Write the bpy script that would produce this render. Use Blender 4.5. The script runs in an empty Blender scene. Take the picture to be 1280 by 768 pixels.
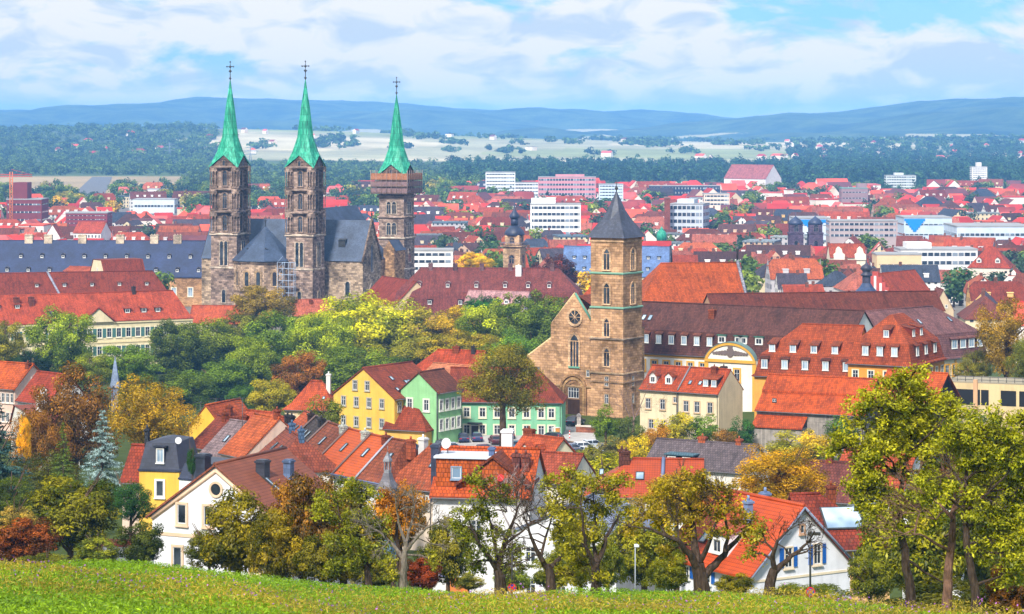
import bpy, bmesh, math, random
import numpy as np
from mathutils import Vector, Matrix
R = math.radians
scn = bpy.context.scene
COL = scn.collection
F, HZ, CZ = 3200.0, 150.0, 75.0          # focal length in photo pixels, horizon row, camera height (m)

# ---------------------------------------------------------------- camera
cam_d = bpy.data.cameras.new("camera"); cam = bpy.data.objects.new("camera", cam_d); COL.objects.link(cam)
cam.location = (0, 0, CZ); cam.rotation_euler = (R(90), 0, 0)
cam_d.sensor_width = 36; cam_d.lens = 36 * F / 1280; cam_d.shift_y = -(384 - HZ) / 1280
cam_d.clip_start = 1; cam_d.clip_end = 60000
scn.camera = cam

# ---------------------------------------------------------------- sky, sun, exposure
SUN_EL, SUN_AZ = 43, 200                 # azimuth measured clockwise from +Y (behind the camera, a little left)
EXPOSURE = 1.42
SKY_STRENGTH = 0.10
CLOUD_RADIANCE = 3.5                     # times SKY_STRENGTH
HAZE_DENSITY, HAZE_COLOR = 0.85e-4, (0.19, 0.48, 1.0, 1)
scn.view_settings.view_transform = 'Standard'; scn.view_settings.look = 'None'
scn.view_settings.exposure = EXPOSURE; scn.view_settings.gamma = 1; scn.view_settings.use_curve_mapping = False
world = bpy.data.worlds.new("World"); scn.world = world; world.use_nodes = True
nt = world.node_tree; N = nt.nodes; Lk = nt.links; N.clear()
def nd(t, tree=None, **kw):
    n = (tree or nt).nodes.new(t)
    for k, v in kw.items(): setattr(n, k, v)
    return n
out = nd('ShaderNodeOutputWorld'); bg = nd('ShaderNodeBackground'); Lk.new(bg.outputs[0], out.inputs[0])
bg.inputs[1].default_value = SKY_STRENGTH
sky = nd('ShaderNodeTexSky', sky_type='NISHITA', sun_disc=False)
sky.sun_elevation = R(SUN_EL); sky.sun_rotation = R(SUN_AZ); sky.altitude = 300; sky.dust_density = 0.6
tc = nd('ShaderNodeTexCoord')
sep = nd('ShaderNodeSeparateXYZ'); Lk.new(tc.outputs['Generated'], sep.inputs[0])
# cloud field over direction: low clouds stretched along the horizon
mp = nd('ShaderNodeMapping'); mp.inputs['Scale'].default_value = (11, 11, 27); mp.inputs['Location'].default_value = (3.1, 0.4, 0.55)
Lk.new(tc.outputs['Generated'], mp.inputs[0])
n1 = nd('ShaderNodeTexNoise'); n1.inputs['Scale'].default_value = 1.9; n1.inputs['Detail'].default_value = 8; n1.inputs['Roughness'].default_value = .56; n1.inputs['Distortion'].default_value = .35
Lk.new(mp.outputs[0], n1.inputs['Vector'])
cr = nd('ShaderNodeValToRGB'); e = cr.color_ramp.elements
e[0].position = .32; e[0].color = (0.1, 0.1, 0.1, 1); e[1].position = .435; e[1].color = (1, 1, 1, 1)
up_ = nd('ShaderNodeMapRange', interpolation_type='SMOOTHSTEP'); Lk.new(sep.outputs[2], up_.inputs[0]); up_.inputs[1].default_value = .028; up_.inputs[2].default_value = .042       # the deck thins high at the right
rt_ = nd('ShaderNodeMapRange', interpolation_type='SMOOTHSTEP'); Lk.new(sep.outputs[0], rt_.inputs[0]); rt_.inputs[1].default_value = .0; rt_.inputs[2].default_value = .12
ur = nd('ShaderNodeMath', operation='MULTIPLY'); Lk.new(up_.outputs[0], ur.inputs[0]); Lk.new(rt_.outputs[0], ur.inputs[1])
us = nd('ShaderNodeMath', operation='MULTIPLY_ADD'); Lk.new(ur.outputs[0], us.inputs[0]); us.inputs[1].default_value = -.13; Lk.new(n1.outputs['Fac'], us.inputs[2]); Lk.new(us.outputs[0], cr.inputs[0])
mp2 = nd('ShaderNodeMapping'); mp2.inputs['Scale'].default_value = (13, 13, 34); mp2.inputs['Location'].default_value = (9.1, 2.4, 1.55)
Lk.new(tc.outputs['Generated'], mp2.inputs[0])
n2 = nd('ShaderNodeTexNoise'); n2.inputs['Scale'].default_value = 2.6; n2.inputs['Detail'].default_value = 7; n2.inputs['Distortion'].default_value = .6
Lk.new(mp2.outputs[0], n2.inputs['Vector'])
cr2 = nd('ShaderNodeValToRGB'); e = cr2.color_ramp.elements
e[0].position = .40; e[0].color = (0.66, 0.79, 0.93, 1); e[1].position = .54; e[1].color = (1.0, 1.0, 0.985, 1)
m_ = cr2.color_ramp.elements.new(.48); m_.color = (0.84, 0.91, 0.98, 1)
Lk.new(n2.outputs['Fac'], cr2.inputs[0])
cm = nd('ShaderNodeMix', data_type='RGBA', blend_type='MULTIPLY'); cm.inputs[0].default_value = 1
Lk.new(cr2.outputs[0], cm.inputs[6])
zc_ = nd('ShaderNodeMath', operation='MAXIMUM'); Lk.new(sep.outputs[2], zc_.inputs[0]); zc_.inputs[1].default_value = 0      # overcast dome: three times brighter overhead
zm_ = nd('ShaderNodeMath', operation='MULTIPLY_ADD'); Lk.new(zc_.outputs[0], zm_.inputs[0]); zm_.inputs[1].default_value = CLOUD_RADIANCE * 0.9; zm_.inputs[2].default_value = CLOUD_RADIANCE
Lk.new(zm_.outputs[0], cm.inputs[7])
bl = nd('ShaderNodeMix', data_type='RGBA', blend_type='MULTIPLY'); bl.inputs[0].default_value = 1
Lk.new(sky.outputs[0], bl.inputs[6]); bl.inputs[7].default_value = (0.17, 0.34, 0.60, 1)
mx = nd('ShaderNodeMix', data_type='RGBA'); hb = nd('ShaderNodeMapRange', interpolation_type='SMOOTHSTEP'); Lk.new(sep.outputs[2], hb.inputs[0]); hb.inputs[1].default_value = .006; hb.inputs[2].default_value = .026; hb.inputs[3].default_value = 1; hb.inputs[4].default_value = 0      # cloud deck closes towards the horizon
hm = nd('ShaderNodeMath', operation='MAXIMUM'); Lk.new(cr.outputs[0], hm.inputs[0]); Lk.new(hb.outputs[0], hm.inputs[1]); Lk.new(hm.outputs[0], mx.inputs[0]); Lk.new(bl.outputs[2], mx.inputs[6]); Lk.new(cm.outputs[2], mx.inputs[7])
Lk.new(mx.outputs[2], bg.inputs[0])
sd = bpy.data.lights.new("sun", 'SUN'); sd.energy = 2.3; sd.angle = R(7); sd.color = (1, .955, .88)
sun = bpy.data.objects.new("sun", sd); COL.objects.link(sun)
az = R(SUN_AZ); el = R(SUN_EL)
sdir = Vector((math.sin(az) * math.cos(el), math.cos(az) * math.cos(el), math.sin(el)))
sun.rotation_euler = sdir.to_track_quat('Z', 'Y').to_euler(); sun.location = (0, 0, 300)
cy = scn.cycles
cy.use_denoising = True; cy.max_bounces = 5; cy.diffuse_bounces = 2; cy.glossy_bounces = 2; cy.transmission_bounces = 2; cy.volume_bounces = 3; cy.transparent_max_bounces = 4
cy.use_adaptive_sampling = True; cy.adaptive_threshold = .02
scn.render.film_transparent = False

# ---------------------------------------------------------------- colour and pixel helpers
def S(r, g, b):
    f = lambda c: (c / 255 / 12.92) if c / 255 <= .04045 else ((c / 255 + .055) / 1.055) ** 2.4
    return (f(r), f(g), f(b), 1)
def P(px, py, D): return Vector(((px - 640) / F * D, D, CZ + (HZ - py) / F * D))
def Dz(py, z): return (CZ - z) * F / (py - HZ)
def E(p0, p1, D0):
    """two points of one level edge, seen at p0 (depth D0) and p1"""
    a = P(*p0, D0); return a, P(*p1, Dz(p1[1], a.z))
def smooth(a, b, t):
    t = np.clip((np.asarray(t, float) - a) / (b - a), 0, 1); return t * t * (3 - 2 * t)
GY = [-200, -100, 0, 60, 118, 150, 200, 240, 300, 420, 470, 500, 560, 640, 720, 800, 855, 950, 1150, 1400, 60000]
GZ = [90, 82, 73.4, 63.08, 53.1, 45.3, 35.3, 30.5, 26.5, 21.8, 21.5, 16, 6, 1, 2, 7, 11, 6, .5, 0, 0]
def G(x, y):
    x = np.asarray(x, float); y = np.asarray(y, float)
    z = np.interp(y, GY, GZ)
    w = smooth(20, 70, y) * (1 - smooth(118, 150, y))
    z = z + w * (1.25 * smooth(3.5, 17, -x) - 1.5 * smooth(9, 23, x)) + w * .10 * np.sin(x * .55 + y * .1)
    z = z + 50 * np.exp(-((x + 800) / 900) ** 2 - ((y - 5900) / 1200) ** 2)
    z = z + 30 * np.exp(-((x - 1500) / 900) ** 2 - ((y - 5600) / 900) ** 2)
    z = z + 12 * np.exp(-((x - 300) / 1500) ** 2 - ((y - 7000) / 1500) ** 2)
    return z
def g(x, y): return float(G(x, y))

# ---------------------------------------------------------------- materials
MAT = {}
def newmat(name):
    m = bpy.data.materials.new(name); m.use_nodes = True; t = m.node_tree; t.nodes.clear()
    o = t.nodes.new('ShaderNodeOutputMaterial'); MAT[name] = m
    return m, t, o
def lnk(t, a, b): t.links.new(a, b)
def mulc(t, a, b, fac=1.0, mode='MULTIPLY'):
    n = t.nodes.new('ShaderNodeMix'); n.data_type = 'RGBA'; n.blend_type = mode
    if isinstance(fac, float): n.inputs[0].default_value = fac
    else: lnk(t, fac, n.inputs[0])
    for i, v in ((6, a), (7, b)):
        if isinstance(v, tuple): n.inputs[i].default_value = v
        else: lnk(t, v, n.inputs[i])
    return n.outputs[2]
def noise(t, vec, scale, detail=4, rough=.55):
    n = t.nodes.new('ShaderNodeTexNoise'); n.inputs['Scale'].default_value = scale; n.inputs['Detail'].default_value = detail; n.inputs['Roughness'].default_value = rough
    if vec is not None: lnk(t, vec, n.inputs['Vector'])
    return n.outputs['Fac']
def ramp(t, fac, stops):
    n = t.nodes.new('ShaderNodeValToRGB'); el_ = n.color_ramp.elements
    while len(el_) < len(stops): el_.new(.5)
    for k, (p, c) in enumerate(stops):
        el_[k].position = p; el_[k].color = c if len(c) == 4 else (*c, 1)
    lnk(t, fac, n.inputs[0]); return n.outputs[0]
def mth(t, op, a, b=None):
    n = t.nodes.new('ShaderNodeMath'); n.operation = op
    for i, v in ((0, a), (1, b)):
        if v is None: continue
        if isinstance(v, (int, float)): n.inputs[i].default_value = v
        else: lnk(t, v, n.inputs[i])
    return n.outputs[0]
def gray(v): return (v, v, v, 1)
def objcol(t): return t.nodes.new('ShaderNodeObjectInfo').outputs['Color']
def geopos(t): return t.nodes.new('ShaderNodeNewGeometry').outputs['Position']
def uvs(t): return t.nodes.new('ShaderNodeTexCoord').outputs['UV']
def princ(t, o, col, rough=.8, spec=.3, metal=0, bump=None, bumpd=.05):
    b = t.nodes.new('ShaderNodeBsdfPrincipled')
    if isinstance(col, tuple): b.inputs['Base Color'].default_value = col
    else: lnk(t, col, b.inputs['Base Color'])
    b.inputs['Roughness'].default_value = rough; b.inputs['Specular IOR Level'].default_value = spec; b.inputs['Metallic'].default_value = metal
    if bump is not None:
        bp = t.nodes.new('ShaderNodeBump'); bp.inputs['Distance'].default_value = bumpd; bp.inputs['Strength'].default_value = .6
        lnk(t, bump, bp.inputs['Height']); lnk(t, bp.outputs[0], b.inputs['Normal'])
    lnk(t, b.outputs[0], o.inputs[0]); return b
def brick(t, vec, w, h, mortar=.02, c1=gray(1.12), c2=gray(.82), cm_=gray(.6), off=.5):
    n = t.nodes.new('ShaderNodeTexBrick'); n.offset = off
    n.inputs['Scale'].default_value = 1; n.inputs['Brick Width'].default_value = w; n.inputs['Row Height'].default_value = h
    n.inputs['Mortar Size'].default_value = mortar; n.inputs['Mortar Smooth'].default_value = .3; n.inputs['Bias'].default_value = 0
    n.inputs['Color1'].default_value = c1; n.inputs['Color2'].default_value = c2; n.inputs['Mortar'].default_value = cm_
    lnk(t, vec, n.inputs['Vector']); return n
# roof tiles, coloured by the object colour
m, t, o = newmat('roof_tiles'); oc = objcol(t); u = uvs(t); p = geopos(t)
bk = brick(t, u, .34, .42, .035, gray(1.28), gray(.74), gray(.42))
c = mulc(t, oc, bk.outputs['Color']); st = ramp(t, noise(t, p, .35, 6, .65), [(.28, gray(.55)), (.5, gray(.98)), (.74, gray(1.25))]); c = mulc(t, c, st)
mv = t.nodes.new('ShaderNodeMapping'); mv.inputs['Scale'].default_value = (1.6, .14, 1); lnk(t, u, mv.inputs[0]); c = mulc(t, c, ramp(t, noise(t, mv.outputs[0], 1, 5, .65), [(.3, gray(.62)), (.52, gray(1.02)), (.75, gray(1.18))]))   # rain streaks down the slope
ms = ramp(t, noise(t, p, 1.3, 5, .7), [(.60, gray(0)), (.78, gray(.5))]); c = mulc(t, c, (.10, .075, .05, 1), ms, 'MIX')
princ(t, o, c, .75, .25, bump=bk.outputs['Fac'], bumpd=-.03)
m, t, o = newmat('pantiles'); oc = objcol(t); u = uvs(t); p = geopos(t)
sx = t.nodes.new('ShaderNodeSeparateXYZ'); lnk(t, u, sx.inputs[0])
rw = mth(t, 'FRACT', mth(t, 'DIVIDE', sx.outputs[1], .36)); cw = mth(t, 'FRACT', mth(t, 'DIVIDE', sx.outputs[0], .26))
rr = ramp(t, rw, [(0, gray(.3)), (.2, gray(.98)), (1, gray(1.08))]); rc = ramp(t, cw, [(0, gray(.8)), (.5, gray(1.08)), (1, gray(.8))])
c = mulc(t, mulc(t, oc, rr), rc); st = ramp(t, noise(t, p, .8, 5, .6), [(.3, gray(.8)), (.7, gray(1.12))]); c = mulc(t, c, st)
princ(t, o, c, .6, .35, bump=rw, bumpd=.04)
m, t, o = newmat('slate'); oc = mulc(t, objcol(t), gray(.8)); u = uvs(t); p = geopos(t)
bk = brick(t, u, .45, .4, .02, gray(1.2), gray(.75), gray(.6)); c = mulc(t, oc, bk.outputs['Color'])
st = ramp(t, noise(t, p, .25, 6, .6), [(.3, gray(.55)), (.7, gray(1.35))]); c = mulc(t, c, st); princ(t, o, c, .5, .45)
m, t, o = newmat('plaster'); oc = mulc(t, objcol(t), gray(.86)); p = geopos(t)
st = ramp(t, noise(t, p, .45, 6, .6), [(.28, gray(.86)), (.6, gray(1.03))]); c = mulc(t, oc, st)
mp_ = t.nodes.new('ShaderNodeMapping'); mp_.inputs['Scale'].default_value = (2.2, 2.2, .16); lnk(t, p, mp_.inputs[0])
c = mulc(t, c, ramp(t, noise(t, mp_.outputs[0], 1, 4), [(.3, gray(.88)), (.55, gray(1))])); princ(t, o, c, .9, .15)
def stone_mat(name, w, h, dark, light, soot):
    m, t, o = newmat(name); oc = objcol(t); u = uvs(t); p = geopos(t)
    bk = brick(t, u, w, h, .03, gray(light), gray(dark), gray(.5)); c = mulc(t, oc, bk.outputs['Color'])
    st = ramp(t, noise(t, p, .16, 8, .68), [(.36, gray(soot)), (.52, gray(1)), (.72, gray(1.25))]); c = mulc(t, c, st)
    s2 = ramp(t, noise(t, p, .9, 6, .7), [(.3, gray(.7)), (.65, gray(1.15))]); c = mulc(t, c, s2)
    princ(t, o, c, .9, .1, bump=bk.outputs['Fac'], bumpd=-.05)
stone_mat('ashlar', 1.25, .6, .48, 1.5, .42)
stone_mat('sandstone', 1.0, .45, .66, 1.18, .42)
m, t, o = newmat('painted'); oc = objcol(t); p = geopos(t); princ(t, o, mulc(t, oc, ramp(t, noise(t, p, 1.5), [(.3, gray(.88)), (.7, gray(1.05))])), .6, .3)
m, t, o = newmat('car_paint'); oc = objcol(t); b = princ(t, o, oc, .28, .5); b.inputs['Coat Weight'].default_value = .6
m, t, o = newmat('white_frame'); p = geopos(t); princ(t, o, ramp(t, noise(t, p, 2.), [(.3, gray(.48)), (.7, gray(.66))]), .5, .3)
m, t, o = newmat('glass'); p = geopos(t); princ(t, o, ramp(t, noise(t, p, .6, 2), [(.35, (.008, .011, .016, 1)), (.65, (.05, .06, .075, 1))]), .07, .6)
m, t, o = newmat('bright_glass'); p = geopos(t); princ(t, o, ramp(t, noise(t, p, .4, 2), [(.35, (.16, .24, .33, 1)), (.65, (.42, .52, .6, 1))]), .1, .6)
m, t, o = newmat('copper'); oc = objcol(t); p = geopos(t)
mp_ = t.nodes.new('ShaderNodeMapping'); mp_.inputs['Scale'].default_value = (.8, .8, .12); lnk(t, p, mp_.inputs[0])
c = ramp(t, noise(t, mp_.outputs[0], 1.4, 6, .65), [(.28, S(14, 84, 70)), (.5, S(34, 150, 116)), (.7, S(96, 192, 160))])
u = uvs(t); bk = brick(t, u, .8, 2.2, .06, gray(1.12), gray(.8), gray(.5)); c = mulc(t, c, bk.outputs['Color']); princ(t, o, c, .6, .3)
m, t, o = newmat('dark_metal'); p = geopos(t); princ(t, o, ramp(t, noise(t, p, 2), [(.3, gray(.02)), (.7, gray(.05))]), .45, .5)
m, t, o = newmat('rubber'); princ(t, o, gray(.015), .8, .2)
m, t, o = newmat('wood'); oc = objcol(t); u = uvs(t); p = geopos(t)
bk = brick(t, u, .22, 9, .02, gray(1.15), gray(.75), gray(.35), 0); c = mulc(t, oc, bk.outputs['Color']); c = mulc(t, c, ramp(t, noise(t, p, 1.2, 5), [(.3, gray(.7)), (.7, gray(1.15))])); princ(t, o, c, .85, .15)
m, t, o = newmat('bark'); oc = objcol(t); tc_ = t.nodes.new('ShaderNodeTexCoord').outputs['Object']
mp_ = t.nodes.new('ShaderNodeMapping'); mp_.inputs['Scale'].default_value = (9, 9, 2.2); lnk(t, tc_, mp_.inputs[0]); nn = noise(t, mp_.outputs[0], 1, 8, .7)
c = mulc(t, oc, ramp(t, nn, [(.32, gray(.35)), (.5, gray(.9)), (.68, gray(1.7))])); princ(t, o, c, .95, .1, bump=nn, bumpd=.06)
# leaves: object colour, varied per leaf and per clump
def leaf_mat(name, trans, hue):
    m, t, o = newmat(name); oc = objcol(t)
    at = t.nodes.new('ShaderNodeAttribute'); at.attribute_name = 'tint'
    ge = t.nodes.new('ShaderNodeNewGeometry').outputs['Random Per Island']
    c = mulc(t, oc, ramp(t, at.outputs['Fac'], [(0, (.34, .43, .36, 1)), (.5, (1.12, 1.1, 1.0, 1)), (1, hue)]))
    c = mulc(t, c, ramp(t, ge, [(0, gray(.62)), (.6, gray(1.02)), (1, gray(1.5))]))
    d = t.nodes.new('ShaderNodeBsdfDiffuse'); lnk(t, c, d.inputs[0]); tr = t.nodes.new('ShaderNodeBsdfTranslucent'); lnk(t, mulc(t, c, (1.2, 1.25, .7, 1)), tr.inputs[0])
    ms = t.nodes.new('ShaderNodeMixShader'); ms.inputs[0].default_value = trans; lnk(t, d.outputs[0], ms.inputs[1]); lnk(t, tr.outputs[0], ms.inputs[2])
    gl = t.nodes.new('ShaderNodeBsdfGlossy'); gl.inputs['Roughness'].default_value = .45; gl.inputs[0].default_value = gray(.3)
    m2 = t.nodes.new('ShaderNodeMixShader'); m2.inputs[0].default_value = .035; lnk(t, ms.outputs[0], m2.inputs[1]); lnk(t, gl.outputs[0], m2.inputs[2])
    lnk(t, m2.outputs[0], o.inputs[0])
leaf_mat('leaf', .28, (1.85, 1.68, 1.0, 1)); leaf_mat('needle', .08, (1.35, 1.3, 1.25, 1))
# far house wall: the facade's own window openings at one or two pixels each
m, t, o = newmat('town_wall'); oc = mulc(t, objcol(t), gray(.86)); u = uvs(t); p = geopos(t)
sx = t.nodes.new('ShaderNodeSeparateXYZ'); lnk(t, u, sx.inputs[0])
fu = mth(t, 'ABSOLUTE', mth(t, 'SUBTRACT', mth(t, 'FRACT', mth(t, 'DIVIDE', sx.outputs[0], 2.5)), .5))
fv = mth(t, 'ABSOLUTE', mth(t, 'SUBTRACT', mth(t, 'FRACT', mth(t, 'DIVIDE', sx.outputs[1], 3.0)), .5))
mk = mth(t, 'MULTIPLY', mth(t, 'LESS_THAN', fu, .2), mth(t, 'LESS_THAN', fv, .27))
c = mulc(t, mulc(t, oc, ramp(t, noise(t, p, .3, 4), [(.3, gray(.85)), (.7, gray(1.04))])), (.045, .05, .06, 1), mk, 'MIX'); princ(t, o, c, .85, .2)
# window band of an office floor: panes with pale mullions
m, t, o = newmat('band_glass'); u = uvs(t); sx = t.nodes.new('ShaderNodeSeparateXYZ'); lnk(t, u, sx.inputs[0])
fu = mth(t, 'LESS_THAN', mth(t, 'FRACT', mth(t, 'DIVIDE', sx.outputs[0], 2.6)), .2)
wn = t.nodes.new('ShaderNodeTexWhiteNoise'); wn.noise_dimensions = '1D'; lnk(t, mth(t, 'FLOOR', mth(t, 'DIVIDE', sx.outputs[0], 2.6)), wn.inputs['W'])
gc = ramp(t, wn.outputs['Value'], [(0, (.02, .03, .045, 1)), (.7, (.07, .09, .12, 1)), (1, (.3, .36, .42, 1))])
c = mulc(t, gc, gray(.5), fu, 'MIX'); princ(t, o, c, .2, .5)
m, t, o = newmat('concrete'); oc = objcol(t); p = geopos(t); princ(t, o, mulc(t, oc, ramp(t, noise(t, p, .2, 5), [(.3, gray(.84)), (.7, gray(1.05))])), .85, .2)
m, t, o = newmat('asphalt'); p = geopos(t); princ(t, o, ramp(t, noise(t, p, .5, 6), [(.3, (.10, .098, .095, 1)), (.7, (.17, .165, .16, 1))]), .9, .2)
m, t, o = newmat('gravel_pale'); p = geopos(t); princ(t, o, ramp(t, noise(t, p, .5, 8, .7), [(.3, (.30, .27, .25, 1)), (.7, (.48, .45, .43, 1))]), .95, .1)

# ---------------------------------------------------------------- mesh builder
class MB:
    def __init__(self): self.v = []; self.f = []; self.m = []; self.sm = []
    def poly(self, pts, mi=0, sm=False):
        q = []
        for p in pts:
            p = Vector(p)
            if not q or (p - q[-1]).length > 1e-5: q.append(p)
        if len(q) > 1 and (q[0] - q[-1]).length < 1e-5: q.pop()
        if len(q) < 3: return
        b = len(self.v); self.v += q; self.f.append(list(range(b, b + len(q)))); self.m.append(mi); self.sm.append(sm)
    def box(self, x0, x1, y0, y1, z0, z1, mi=0, tx=0, ty=0):
        a = [(x0, y0, z0), (x1, y0, z0), (x1, y1, z0), (x0, y1, z0)]; b = [(x0 + tx, y0 + ty, z1), (x1 - tx, y0 + ty, z1), (x1 - tx, y1 - ty, z1), (x0 + tx, y1 - ty, z1)]
        self.poly(a[::-1], mi); self.poly(b, mi)
        for i in range(4): j = (i + 1) % 4; self.poly([a[i], a[j], b[j], b[i]], mi)
    def rings(self, rings, mi=0, cap=(True, True), sm=False):
        n = len(rings[0])
        for r0, r1 in zip(rings, rings[1:]):
            for i in range(n): j = (i + 1) % n; self.poly([r0[i], r0[j], r1[j], r1[i]], mi, sm)
        if cap[0]: self.poly(rings[0][::-1], mi)
        if cap[1]: self.poly(rings[-1], mi)
    def lathe(self, cx, cy_, prof, n=12, mi=0, sm=True, rot=0):
        self.rings([[(cx + r * math.cos(rot + 2 * math.pi * k / n), cy_ + r * math.sin(rot + 2 * math.pi * k / n), z) for k in range(n)] for r, z in prof], mi, sm=sm)
    def prism(self, pts2, y0, y1, mi=0):
        """outline in x,z extruded along y (front y0)"""
        a = [(x, y0, z) for x, z in pts2]; b = [(x, y1, z) for x, z in pts2]
        self.poly(a, mi); self.poly(b[::-1], mi); n = len(a)
        for i in range(n): j = (i + 1) % n; self.poly([a[j], a[i], b[i], b[j]], mi)
    def tube(self, pts, rad, n=6, mi=0):
        pts = [Vector(p) for p in pts]; rs = []
        up = Vector((.13, .97, .2))
        for i, p in enumerate(pts):
            d = (pts[min(i + 1, len(pts) - 1)] - pts[max(i - 1, 0)]).normalized(); a = d.cross(up)
            if a.length < 1e-3: a = d.cross(Vector((1, 0, 0)))
            a.normalize(); b = d.cross(a); r = rad[i] if isinstance(rad, (list, tuple)) else rad
            rs.append([p + a * (r * math.cos(2 * math.pi * k / n)) + b * (r * math.sin(2 * math.pi * k / n)) for k in range(n)])
        self.rings(rs, mi, sm=True)
    def mesh(self, name, mats, merge=True):
        me = bpy.data.meshes.new(name); me.from_pydata([tuple(p) for p in self.v], [], self.f)
        for k in mats: me.materials.append(MAT[k])
        me.polygons.foreach_set('material_index', self.m); me.polygons.foreach_set('use_smooth', self.sm)
        uv = me.uv_layers.new(name='UVMap'); lu = np.empty((len(me.loops), 2), np.float32)
        for po in me.polygons:
            n = po.normal
            if abs(n.z) > .98: a = Vector((1, 0, 0))
            else: a = Vector((-n.y, n.x, 0)).normalized()
            b = n.cross(a)
            for li in po.loop_indices:
                co = me.vertices[me.loops[li].vertex_index].co; lu[li] = (co.dot(a), co.z if abs(n.z) < .1 else co.dot(b))
        uv.data.foreach_set('uv', lu.ravel())
        if merge:
            bm = bmesh.new(); bm.from_mesh(me); bmesh.ops.remove_doubles(bm, verts=bm.verts, dist=1e-4); bm.to_mesh(me); bm.free()
        me.update(); return me
    def obj(self, name, mats, parent=None, color=None, loc=None, rz=0, merge=True):
        if isinstance(mats, str): mats = [mats]
        return link(name, self.mesh(name, mats, merge), parent, color, loc, rz)
def link(name, me, parent=None, color=None, loc=None, rz=0):
    o = bpy.data.objects.new(name, me); COL.objects.link(o)
    if parent is not None: o.parent = parent
    if loc is not None: o.location = loc
    o.rotation_euler = (0, 0, rz)
    if color is not None:
        if me is not None and me.materials and me.materials[0].name in ('roof_tiles', 'pantiles'):    # fired clay: a touch darker and more orange
            r_, g_, b_ = color[:3]; color = (r_ * .66, g_ * .70 + max(r_ - g_, 0) * .05, b_ * .64, 1)
        o.color = color
    return o
def tag(o, label=None, cat=None, group=None, kind=None):
    if label: o['label'] = label
    if cat: o['category'] = cat
    if group: o['group'] = group
    if kind: o['kind'] = kind
    return o
def thing(name, label, cat, loc=(0, 0, 0), rz=0, group=None):
    o = link(name, None, None, None, loc, rz); return tag(o, label, cat, group)
# ---------------------------------------------------------------- windows, doors, chimneys, dormers
WHITE, CREAM, DARKW = S(225, 222, 214), S(205, 190, 160), S(60, 45, 35)
WC = {}
def rect_bars(mb, x0, x1, z0, z1, t_, y0, y1, mi):
    a = [(x0, z0), (x1, z0), (x1, z1), (x0, z1)]; b = [(x0 + t_, z0 + t_), (x1 - t_, z0 + t_), (x1 - t_, z1 - t_), (x0 + t_, z1 - t_)]
    for i in range(4):
        j = (i + 1) % 4; q = [a[i], a[j], b[j], b[i]]
        mb.poly([(x, y0, z) for x, z in q], mi)
        mb.poly([(a[i][0], y0, a[i][1]), (a[i][0], y1, a[i][1]), (a[j][0], y1, a[j][1]), (a[j][0], y0, a[j][1])], mi)
        mb.poly([(b[j][0], y0, b[j][1]), (b[j][0], y1, b[j][1]), (b[i][0], y1, b[i][1]), (b[i][0], y0, b[i][1])], mi)
def win_mesh(w, h, sur, nx, nz, glass):
    """surround (object colour) proud of the wall, white sash inside; pane separate; origin mid-bottom on the wall, outside is -y"""
    k = ('w', round(w, 2), round(h, 2), sur, nx, nz)
    if k not in WC:
        mb = MB()
        if sur: rect_bars(mb, -w / 2 - sur, w / 2 + sur, -sur, h + sur, sur, -.13, .02, 0); mb.box(-w / 2 - sur - .06, w / 2 + sur + .06, -.2, .02, -sur - .1, -sur + .01, 0)
        s = min(.075, w * .09); rect_bars(mb, -w / 2, w / 2, 0, h, s, -.07, .02, 1)
        for i in range(1, nx): x = -w / 2 + w * i / nx; mb.box(x - s * .5, x + s * .5, -.062, .015, s, h - s, 1)
        for i in range(1, nz): z = h * (.66 if nz == 2 else i / nz); mb.box(-w / 2 + s, w / 2 - s, -.055, .015, z - s * .4, z + s * .4, 1)
        WC[k] = mb.mesh('window', ['painted', 'white_frame'])
    kp = ('p', round(w, 2), round(h, 2), glass)
    if kp not in WC:
        mb = MB(); mb.box(-w / 2 + .02, w / 2 - .02, -.03, .02, .02, h - .02); WC[kp] = mb.mesh('pane', [glass])
    return WC[k], WC[kp]
def window(parent, loc, rz, w=1., h=1.5, color=WHITE, sur=.12, nx=2, nz=2, glass='glass', shutter=None):
    a, b = win_mesh(w, h, sur, nx, nz, glass)
    o = link('window', a, parent, color, loc, rz); link('pane', b, o)
    if shutter:
        k = ('s', round(w, 2), round(h, 2))
        if k not in WC:
            mb = MB(); rect_bars(mb, -w * .26, w * .26, 0, h, .06, -.1, 0, 0); mb.box(-w * .26 + .05, w * .26 - .05, -.07, 0, .05, h - .05, 0)
            for i in range(1, 12): mb.box(-w * .26 + .05, w * .26 - .05, -.085, -.06, h * i / 12 - .03, h * i / 12 + .01, 0)
            WC[k] = mb.mesh('shutter', ['painted'])
        for s in (-1, 1): link('shutter', WC[k], o, shutter, (s * (w * .76 + sur + .02), 0, 0))
    return o
def arch_pts(w, h, pointed, n=6):
    """outline x,z of an arched opening standing on z=0"""
    r = w / 2; pts = [(-r, 0), (r, 0)]
    if pointed:
        hs = h - r * 1.75
        for k in range(n + 1): a = R(60) * k / n; pts.append((-r + 2 * r * math.cos(a), hs + 2 * r * math.sin(a)))
        for k in range(n - 1, -1, -1): a = R(60) * k / n; pts.append((r - 2 * r * math.cos(a), hs + 2 * r * math.sin(a)))
    else:
        hs = h - r
        for k in range(2 * n + 1): a = math.pi * k / (2 * n); pts.append((r * math.cos(a), hs + r * math.sin(a)))
    return pts
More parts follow.
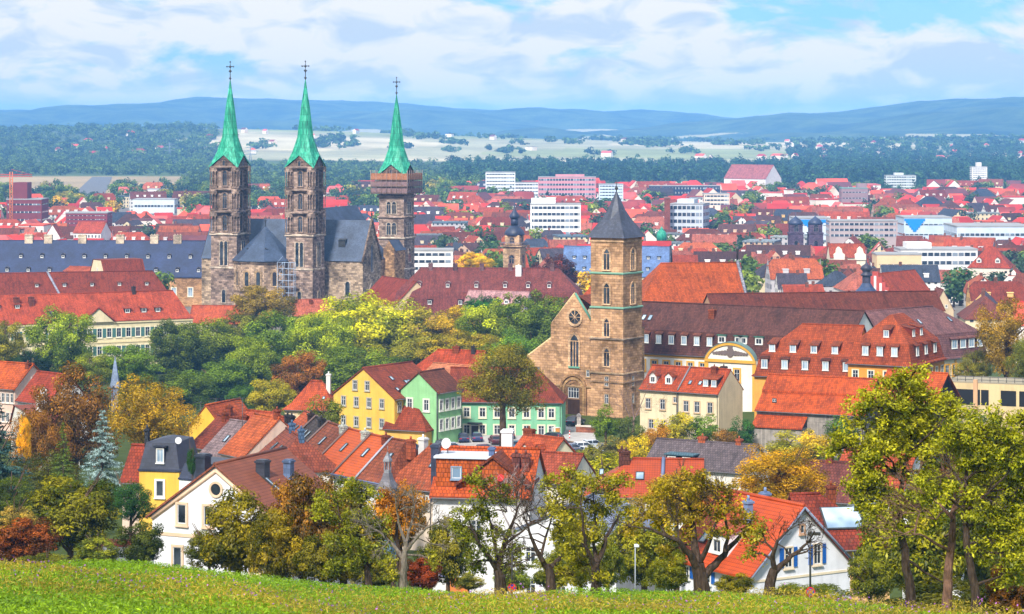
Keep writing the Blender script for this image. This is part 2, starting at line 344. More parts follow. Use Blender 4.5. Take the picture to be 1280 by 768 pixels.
def arch_window(parent, loc, rz, w, h, pointed=True, color=None, sur=.25, mull=1, name='window', trac=True, glass='glass', deep=.22):
    k = ('a', w, h, pointed, sur, mull, trac, glass)
    if k not in WC:
        a = arch_pts(w, h, pointed); c = Vector((0, h * .45)); mb = MB()
        bo = [(x * (1 + 2 * sur / w), (z + (sur * 1.1 if z > h * .3 else -sur * .6))) for x, z in a]
        n = len(a)
        for i in range(n):
            j = (i + 1) % n
            mb.poly([(bo[i][0], -deep, bo[i][1]), (bo[j][0], -deep, bo[j][1]), (a[j][0], -deep + .1, a[j][1]), (a[i][0], -deep + .1, a[i][1])], 0)
            mb.poly([(bo[i][0], -deep, bo[i][1]), (bo[i][0], .02, bo[i][1]), (bo[j][0], .02, bo[j][1]), (bo[j][0], -deep, bo[j][1])], 0)
            mb.poly([(a[j][0], -deep + .1, a[j][1]), (a[j][0], .02, a[j][1]), (a[i][0], .02, a[i][1]), (a[i][0], -deep + .1, a[i][1])], 0)
        for i in range(mull):
            x = -w / 2 + w * (i + 1) / (mull + 1); mb.box(x - w * .045, x + w * .045, -.12, .02, 0, h * (.8 if trac else .93), 0)
        if trac and mull:
            zz = h - w * .62; mb.box(-w / 2, w / 2, -.1, .02, zz - w * .09, zz, 0)
        p_ = MB(); p_.poly([(x * .98, -.03, z) for x, z in a])
        WC[k] = (mb.mesh('window', ['sandstone']), p_.mesh('pane', [glass]))
    o = link(name, WC[k][0], parent, color or S(170, 140, 100), loc, rz); link('pane', WC[k][1], o); return o
def chimney(parent, x, y, z, w=.7, d=.7, h=1.6, color=S(150, 60, 40), mat='roof_tiles', pots=1):
    k = ('c', w, d, h, mat, pots)
    if k not in WC:
        mb = MB(); mb.rings([[(sx * (w / 2 + e_), sy * (d / 2 + e_), zz) for sx, sy in ((-1, -1), (1, -1), (1, 1), (-1, 1))] for zz, e_ in ((-1.2, 0), (h - .3, 0), (h - .28, .09), (h - .1, .09), (h - .08, -.02), (h, -.02))], 0)
        for i in range(pots): mb.lathe(-w / 2 + w * (i + .5) / pots, 0, [(.13, h - .02), (.11, h + .35)], 8, 1)
        WC[k] = mb.mesh('chimney', [mat, 'painted'])
    return link('chimney', WC[k], parent, color, (x, y, z))
DN = {}
def dormer_mesh(w, h, depth, style):
    k = (w, h, round(depth, 1), style)
    if k in DN: return DN[k]
    a = MB(); b = MB(); a.box(-w / 2, w / 2, 0, depth, -.5, h)
    o = .22
    if style == 'shed':
        r = h * .42
        b.rings([[(-w / 2 - o, -o, h - .12 + z), (w / 2 + o, -o, h - .12 + z), (w / 2 + o * .4, depth + .8, h + r + z), (-w / 2 - o * .4, depth + .8, h + r + z)] for z in (0, .16)])
        for s in (-1, 1): a.poly([(s * w / 2, 0, h), (s * w / 2, depth, h), (s * w / 2, depth, h + r * .8)])
    elif style == 'flat':
        b.box(-w / 2 - o, w / 2 + o, -o, depth + .3, h, h + .18)
    elif style == 'gable':
        r = w * .42; a.poly([(-w / 2, 0, h), (w / 2, 0, h), (0, 0, h + r)])
        for s in (-1, 1):
            e1 = (s * (w / 2 + o), h - o * .84); rr = [(0, h + r + .02), e1, (e1[0] - s * .02, e1[1] + .16), (0, h + r + .2)]
            if s > 0: rr = rr[::-1]
            b.prism(rr, -o, depth + r * 1.1)
    elif style == 'round':
        pts = [(w / 2 * 1.12 * math.cos(math.pi * i / 8), h + w * .45 * math.sin(math.pi * i / 8)) for i in range(9)]; inn = [(x * .86, h + (z - h) * .84) for x, z in pts]
        b.prism(pts + inn[::-1], -.18, depth + .5); a.poly([(x * .87, 0, h + (z - h) * .85) for x, z in pts])
    DN[k] = (a.mesh('dormer', ['plaster']), b.mesh('dormer_roof', ['roof_tiles'])); return DN[k]

# ---------------------------------------------------------------- a house on a level front eave
class House:
    """front eave runs from A (left) to B (right); local x along it, y into the house, z from the base"""
    def __init__(s, name, label, cat, A, B, W, prof, ends=('gable', 'gable'), ridge='x', wall=WHITE, roof=S(165, 62, 40), wmat='plaster', rmat='roof_tiles', base=None, over=.4, vover=.25, thick=.2, group=None, hipk=1.0):
        d = (B - A); d.z = 0; s.L = d.length; s.u = d.normalized(); s.rz = math.atan2(s.u.y, s.u.x); s.n = Vector((-s.u.y, s.u.x, 0)); s.W = W
        mid = (A + B) / 2
        if base is None:
            cs = [A, B, A + s.n * W, B + s.n * W]; base = min(g(c.x, c.y) for c in cs) - .3
            base = min(base, A.z - 2.2)
        s.H = A.z - base; s.prof = prof; s.ridge = ridge; s.root = thing(name, label, cat, (mid.x, mid.y, base), s.rz, group); s.roofc = roof; s.wallc = wall; s.rmat = rmat
        L = s.L; span = W if ridge == 'x' else L; length = L if ridge == 'x' else W
        T = (lambda a, b, z: (a - L / 2, b, z)) if ridge == 'x' else (lambda a, b, z: (L / 2 - b, a, z))   # a along the ridge, b across
        H = s.H; w = MB(); hip = [e_ == 'hip' for e_ in ends]
        if abs(prof[-1][0] - span / 2) < .3 * span / 2: prof = [q for q in prof[:-1] if q[0] < span / 2 - .1] + [(span / 2, prof[-1][1])]
        pr = s.prof = list(prof)
        c4 = [(0, 0), (length, 0), (length, span), (0, span)]
        for i in range(4):
            p0, p1 = c4[i], c4[(i + 1) % 4]; end = i in (1, 3); isg = end and not hip[1 if i == 1 else 0]
            q = [T(*p0, -1.5), T(*p1, -1.5), T(*p1, H)]
            if isg:
                a = p0[0]; up = [(a, b, H + z) for b, z in pr[1:]] ; dn = [(a, span - b, H + z) for b, z in pr[1:]]
                seq = (dn + up[::-1]) if i == 1 else (up + dn[::-1])
                # outline climbs from p1 to the ridge and down to p0
                q += [T(*k) for k in ((dn if p1[1] > 1e-6 else up) + (up if p1[1] > 1e-6 else dn)[::-1])]
            q.append(T(*p0, H)); w.poly(q, 0)
        s.wall = w.obj('wall', [wmat], s.root, wall)
        # roof shell
        sl0 = (pr[1][1] - pr[0][1]) / max(pr[1][0] - pr[0][0], 1e-3); drop = min(sl0, .75) * over
        lv = [(-over, -drop)] + pr if over > 0 else pr
        r = MB(); t_ = thick
        def ring(k, dz):
            dd, z = lv[k]; e0 = dd * hipk if hip[0] else -vover; e1 = dd * hipk if hip[1] else -vover
            return [T(e0, dd, H + z + dz), T(length - e1, dd, H + z + dz), T(length - e1, span - dd, H + z + dz), T(e0, span - dd, H + z + dz)]
        for k in range(len(lv) - 1):
            a, b = ring(k, t_), ring(k + 1, t_); al, bl = ring(k, 0.02), ring(k + 1, 0.02)
            for i in range(4):
                j = (i + 1) % 4; end = i in (1, 3)
                if end and not hip[1 if i == 1 else 0]:
                    r.poly([al[i], a[i], b[i], bl[i]], 0); r.poly([a[j], al[j], bl[j], b[j]], 0)   # verge boards
                    continue
                r.poly([a[i], a[j], b[j], b[i]], 0); r.poly([al[j], al[i], bl[i], bl[j]], 0)
        a, al = ring(0, t_), ring(0, .02)
        for i in range(4):
            j = (i + 1) % 4
            if i in (1, 3) and not hip[1 if i == 1 else 0]: continue
            r.poly([al[i], al[j], a[j], a[i]], 0)
        if abs(lv[-1][0] - span / 2) > 1e-3: b = ring(len(lv) - 1, t_); r.poly(b, 0)
        else:   # ridge tiles
            dd, z = lv[-1]; e0 = dd * hipk if hip[0] else -vover; e1 = dd * hipk if hip[1] else -vover
            if length - e0 - e1 > .5: r.tube([T(e0, dd, H + z + t_), T(length - e1, dd, H + z + t_)], .16, 6)
        s.roof = r.obj('roof', [rmat], s.root, roof)
        s.span = span
        if A.y < 500 and over > .2 and rmat != 'slate':      # gutters and a downpipe on the eaves seen from the meadow
            q = MB(); q.tube([T(0, -over - .06, H - drop + .04), T(length, -over - .06, H - drop + .04)], .085, 6); q.tube([T(length - .25, -over, H - drop), T(length - .25, -.1, H - drop - .55), T(length - .25, -.1, 0)], .055, 5); q.obj('gutter', 'painted', s.root, S(96, 92, 92))
    def zat(s, d): return s.H + float(np.interp(d, [q[0] for q in s.prof], [q[1] for q in s.prof]))
    def face(s, f):
        L, W = s.L, s.W
        return {'f': (Vector((-L / 2, 0, 0)), Vector((1, 0, 0)), Vector((0, 1, 0)), 0.0, L), 'r': (Vector((L / 2, 0, 0)), Vector((0, 1, 0)), Vector((-1, 0, 0)), R(90), W),
                'l': (Vector((-L / 2, W, 0)), Vector((0, -1, 0)), Vector((1, 0, 0)), R(-90), W), 'b': (Vector((L / 2, W, 0)), Vector((-1, 0, 0)), Vector((0, -1, 0)), R(180), L)}[f]
    def win(s, f, us, z, **k):
        """windows on face f at fractions us, sill z metres from the eave (negative = below)"""
        o, al, inn, rz, ln = s.face(f)
        if isinstance(us, tuple): us = [us[1] + (us[2] - us[1]) * i / max(us[0] - 1, 1) for i in range(us[0])]
        return [window(s.root, o + al * (q * ln) + Vector((0, 0, s.H + z)), rz, **k) for q in us]
    def dorm(s, f, us, d, w=1.4, h=1.5, style='shed', color=None, roof=None, win=None, depth=None, glass='glass'):
        o, al, inn, rz, ln = s.face(f)
        if isinstance(us, tuple): us = [us[1] + (us[2] - us[1]) * i / max(us[0] - 1, 1) for i in range(us[0])]
        z = s.zat(d); sl = (s.zat(d + .6) - z) / .6; dp = depth or min(h / max(sl, .2) + .6, 4.5)
        a, b = dormer_mesh(w, h, dp, style)
        for q in us:
            dm = link('dormer', a, s.root, color or s.roofc, o + al * (q * ln) + inn * d + Vector((0, 0, z + .1)), rz)
            link('dormer_roof', b, dm, roof or s.roofc)
            ww, hh = win or (w * .62, h * .66); wa, wp = win_mesh(ww, hh, .06, 2, 1, glass)
            wo = link('window', wa, dm, WHITE, (0, 0, h * .16))
            mbk = ('dp', round(ww, 2), round(hh, 2), glass)
            if mbk not in WC: q_ = MB(); q_.box(-ww / 2 + .02, ww / 2 - .02, -.035, .01, .02, hh - .02); WC[mbk] = q_.mesh('window_pane', [glass])
            link('window_pane', WC[mbk], dm, None, (0, 0, h * .16))
    def sky(s, f, us, d, w=.8, l=1.2, glass='bright_glass'):
        o, al, inn, rz, ln = s.face(f)
        k = ('sk', w, l, glass)
        if k not in WC:
            mb = MB(); rect_bars(mb, -w / 2, w / 2, 0, l, .09, -.14, 0, 0); mb.box(-w / 2 + .08, w / 2 - .08, -.09, -.02, .08, l - .08, 1); WC[k] = mb.mesh('skylight', ['dark_metal', glass])
        z = s.zat(d); sl = (s.zat(d + .5) - z) / .5; tilt = math.atan2(1, sl)
        for q in us:
            ob = link('skylight', WC[k], s.root, None, o + al * (q * ln) + inn * d + Vector((0, 0, z + .22)))
            ob.rotation_euler = (Matrix.Rotation(rz, 3, 'Z') @ Matrix.Rotation(-tilt, 3, 'X')).to_euler()
    def chim(s, u_, y, h=1.4, **k):
        """chimney at fraction u_ of the front, y metres in; stands h above the roof there"""
        across = y if s.ridge == 'x' else u_ * s.L; d = min(across, s.span - across)
        chimney(s.root, (u_ - .5) * s.L, y, s.zat(d), h=h, **k)
    def band(s, f, z, h=.35, color=CREAM, proud=.09, u0=0, u1=1, name='cornice'):
        o, al, inn, rz, ln = s.face(f); mb = MB(); mb.box(u0 * ln, u1 * ln, -proud, .01, 0, h); mb.obj(name, 'painted', s.root, color, o + Vector((0, 0, s.H + z)), rz)
    def pil(s, f, us, z0, z1, w=.7, color=CREAM, proud=.1):
        o, al, inn, rz, ln = s.face(f)
        for q in us: mb = MB(); mb.box(-w / 2, w / 2, -proud, .01, z0, z1); mb.obj('pilaster', 'painted', s.root, color, o + al * (q * ln) + Vector((0, 0, s.H)), rz)
    def door(s, f, u_, z, w=1.1, h=2.1, color=S(90, 55, 35)):
        o, al, inn, rz, ln = s.face(f); mb = MB(); rect_bars(mb, -w / 2 - .15, w / 2 + .15, -.1, h + .15, .15, -.12, .02, 1); mb.box(-w / 2, w / 2, -.04, .01, 0, h, 0)
        d = mb.obj('door', ['painted', 'white_frame'], s.root, color, o + al * (u_ * ln) + Vector((0, 0, s.H + z)), rz)
        h_ = MB(); h_.box(w * .3, w * .36, -.1, -.04, 1, 1.12); h_.obj('handle', 'dark_metal', d)

# ---------------------------------------------------------------- foliage
def leaves_mesh(name, c, nrm, size, tint, rng, aspect=.75, mat='leaf'):
    n = len(c); nrm = nrm / np.maximum(np.linalg.norm(nrm, axis=1, keepdims=True), 1e-6)
    r = rng.normal(size=(n, 3)); a = np.cross(nrm, r); a /= np.maximum(np.linalg.norm(a, axis=1, keepdims=True), 1e-6); b = np.cross(nrm, a)
    s = size[:, None] if np.ndim(size) else np.full((n, 1), size)
    bend = nrm * s * .18
    v = np.stack([c - a * s, c - b * s * aspect * .55 + bend, c + a * s, c + b * s * aspect * .55 + bend], 1).reshape(-1, 3).astype(np.float32)
    me = bpy.data.meshes.new(name); me.vertices.add(4 * n); me.loops.add(4 * n); me.polygons.add(n)
    me.vertices.foreach_set('co', v.ravel()); me.loops.foreach_set('vertex_index', np.arange(4 * n, dtype=np.int32))
    me.polygons.foreach_set('loop_start', np.arange(0, 4 * n, 4, dtype=np.int32))
    at = me.attributes.new('tint', 'FLOAT', 'POINT'); at.data.foreach_set('value', np.repeat(tint, 4).astype(np.float32))
    me.materials.append(MAT[mat]); me.update(calc_edges=True); return me
def crown_cloud(rng, nclump, per, clump_r=.26, shape='round', inner=.25, squash=.8):
    """points, normals, tint of a crown inside the unit ball (bottom z=-1, top z=1)"""
    C, Nn, T = [], [], []
    for k in range(nclump):
        d = rng.normal(size=3); d /= np.linalg.norm(d)
        rad = rng.uniform(.62, 1.0 - clump_r * .55) if rng.random() > inner else rng.uniform(.1, .6)
        lump = 1 + .16 * math.sin(3 * d[0] + 2 * d[2] + rng.uniform(0, .5)) + .10 * math.sin(5 * d[1] - 3 * d[2])
        cc = d * rad * lump
        if shape == 'round': cc[2] = cc[2] * .95 if cc[2] > -.4 else cc[2] * .8
        if shape == 'tall': f_ = 1 - .45 * max(cc[2], 0) ; cc[0] *= f_; cc[1] *= f_
        cr = clump_r * rng.uniform(.65, 1.35); n = int(per * (cr / clump_r) ** 2)
        q = rng.normal(size=(n, 3)); q /= np.linalg.norm(q, axis=1, keepdims=True); rr = rng.uniform(.35, 1.08, size=(n, 1)) ** .6
        pts = cc + q * rr * cr * np.array([1, 1, squash])
        C.append(pts); Nn.append(q * .75 + d * .3 + np.array([0, 0, .45]) + rng.normal(size=(n, 3)) * .45)
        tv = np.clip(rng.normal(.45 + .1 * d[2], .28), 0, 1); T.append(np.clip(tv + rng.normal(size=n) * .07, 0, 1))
    return np.concatenate(C), np.concatenate(Nn), np.concatenate(T)
PROTO = {}
def proto(kind, i):
    k = (kind, i)
    if k in PROTO: return PROTO[k]
    rng = np.random.default_rng(sum(map(ord, kind)) + 17 * i)
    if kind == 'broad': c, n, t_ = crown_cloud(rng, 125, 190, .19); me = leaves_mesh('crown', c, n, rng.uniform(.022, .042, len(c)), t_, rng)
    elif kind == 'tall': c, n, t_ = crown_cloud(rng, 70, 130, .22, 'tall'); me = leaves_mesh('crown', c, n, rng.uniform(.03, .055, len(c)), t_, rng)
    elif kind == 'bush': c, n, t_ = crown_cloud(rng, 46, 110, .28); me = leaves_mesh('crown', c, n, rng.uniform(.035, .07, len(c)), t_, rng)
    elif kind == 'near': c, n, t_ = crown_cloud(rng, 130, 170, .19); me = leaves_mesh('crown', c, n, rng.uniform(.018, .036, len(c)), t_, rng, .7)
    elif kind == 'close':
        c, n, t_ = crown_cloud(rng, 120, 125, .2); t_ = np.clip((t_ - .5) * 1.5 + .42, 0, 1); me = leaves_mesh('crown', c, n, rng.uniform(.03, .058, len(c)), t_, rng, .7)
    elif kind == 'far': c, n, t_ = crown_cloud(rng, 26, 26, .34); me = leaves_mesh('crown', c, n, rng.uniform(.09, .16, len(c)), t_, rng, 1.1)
    elif kind in ('spruce', 'fir'):
        C, Nn, T = [], [], []
        for lv in range(26):
            z = -1 + 2 * (lv + .3) / 26; rad = (1 - (lv + .3) / 26) ** .85 * rng.uniform(.85, 1.1) + .02
            for k2 in range(max(4, int(13 * (1 - lv / 30)))):
                a = rng.uniform(0, 2 * math.pi); ln = rad * rng.uniform(.75, 1.1); m_ = int(18 + 85 * ln)
                tt = rng.uniform(.12, 1, m_); off = rng.normal(size=(m_, 3)) * np.array([.035, .035, .014]) * (1.3 - tt[:, None] * .6)
                pt = np.stack([np.cos(a) * ln * tt, np.sin(a) * ln * tt, z - .16 * ln * tt + .10 * ln * tt ** 2], 1) + off
                C.append(pt); Nn.append(np.array([math.cos(a) * .3, math.sin(a) * .3, 1]) + rng.normal(size=(m_, 3)) * .4); T.append(np.clip(.25 + .6 * tt + rng.normal(size=m_) * .1, 0, 1))
        c, n, t_ = map(np.concatenate, (C, Nn, T)); me = leaves_mesh('crown', c, n, rng.uniform(.022, .048, len(c)), t_, rng, .5, 'needle')
    PROTO[k] = me; return me
TRUNK = {}
def trunk_proto(i):
    """trunk with limbs reaching into a unit crown centred at z=0; foot far below, scaled by the caller"""
    if i in TRUNK: return TRUNK[i]
    rnd = random.Random(i); mb = MB(); mb.tube([(0, 0, -2.2), (.01, 0, -1.2), (.02, .01, -.6), (0, .03, .1), (.02, 0, .6)], [.11, .085, .07, .045, .015], 8)
    for k in range(9):
        a = rnd.uniform(0, 6.28); z0 = rnd.uniform(-.8, .1); l = rnd.uniform(.55, .85)
        mb.tube([(0, 0, z0), (math.cos(a) * l * .45, math.sin(a) * l * .45, z0 + .22), (math.cos(a) * l, math.sin(a) * l, z0 + rnd.uniform(.4, .7))], [.04, .026, .008], 5)
    TRUNK[i] = mb.mesh('trunk', ['bark']); return TRUNK[i]
RND = random.Random(5)
def tree(px, top, bot, wpx, D, color, label, kind='broad', name='broadleaf_tree', cat='tree', group=None, i=None, depth=1.0, tcol=S(92, 74, 58), foot=None):
    """crown seen between rows top and bot, wpx pixels wide, at depth D"""
    if kind == 'near' and D < 200: kind = 'close'
    c = P(px, (top + bot) / 2, D); rx = wpx * D / F / 2; rzv = (bot - top) * D / F / 2
    gz = g(c.x, c.y) if foot is None else foot
    root = thing(name, label, cat, (c.x, c.y, min(gz, c.z - rzv)), 0, group); root_z = root.location.z
    i = RND.randrange(4) if i is None else i
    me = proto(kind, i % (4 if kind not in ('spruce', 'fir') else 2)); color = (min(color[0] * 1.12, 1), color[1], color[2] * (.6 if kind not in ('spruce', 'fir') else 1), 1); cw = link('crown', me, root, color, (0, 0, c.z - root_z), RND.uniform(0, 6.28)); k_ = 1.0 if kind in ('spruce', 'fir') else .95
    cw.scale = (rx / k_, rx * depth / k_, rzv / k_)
    tr = link('trunk', trunk_proto(i % 3), root, tcol, (0, 0, c.z - root_z), RND.uniform(0, 6.28)); rr = min(rx, rzv)
    tr.scale = (rr, rr, max((c.z - root_z + .3) / 2.2, rzv * .8)) if kind not in ('spruce', 'fir') else (rr * .5, rr * .5, max((c.z - root_z + .3) / 2.2, rzv * .5))
    return root
# ================================================================ setting
def sheet(name, xs, ys, zf, mat, colf=None):
    X, Y = np.meshgrid(xs, ys) if np.ndim(xs) == 1 else (xs, ys)
    Z = zf(X, Y); n, k = X.shape
    v = np.stack([X, Y, Z], -1).reshape(-1, 3); idx = np.arange(n * k).reshape(n, k)
    f = np.stack([idx[:-1, :-1], idx[:-1, 1:], idx[1:, 1:], idx[1:, :-1]], -1).reshape(-1, 4)
    me = bpy.data.meshes.new(name); me.from_pydata(v.tolist(), [], f.tolist())
    if colf is not None:
        at = me.color_attributes.new('land', 'FLOAT_COLOR', 'POINT'); at.data.foreach_set('color', colf(X.ravel(), Y.ravel(), Z.ravel()).astype(np.float32).ravel())
    me.materials.append(MAT[mat]); me.polygons.foreach_set('use_smooth', np.ones(len(f), bool)); me.update(); o = link(name, me); tag(o, kind='structure'); return o
# land use: meadow, gardens, streets, gravel plain, fields far out
m, t, o = newmat('land'); p = geopos(t)
at = t.nodes.new('ShaderNodeAttribute'); at.attribute_name = 'land'
c = mulc(t, at.outputs['Color'], ramp(t, noise(t, p, .35, 8, .7), [(.3, gray(.72)), (.7, gray(1.25))])); c = mulc(t, c, ramp(t, noise(t, p, .006, 5, .6), [(.35, gray(.8)), (.65, gray(1.2))])); princ(t, o, c, .95, .05)
def land_col(x, y, z):
    c = np.zeros((len(x), 4)); c[:, 3] = 1
    def put(mask, rgb): c[mask, :3] = rgb
    put(y < 1e9, (.10, .13, .03)); put(y < 132, (.10, .19, .012)); put((y > 132) & (y < 760), (.055, .075, .018))
    put((y >= 760) & (y < 2550), (.17, .15, .13)); put((y >= 2550) & (y < 4300), (.08, .115, .035)); put((y >= 4300), (.34, .32, .19))
    put((y >= 2550) & (y < 3400) & (x < -230), (.34, .25, .13))
    s_ = np.sin(x * .004 + y * .002) + np.sin(y * .0047 - x * .0021 + 1.3)
    put((y >= 4300) & (s_ > .35), (.50, .43, .27)); put((y >= 4300) & (s_ < -.85), (.26, .28, .12))
    put((y >= 4300) & (x / y * F + 640 < 262 + 34 * np.sin(y / 170)) & (y < 7200), (.07, .10, .04))
    put((y >= 5000) & (x > 900), (.09, .13, .05))
    return c
ys = np.concatenate([np.linspace(-150, 60, 22), np.linspace(62, 150, 60), np.linspace(153, 700, 110), np.geomspace(710, 16000, 130)])
tt = np.concatenate([-np.geomspace(1, .02, 45) + .0, [0], np.geomspace(.02, 1, 45)])
YY = np.repeat(ys[:, None], len(tt), 1); XX = tt[None, :] * (120 + np.abs(YY) * .55)
sheet('ground', XX, YY, G, 'land', land_col)
# hills: a blue wooded ridge and the nearer mountain at the right
m, t, o = newmat('hill_forest'); p = geopos(t)
c = ramp(t, noise(t, p, .006, 8, .65), [(.38, (.018, .038, .02, 1)), (.62, (.075, .11, .04, 1))])
c = mulc(t, c, ramp(t, noise(t, p, .03, 4, .7), [(.3, gray(.7)), (.7, gray(1.3))]))
sx = t.nodes.new('ShaderNodeSeparateXYZ'); lnk(t, p, sx.inputs[0])
low = mth(t, 'LESS_THAN', mth(t, 'ADD', sx.outputs[2], mth(t, 'MULTIPLY', noise(t, p, .0012, 3), 80)), 72)
fl = mth(t, 'GREATER_THAN', noise(t, p, .0021, 5, .6), .50)
c = mulc(t, c, (.36, .32, .17, 1), mth(t, 'MULTIPLY', low, fl), 'MIX'); princ(t, o, c, .95, .05)
def ridge(D, pts, depth, seed, x0, x1):
    px = [q[0] for q in pts]; hh = [CZ + (HZ - q[1]) / F * D for q in pts]; rg = np.random.default_rng(seed); ph = rg.uniform(0, 6.28, 8)
    def zf(X, Y):
        t_ = np.clip((Y - (D - depth)) / depth, 0, 1.6); pxx = X / D * F + 640
        h = np.interp(pxx, px, hh) + 3 * np.sin(X / 70 + ph[5]) * .5 + 1.2 * np.sin(X / 23 + ph[6]) + .8 * np.sin(X / 9 + Y / 31)
        w = np.where(t_ < 1, np.sin(np.clip(t_, 0, 1) * math.pi / 2) ** 1.6, 1 - (t_ - 1) * .3)
        bump = sum((26 / (k + 1) ** 1.2) * np.sin(X / (300 / (k + 1)) + ph[k] + Y / (420 / (k + 1)) * (1 if k % 2 else -1)) for k in range(4)) * np.clip(t_ * (1 - t_) * 4, 0, 1) * (t_ < 1)
        return -3 + (h + 3) * w + bump
    return sheet('hills', np.linspace(x0, x1, 260), np.linspace(D - depth, D + depth * .5, 60), zf, 'hill_forest')
ridge(11500, [(-200, 140), (0, 138), (150, 137), (200, 133), (240, 128), (330, 126.5), (430, 126.5), (520, 131), (600, 137), (640, 139), (700, 141), (800, 143), (860, 145), (930, 149), (1000, 150), (1400, 147)], 3400, 3, -3400, 3400)
ridge(9000, [(600, 175), (700, 172), (800, 164), (880, 154), (930, 148), (985, 141), (1050, 140.5), (1100, 134), (1150, 126), (1190, 123.5), (1230, 123.5), (1262, 128), (1300, 131), (1500, 140)], 2600, 8, -300, 2800)
# runway, car park and street
sheet('runway', np.array([[-428.0, -396], [-546, -520]]), np.array([[2480.0, 2480], [3330, 3330]]), lambda X, Y: G(X, Y) + .35, 'asphalt')
cpx = np.linspace(0, 1, 30); cpy = np.linspace(396, 447, 24)
A_, B_ = np.meshgrid(cpx, cpy); sheet('car_park', -19 + A_ * 33, B_, lambda X, Y: G(X, Y) + .05, 'gravel_pale')
sheet('road', -22 + A_ * 6 + (B_ - 396) / 51 * 2, 150 + (B_ - 396) / 51 * 110, lambda X, Y: G(X, Y) + .05, 'asphalt')

# ================================================================ cathedral
ST = S(150, 128, 114); STL = S(190, 172, 152); SLATE = S(66, 80, 104)
def rect_ring(s, z): return [(-s, -s, z), (s, -s, z), (s, s, z), (-s, s, z)]
def cath_tower(par, x, y, H, s, top_open, scaffold_hide=False):
    """square tower of half width s: masonry shaft, three arcaded stages, gables and a flared copper spire; H = foot to eaves"""
    T = MB()
    z1, z2, z3, z4 = H - 22.4, H - 14.9, H - 7.4, H
    core = s * (.80 if top_open else .96)
    T.rings([rect_ring(s, -6), rect_ring(s, H - 33.5), rect_ring(s * .985, H - 33.5), rect_ring(s * .985, z1)], 0)
    T.rings([rect_ring(core, z1), rect_ring(core, H)], 0)
    tw = T.obj('tower', 'ashlar', par, ST, (x, y, 0))
    for z in (H - 33.5, z1, z2, z3, z4):
        q = MB(); e_ = .38 if z > H - 30 else .28; q.rings([rect_ring(s + .05, z - .35), rect_ring(s + e_, z - .1), rect_ring(s + e_, z + .25), rect_ring(s, z + .5)], 0)
        q.obj('string_course', 'ashlar', tw, STL if z <= z1 else ST)
    faces = [((0, -1), 0), ((1, 0), R(90)), ((-1, 0), R(-90)), ((0, 1), R(180))]
    for (fx, fy), rz in faces:
        for k, zz in enumerate((z1, z2, z3)):
            h = 5.0 if top_open else 5
            d = core
            if top_open: arch_window(tw, (fx * d, fy * d, zz + 1.3), rz, 1.5, h, False, ST, .4, 1, glass='glass', deep=.4)
            else:
                for o_ in (-1.05, 1.05): arch_window(tw, (fx * d - fy * o_, fy * d + fx * o_, zz + 1.3), rz, 1.5, 4.2, False, STL, .3, 1, glass='glass')
        if top_open:
            for o_ in (-.8, .8): arch_window(tw, (fx * s - fy * o_, fy * s + fx * o_, H - 32.6), rz, 1.15, 8.0, False, STL, .28, 0, trac=False)
        else: arch_window(tw, (fx * s, fy * s, H - 31), rz, 2.2, 5, False, STL, .4, 1)
        arch_window(tw, (fx * s, fy * s, H - 45), rz, 1.3, 4.2, False, STL, .35, 0, trac=False)
    if top_open:   # open corner turrets of slender columns
        for k, zz in enumerate((z1, z2, z3)):
            for cx, cy_ in ((-1, -1), (1, -1), (1, 1), (-1, 1)):
                q = MB(); r = s * .30; ox, oy = cx * (s - r * .55), cy_ * (s - r * .55)
                q.lathe(ox, oy, [(r * 1.05, zz + .5), (r * 1.05, zz + 1.1), (r * .4, zz + 1.1), (r * .4, zz + 6.0), (r * 1.08, zz + 6.1), (r * 1.08, zz + 7.4)], 8, 0, False, R(22.5))
                for j in range(8):
                    a = R(45 * j); q.lathe(ox + r * .9 * math.cos(a), oy + r * .9 * math.sin(a), [(.25, zz + 1.1), (.17, zz + 1.4), (.17, zz + 5.6), (.27, zz + 6.12)], 6, 0)
                q.obj('corner_turret', 'ashlar', tw, ST)
    # gables
    gh = 3.9
    q = MB()
    for (fx, fy), rz in faces:
        a = Vector((-fy, fx, 0)); n = Vector((fx, fy, 0)); b0 = n * (s - .05)
        q.poly([b0 - a * s + Vector((0, 0, H)), b0 + a * s + Vector((0, 0, H)), b0 + Vector((0, 0, H + gh))])
    q.obj('gable', 'ashlar', tw, S(112, 92, 80))
    for (fx, fy), rz in faces: arch_window(tw, (fx * (s - .04), fy * (s - .04), H + .6), rz, .9, 1.7, False, ST, .2, 0, trac=False)
    sp = MB(); r_ = []
    e_ = s + .55
    base = [(-e_, -e_, H - .1), (0, -s - .25, H + gh + .2), (e_, -e_, H - .1), (s + .25, 0, H + gh + .2), (e_, e_, H - .1), (0, s + .25, H + gh + .2), (-e_, e_, H - .1), (-s - .25, 0, H + gh + .2)]
    def octa(r, z, rc=1): return [(r * math.cos(R(225 + 45 * k)) * (rc if k % 2 == 0 else 1), r * math.sin(R(225 + 45 * k)) * (rc if k % 2 == 0 else 1), z) for k in range(8)]
    sp.rings([base, octa(s * .86, H + 5.2, 1.12), octa(s * .60, H + 10), octa(s * .34, H + 19.5), octa(.16, H + 29)], 0)
    spire = sp.obj('spire', 'copper', tw)
    q = MB(); Ht = H + 29
    q.lathe(0, 0, [(.12, Ht - .5), (.16, Ht + .3), (.5, Ht + .7), (.16, Ht + 1.1), (.12, Ht + 2.6), (.6, Ht + 3.1), (.12, Ht + 3.6), (.09, Ht + 6.3)], 10)
    q.box(-1.2, 1.2, -.1, .1, Ht + 4.5, Ht + 4.75)
    for ax, az_ in ((-1.2, 4.62), (1.2, 4.62), (0, 6.2)): q.lathe(ax, 0, [(.05, Ht + az_ - .3), (.32, Ht + az_), (.05, Ht + az_ + .3)], 8)
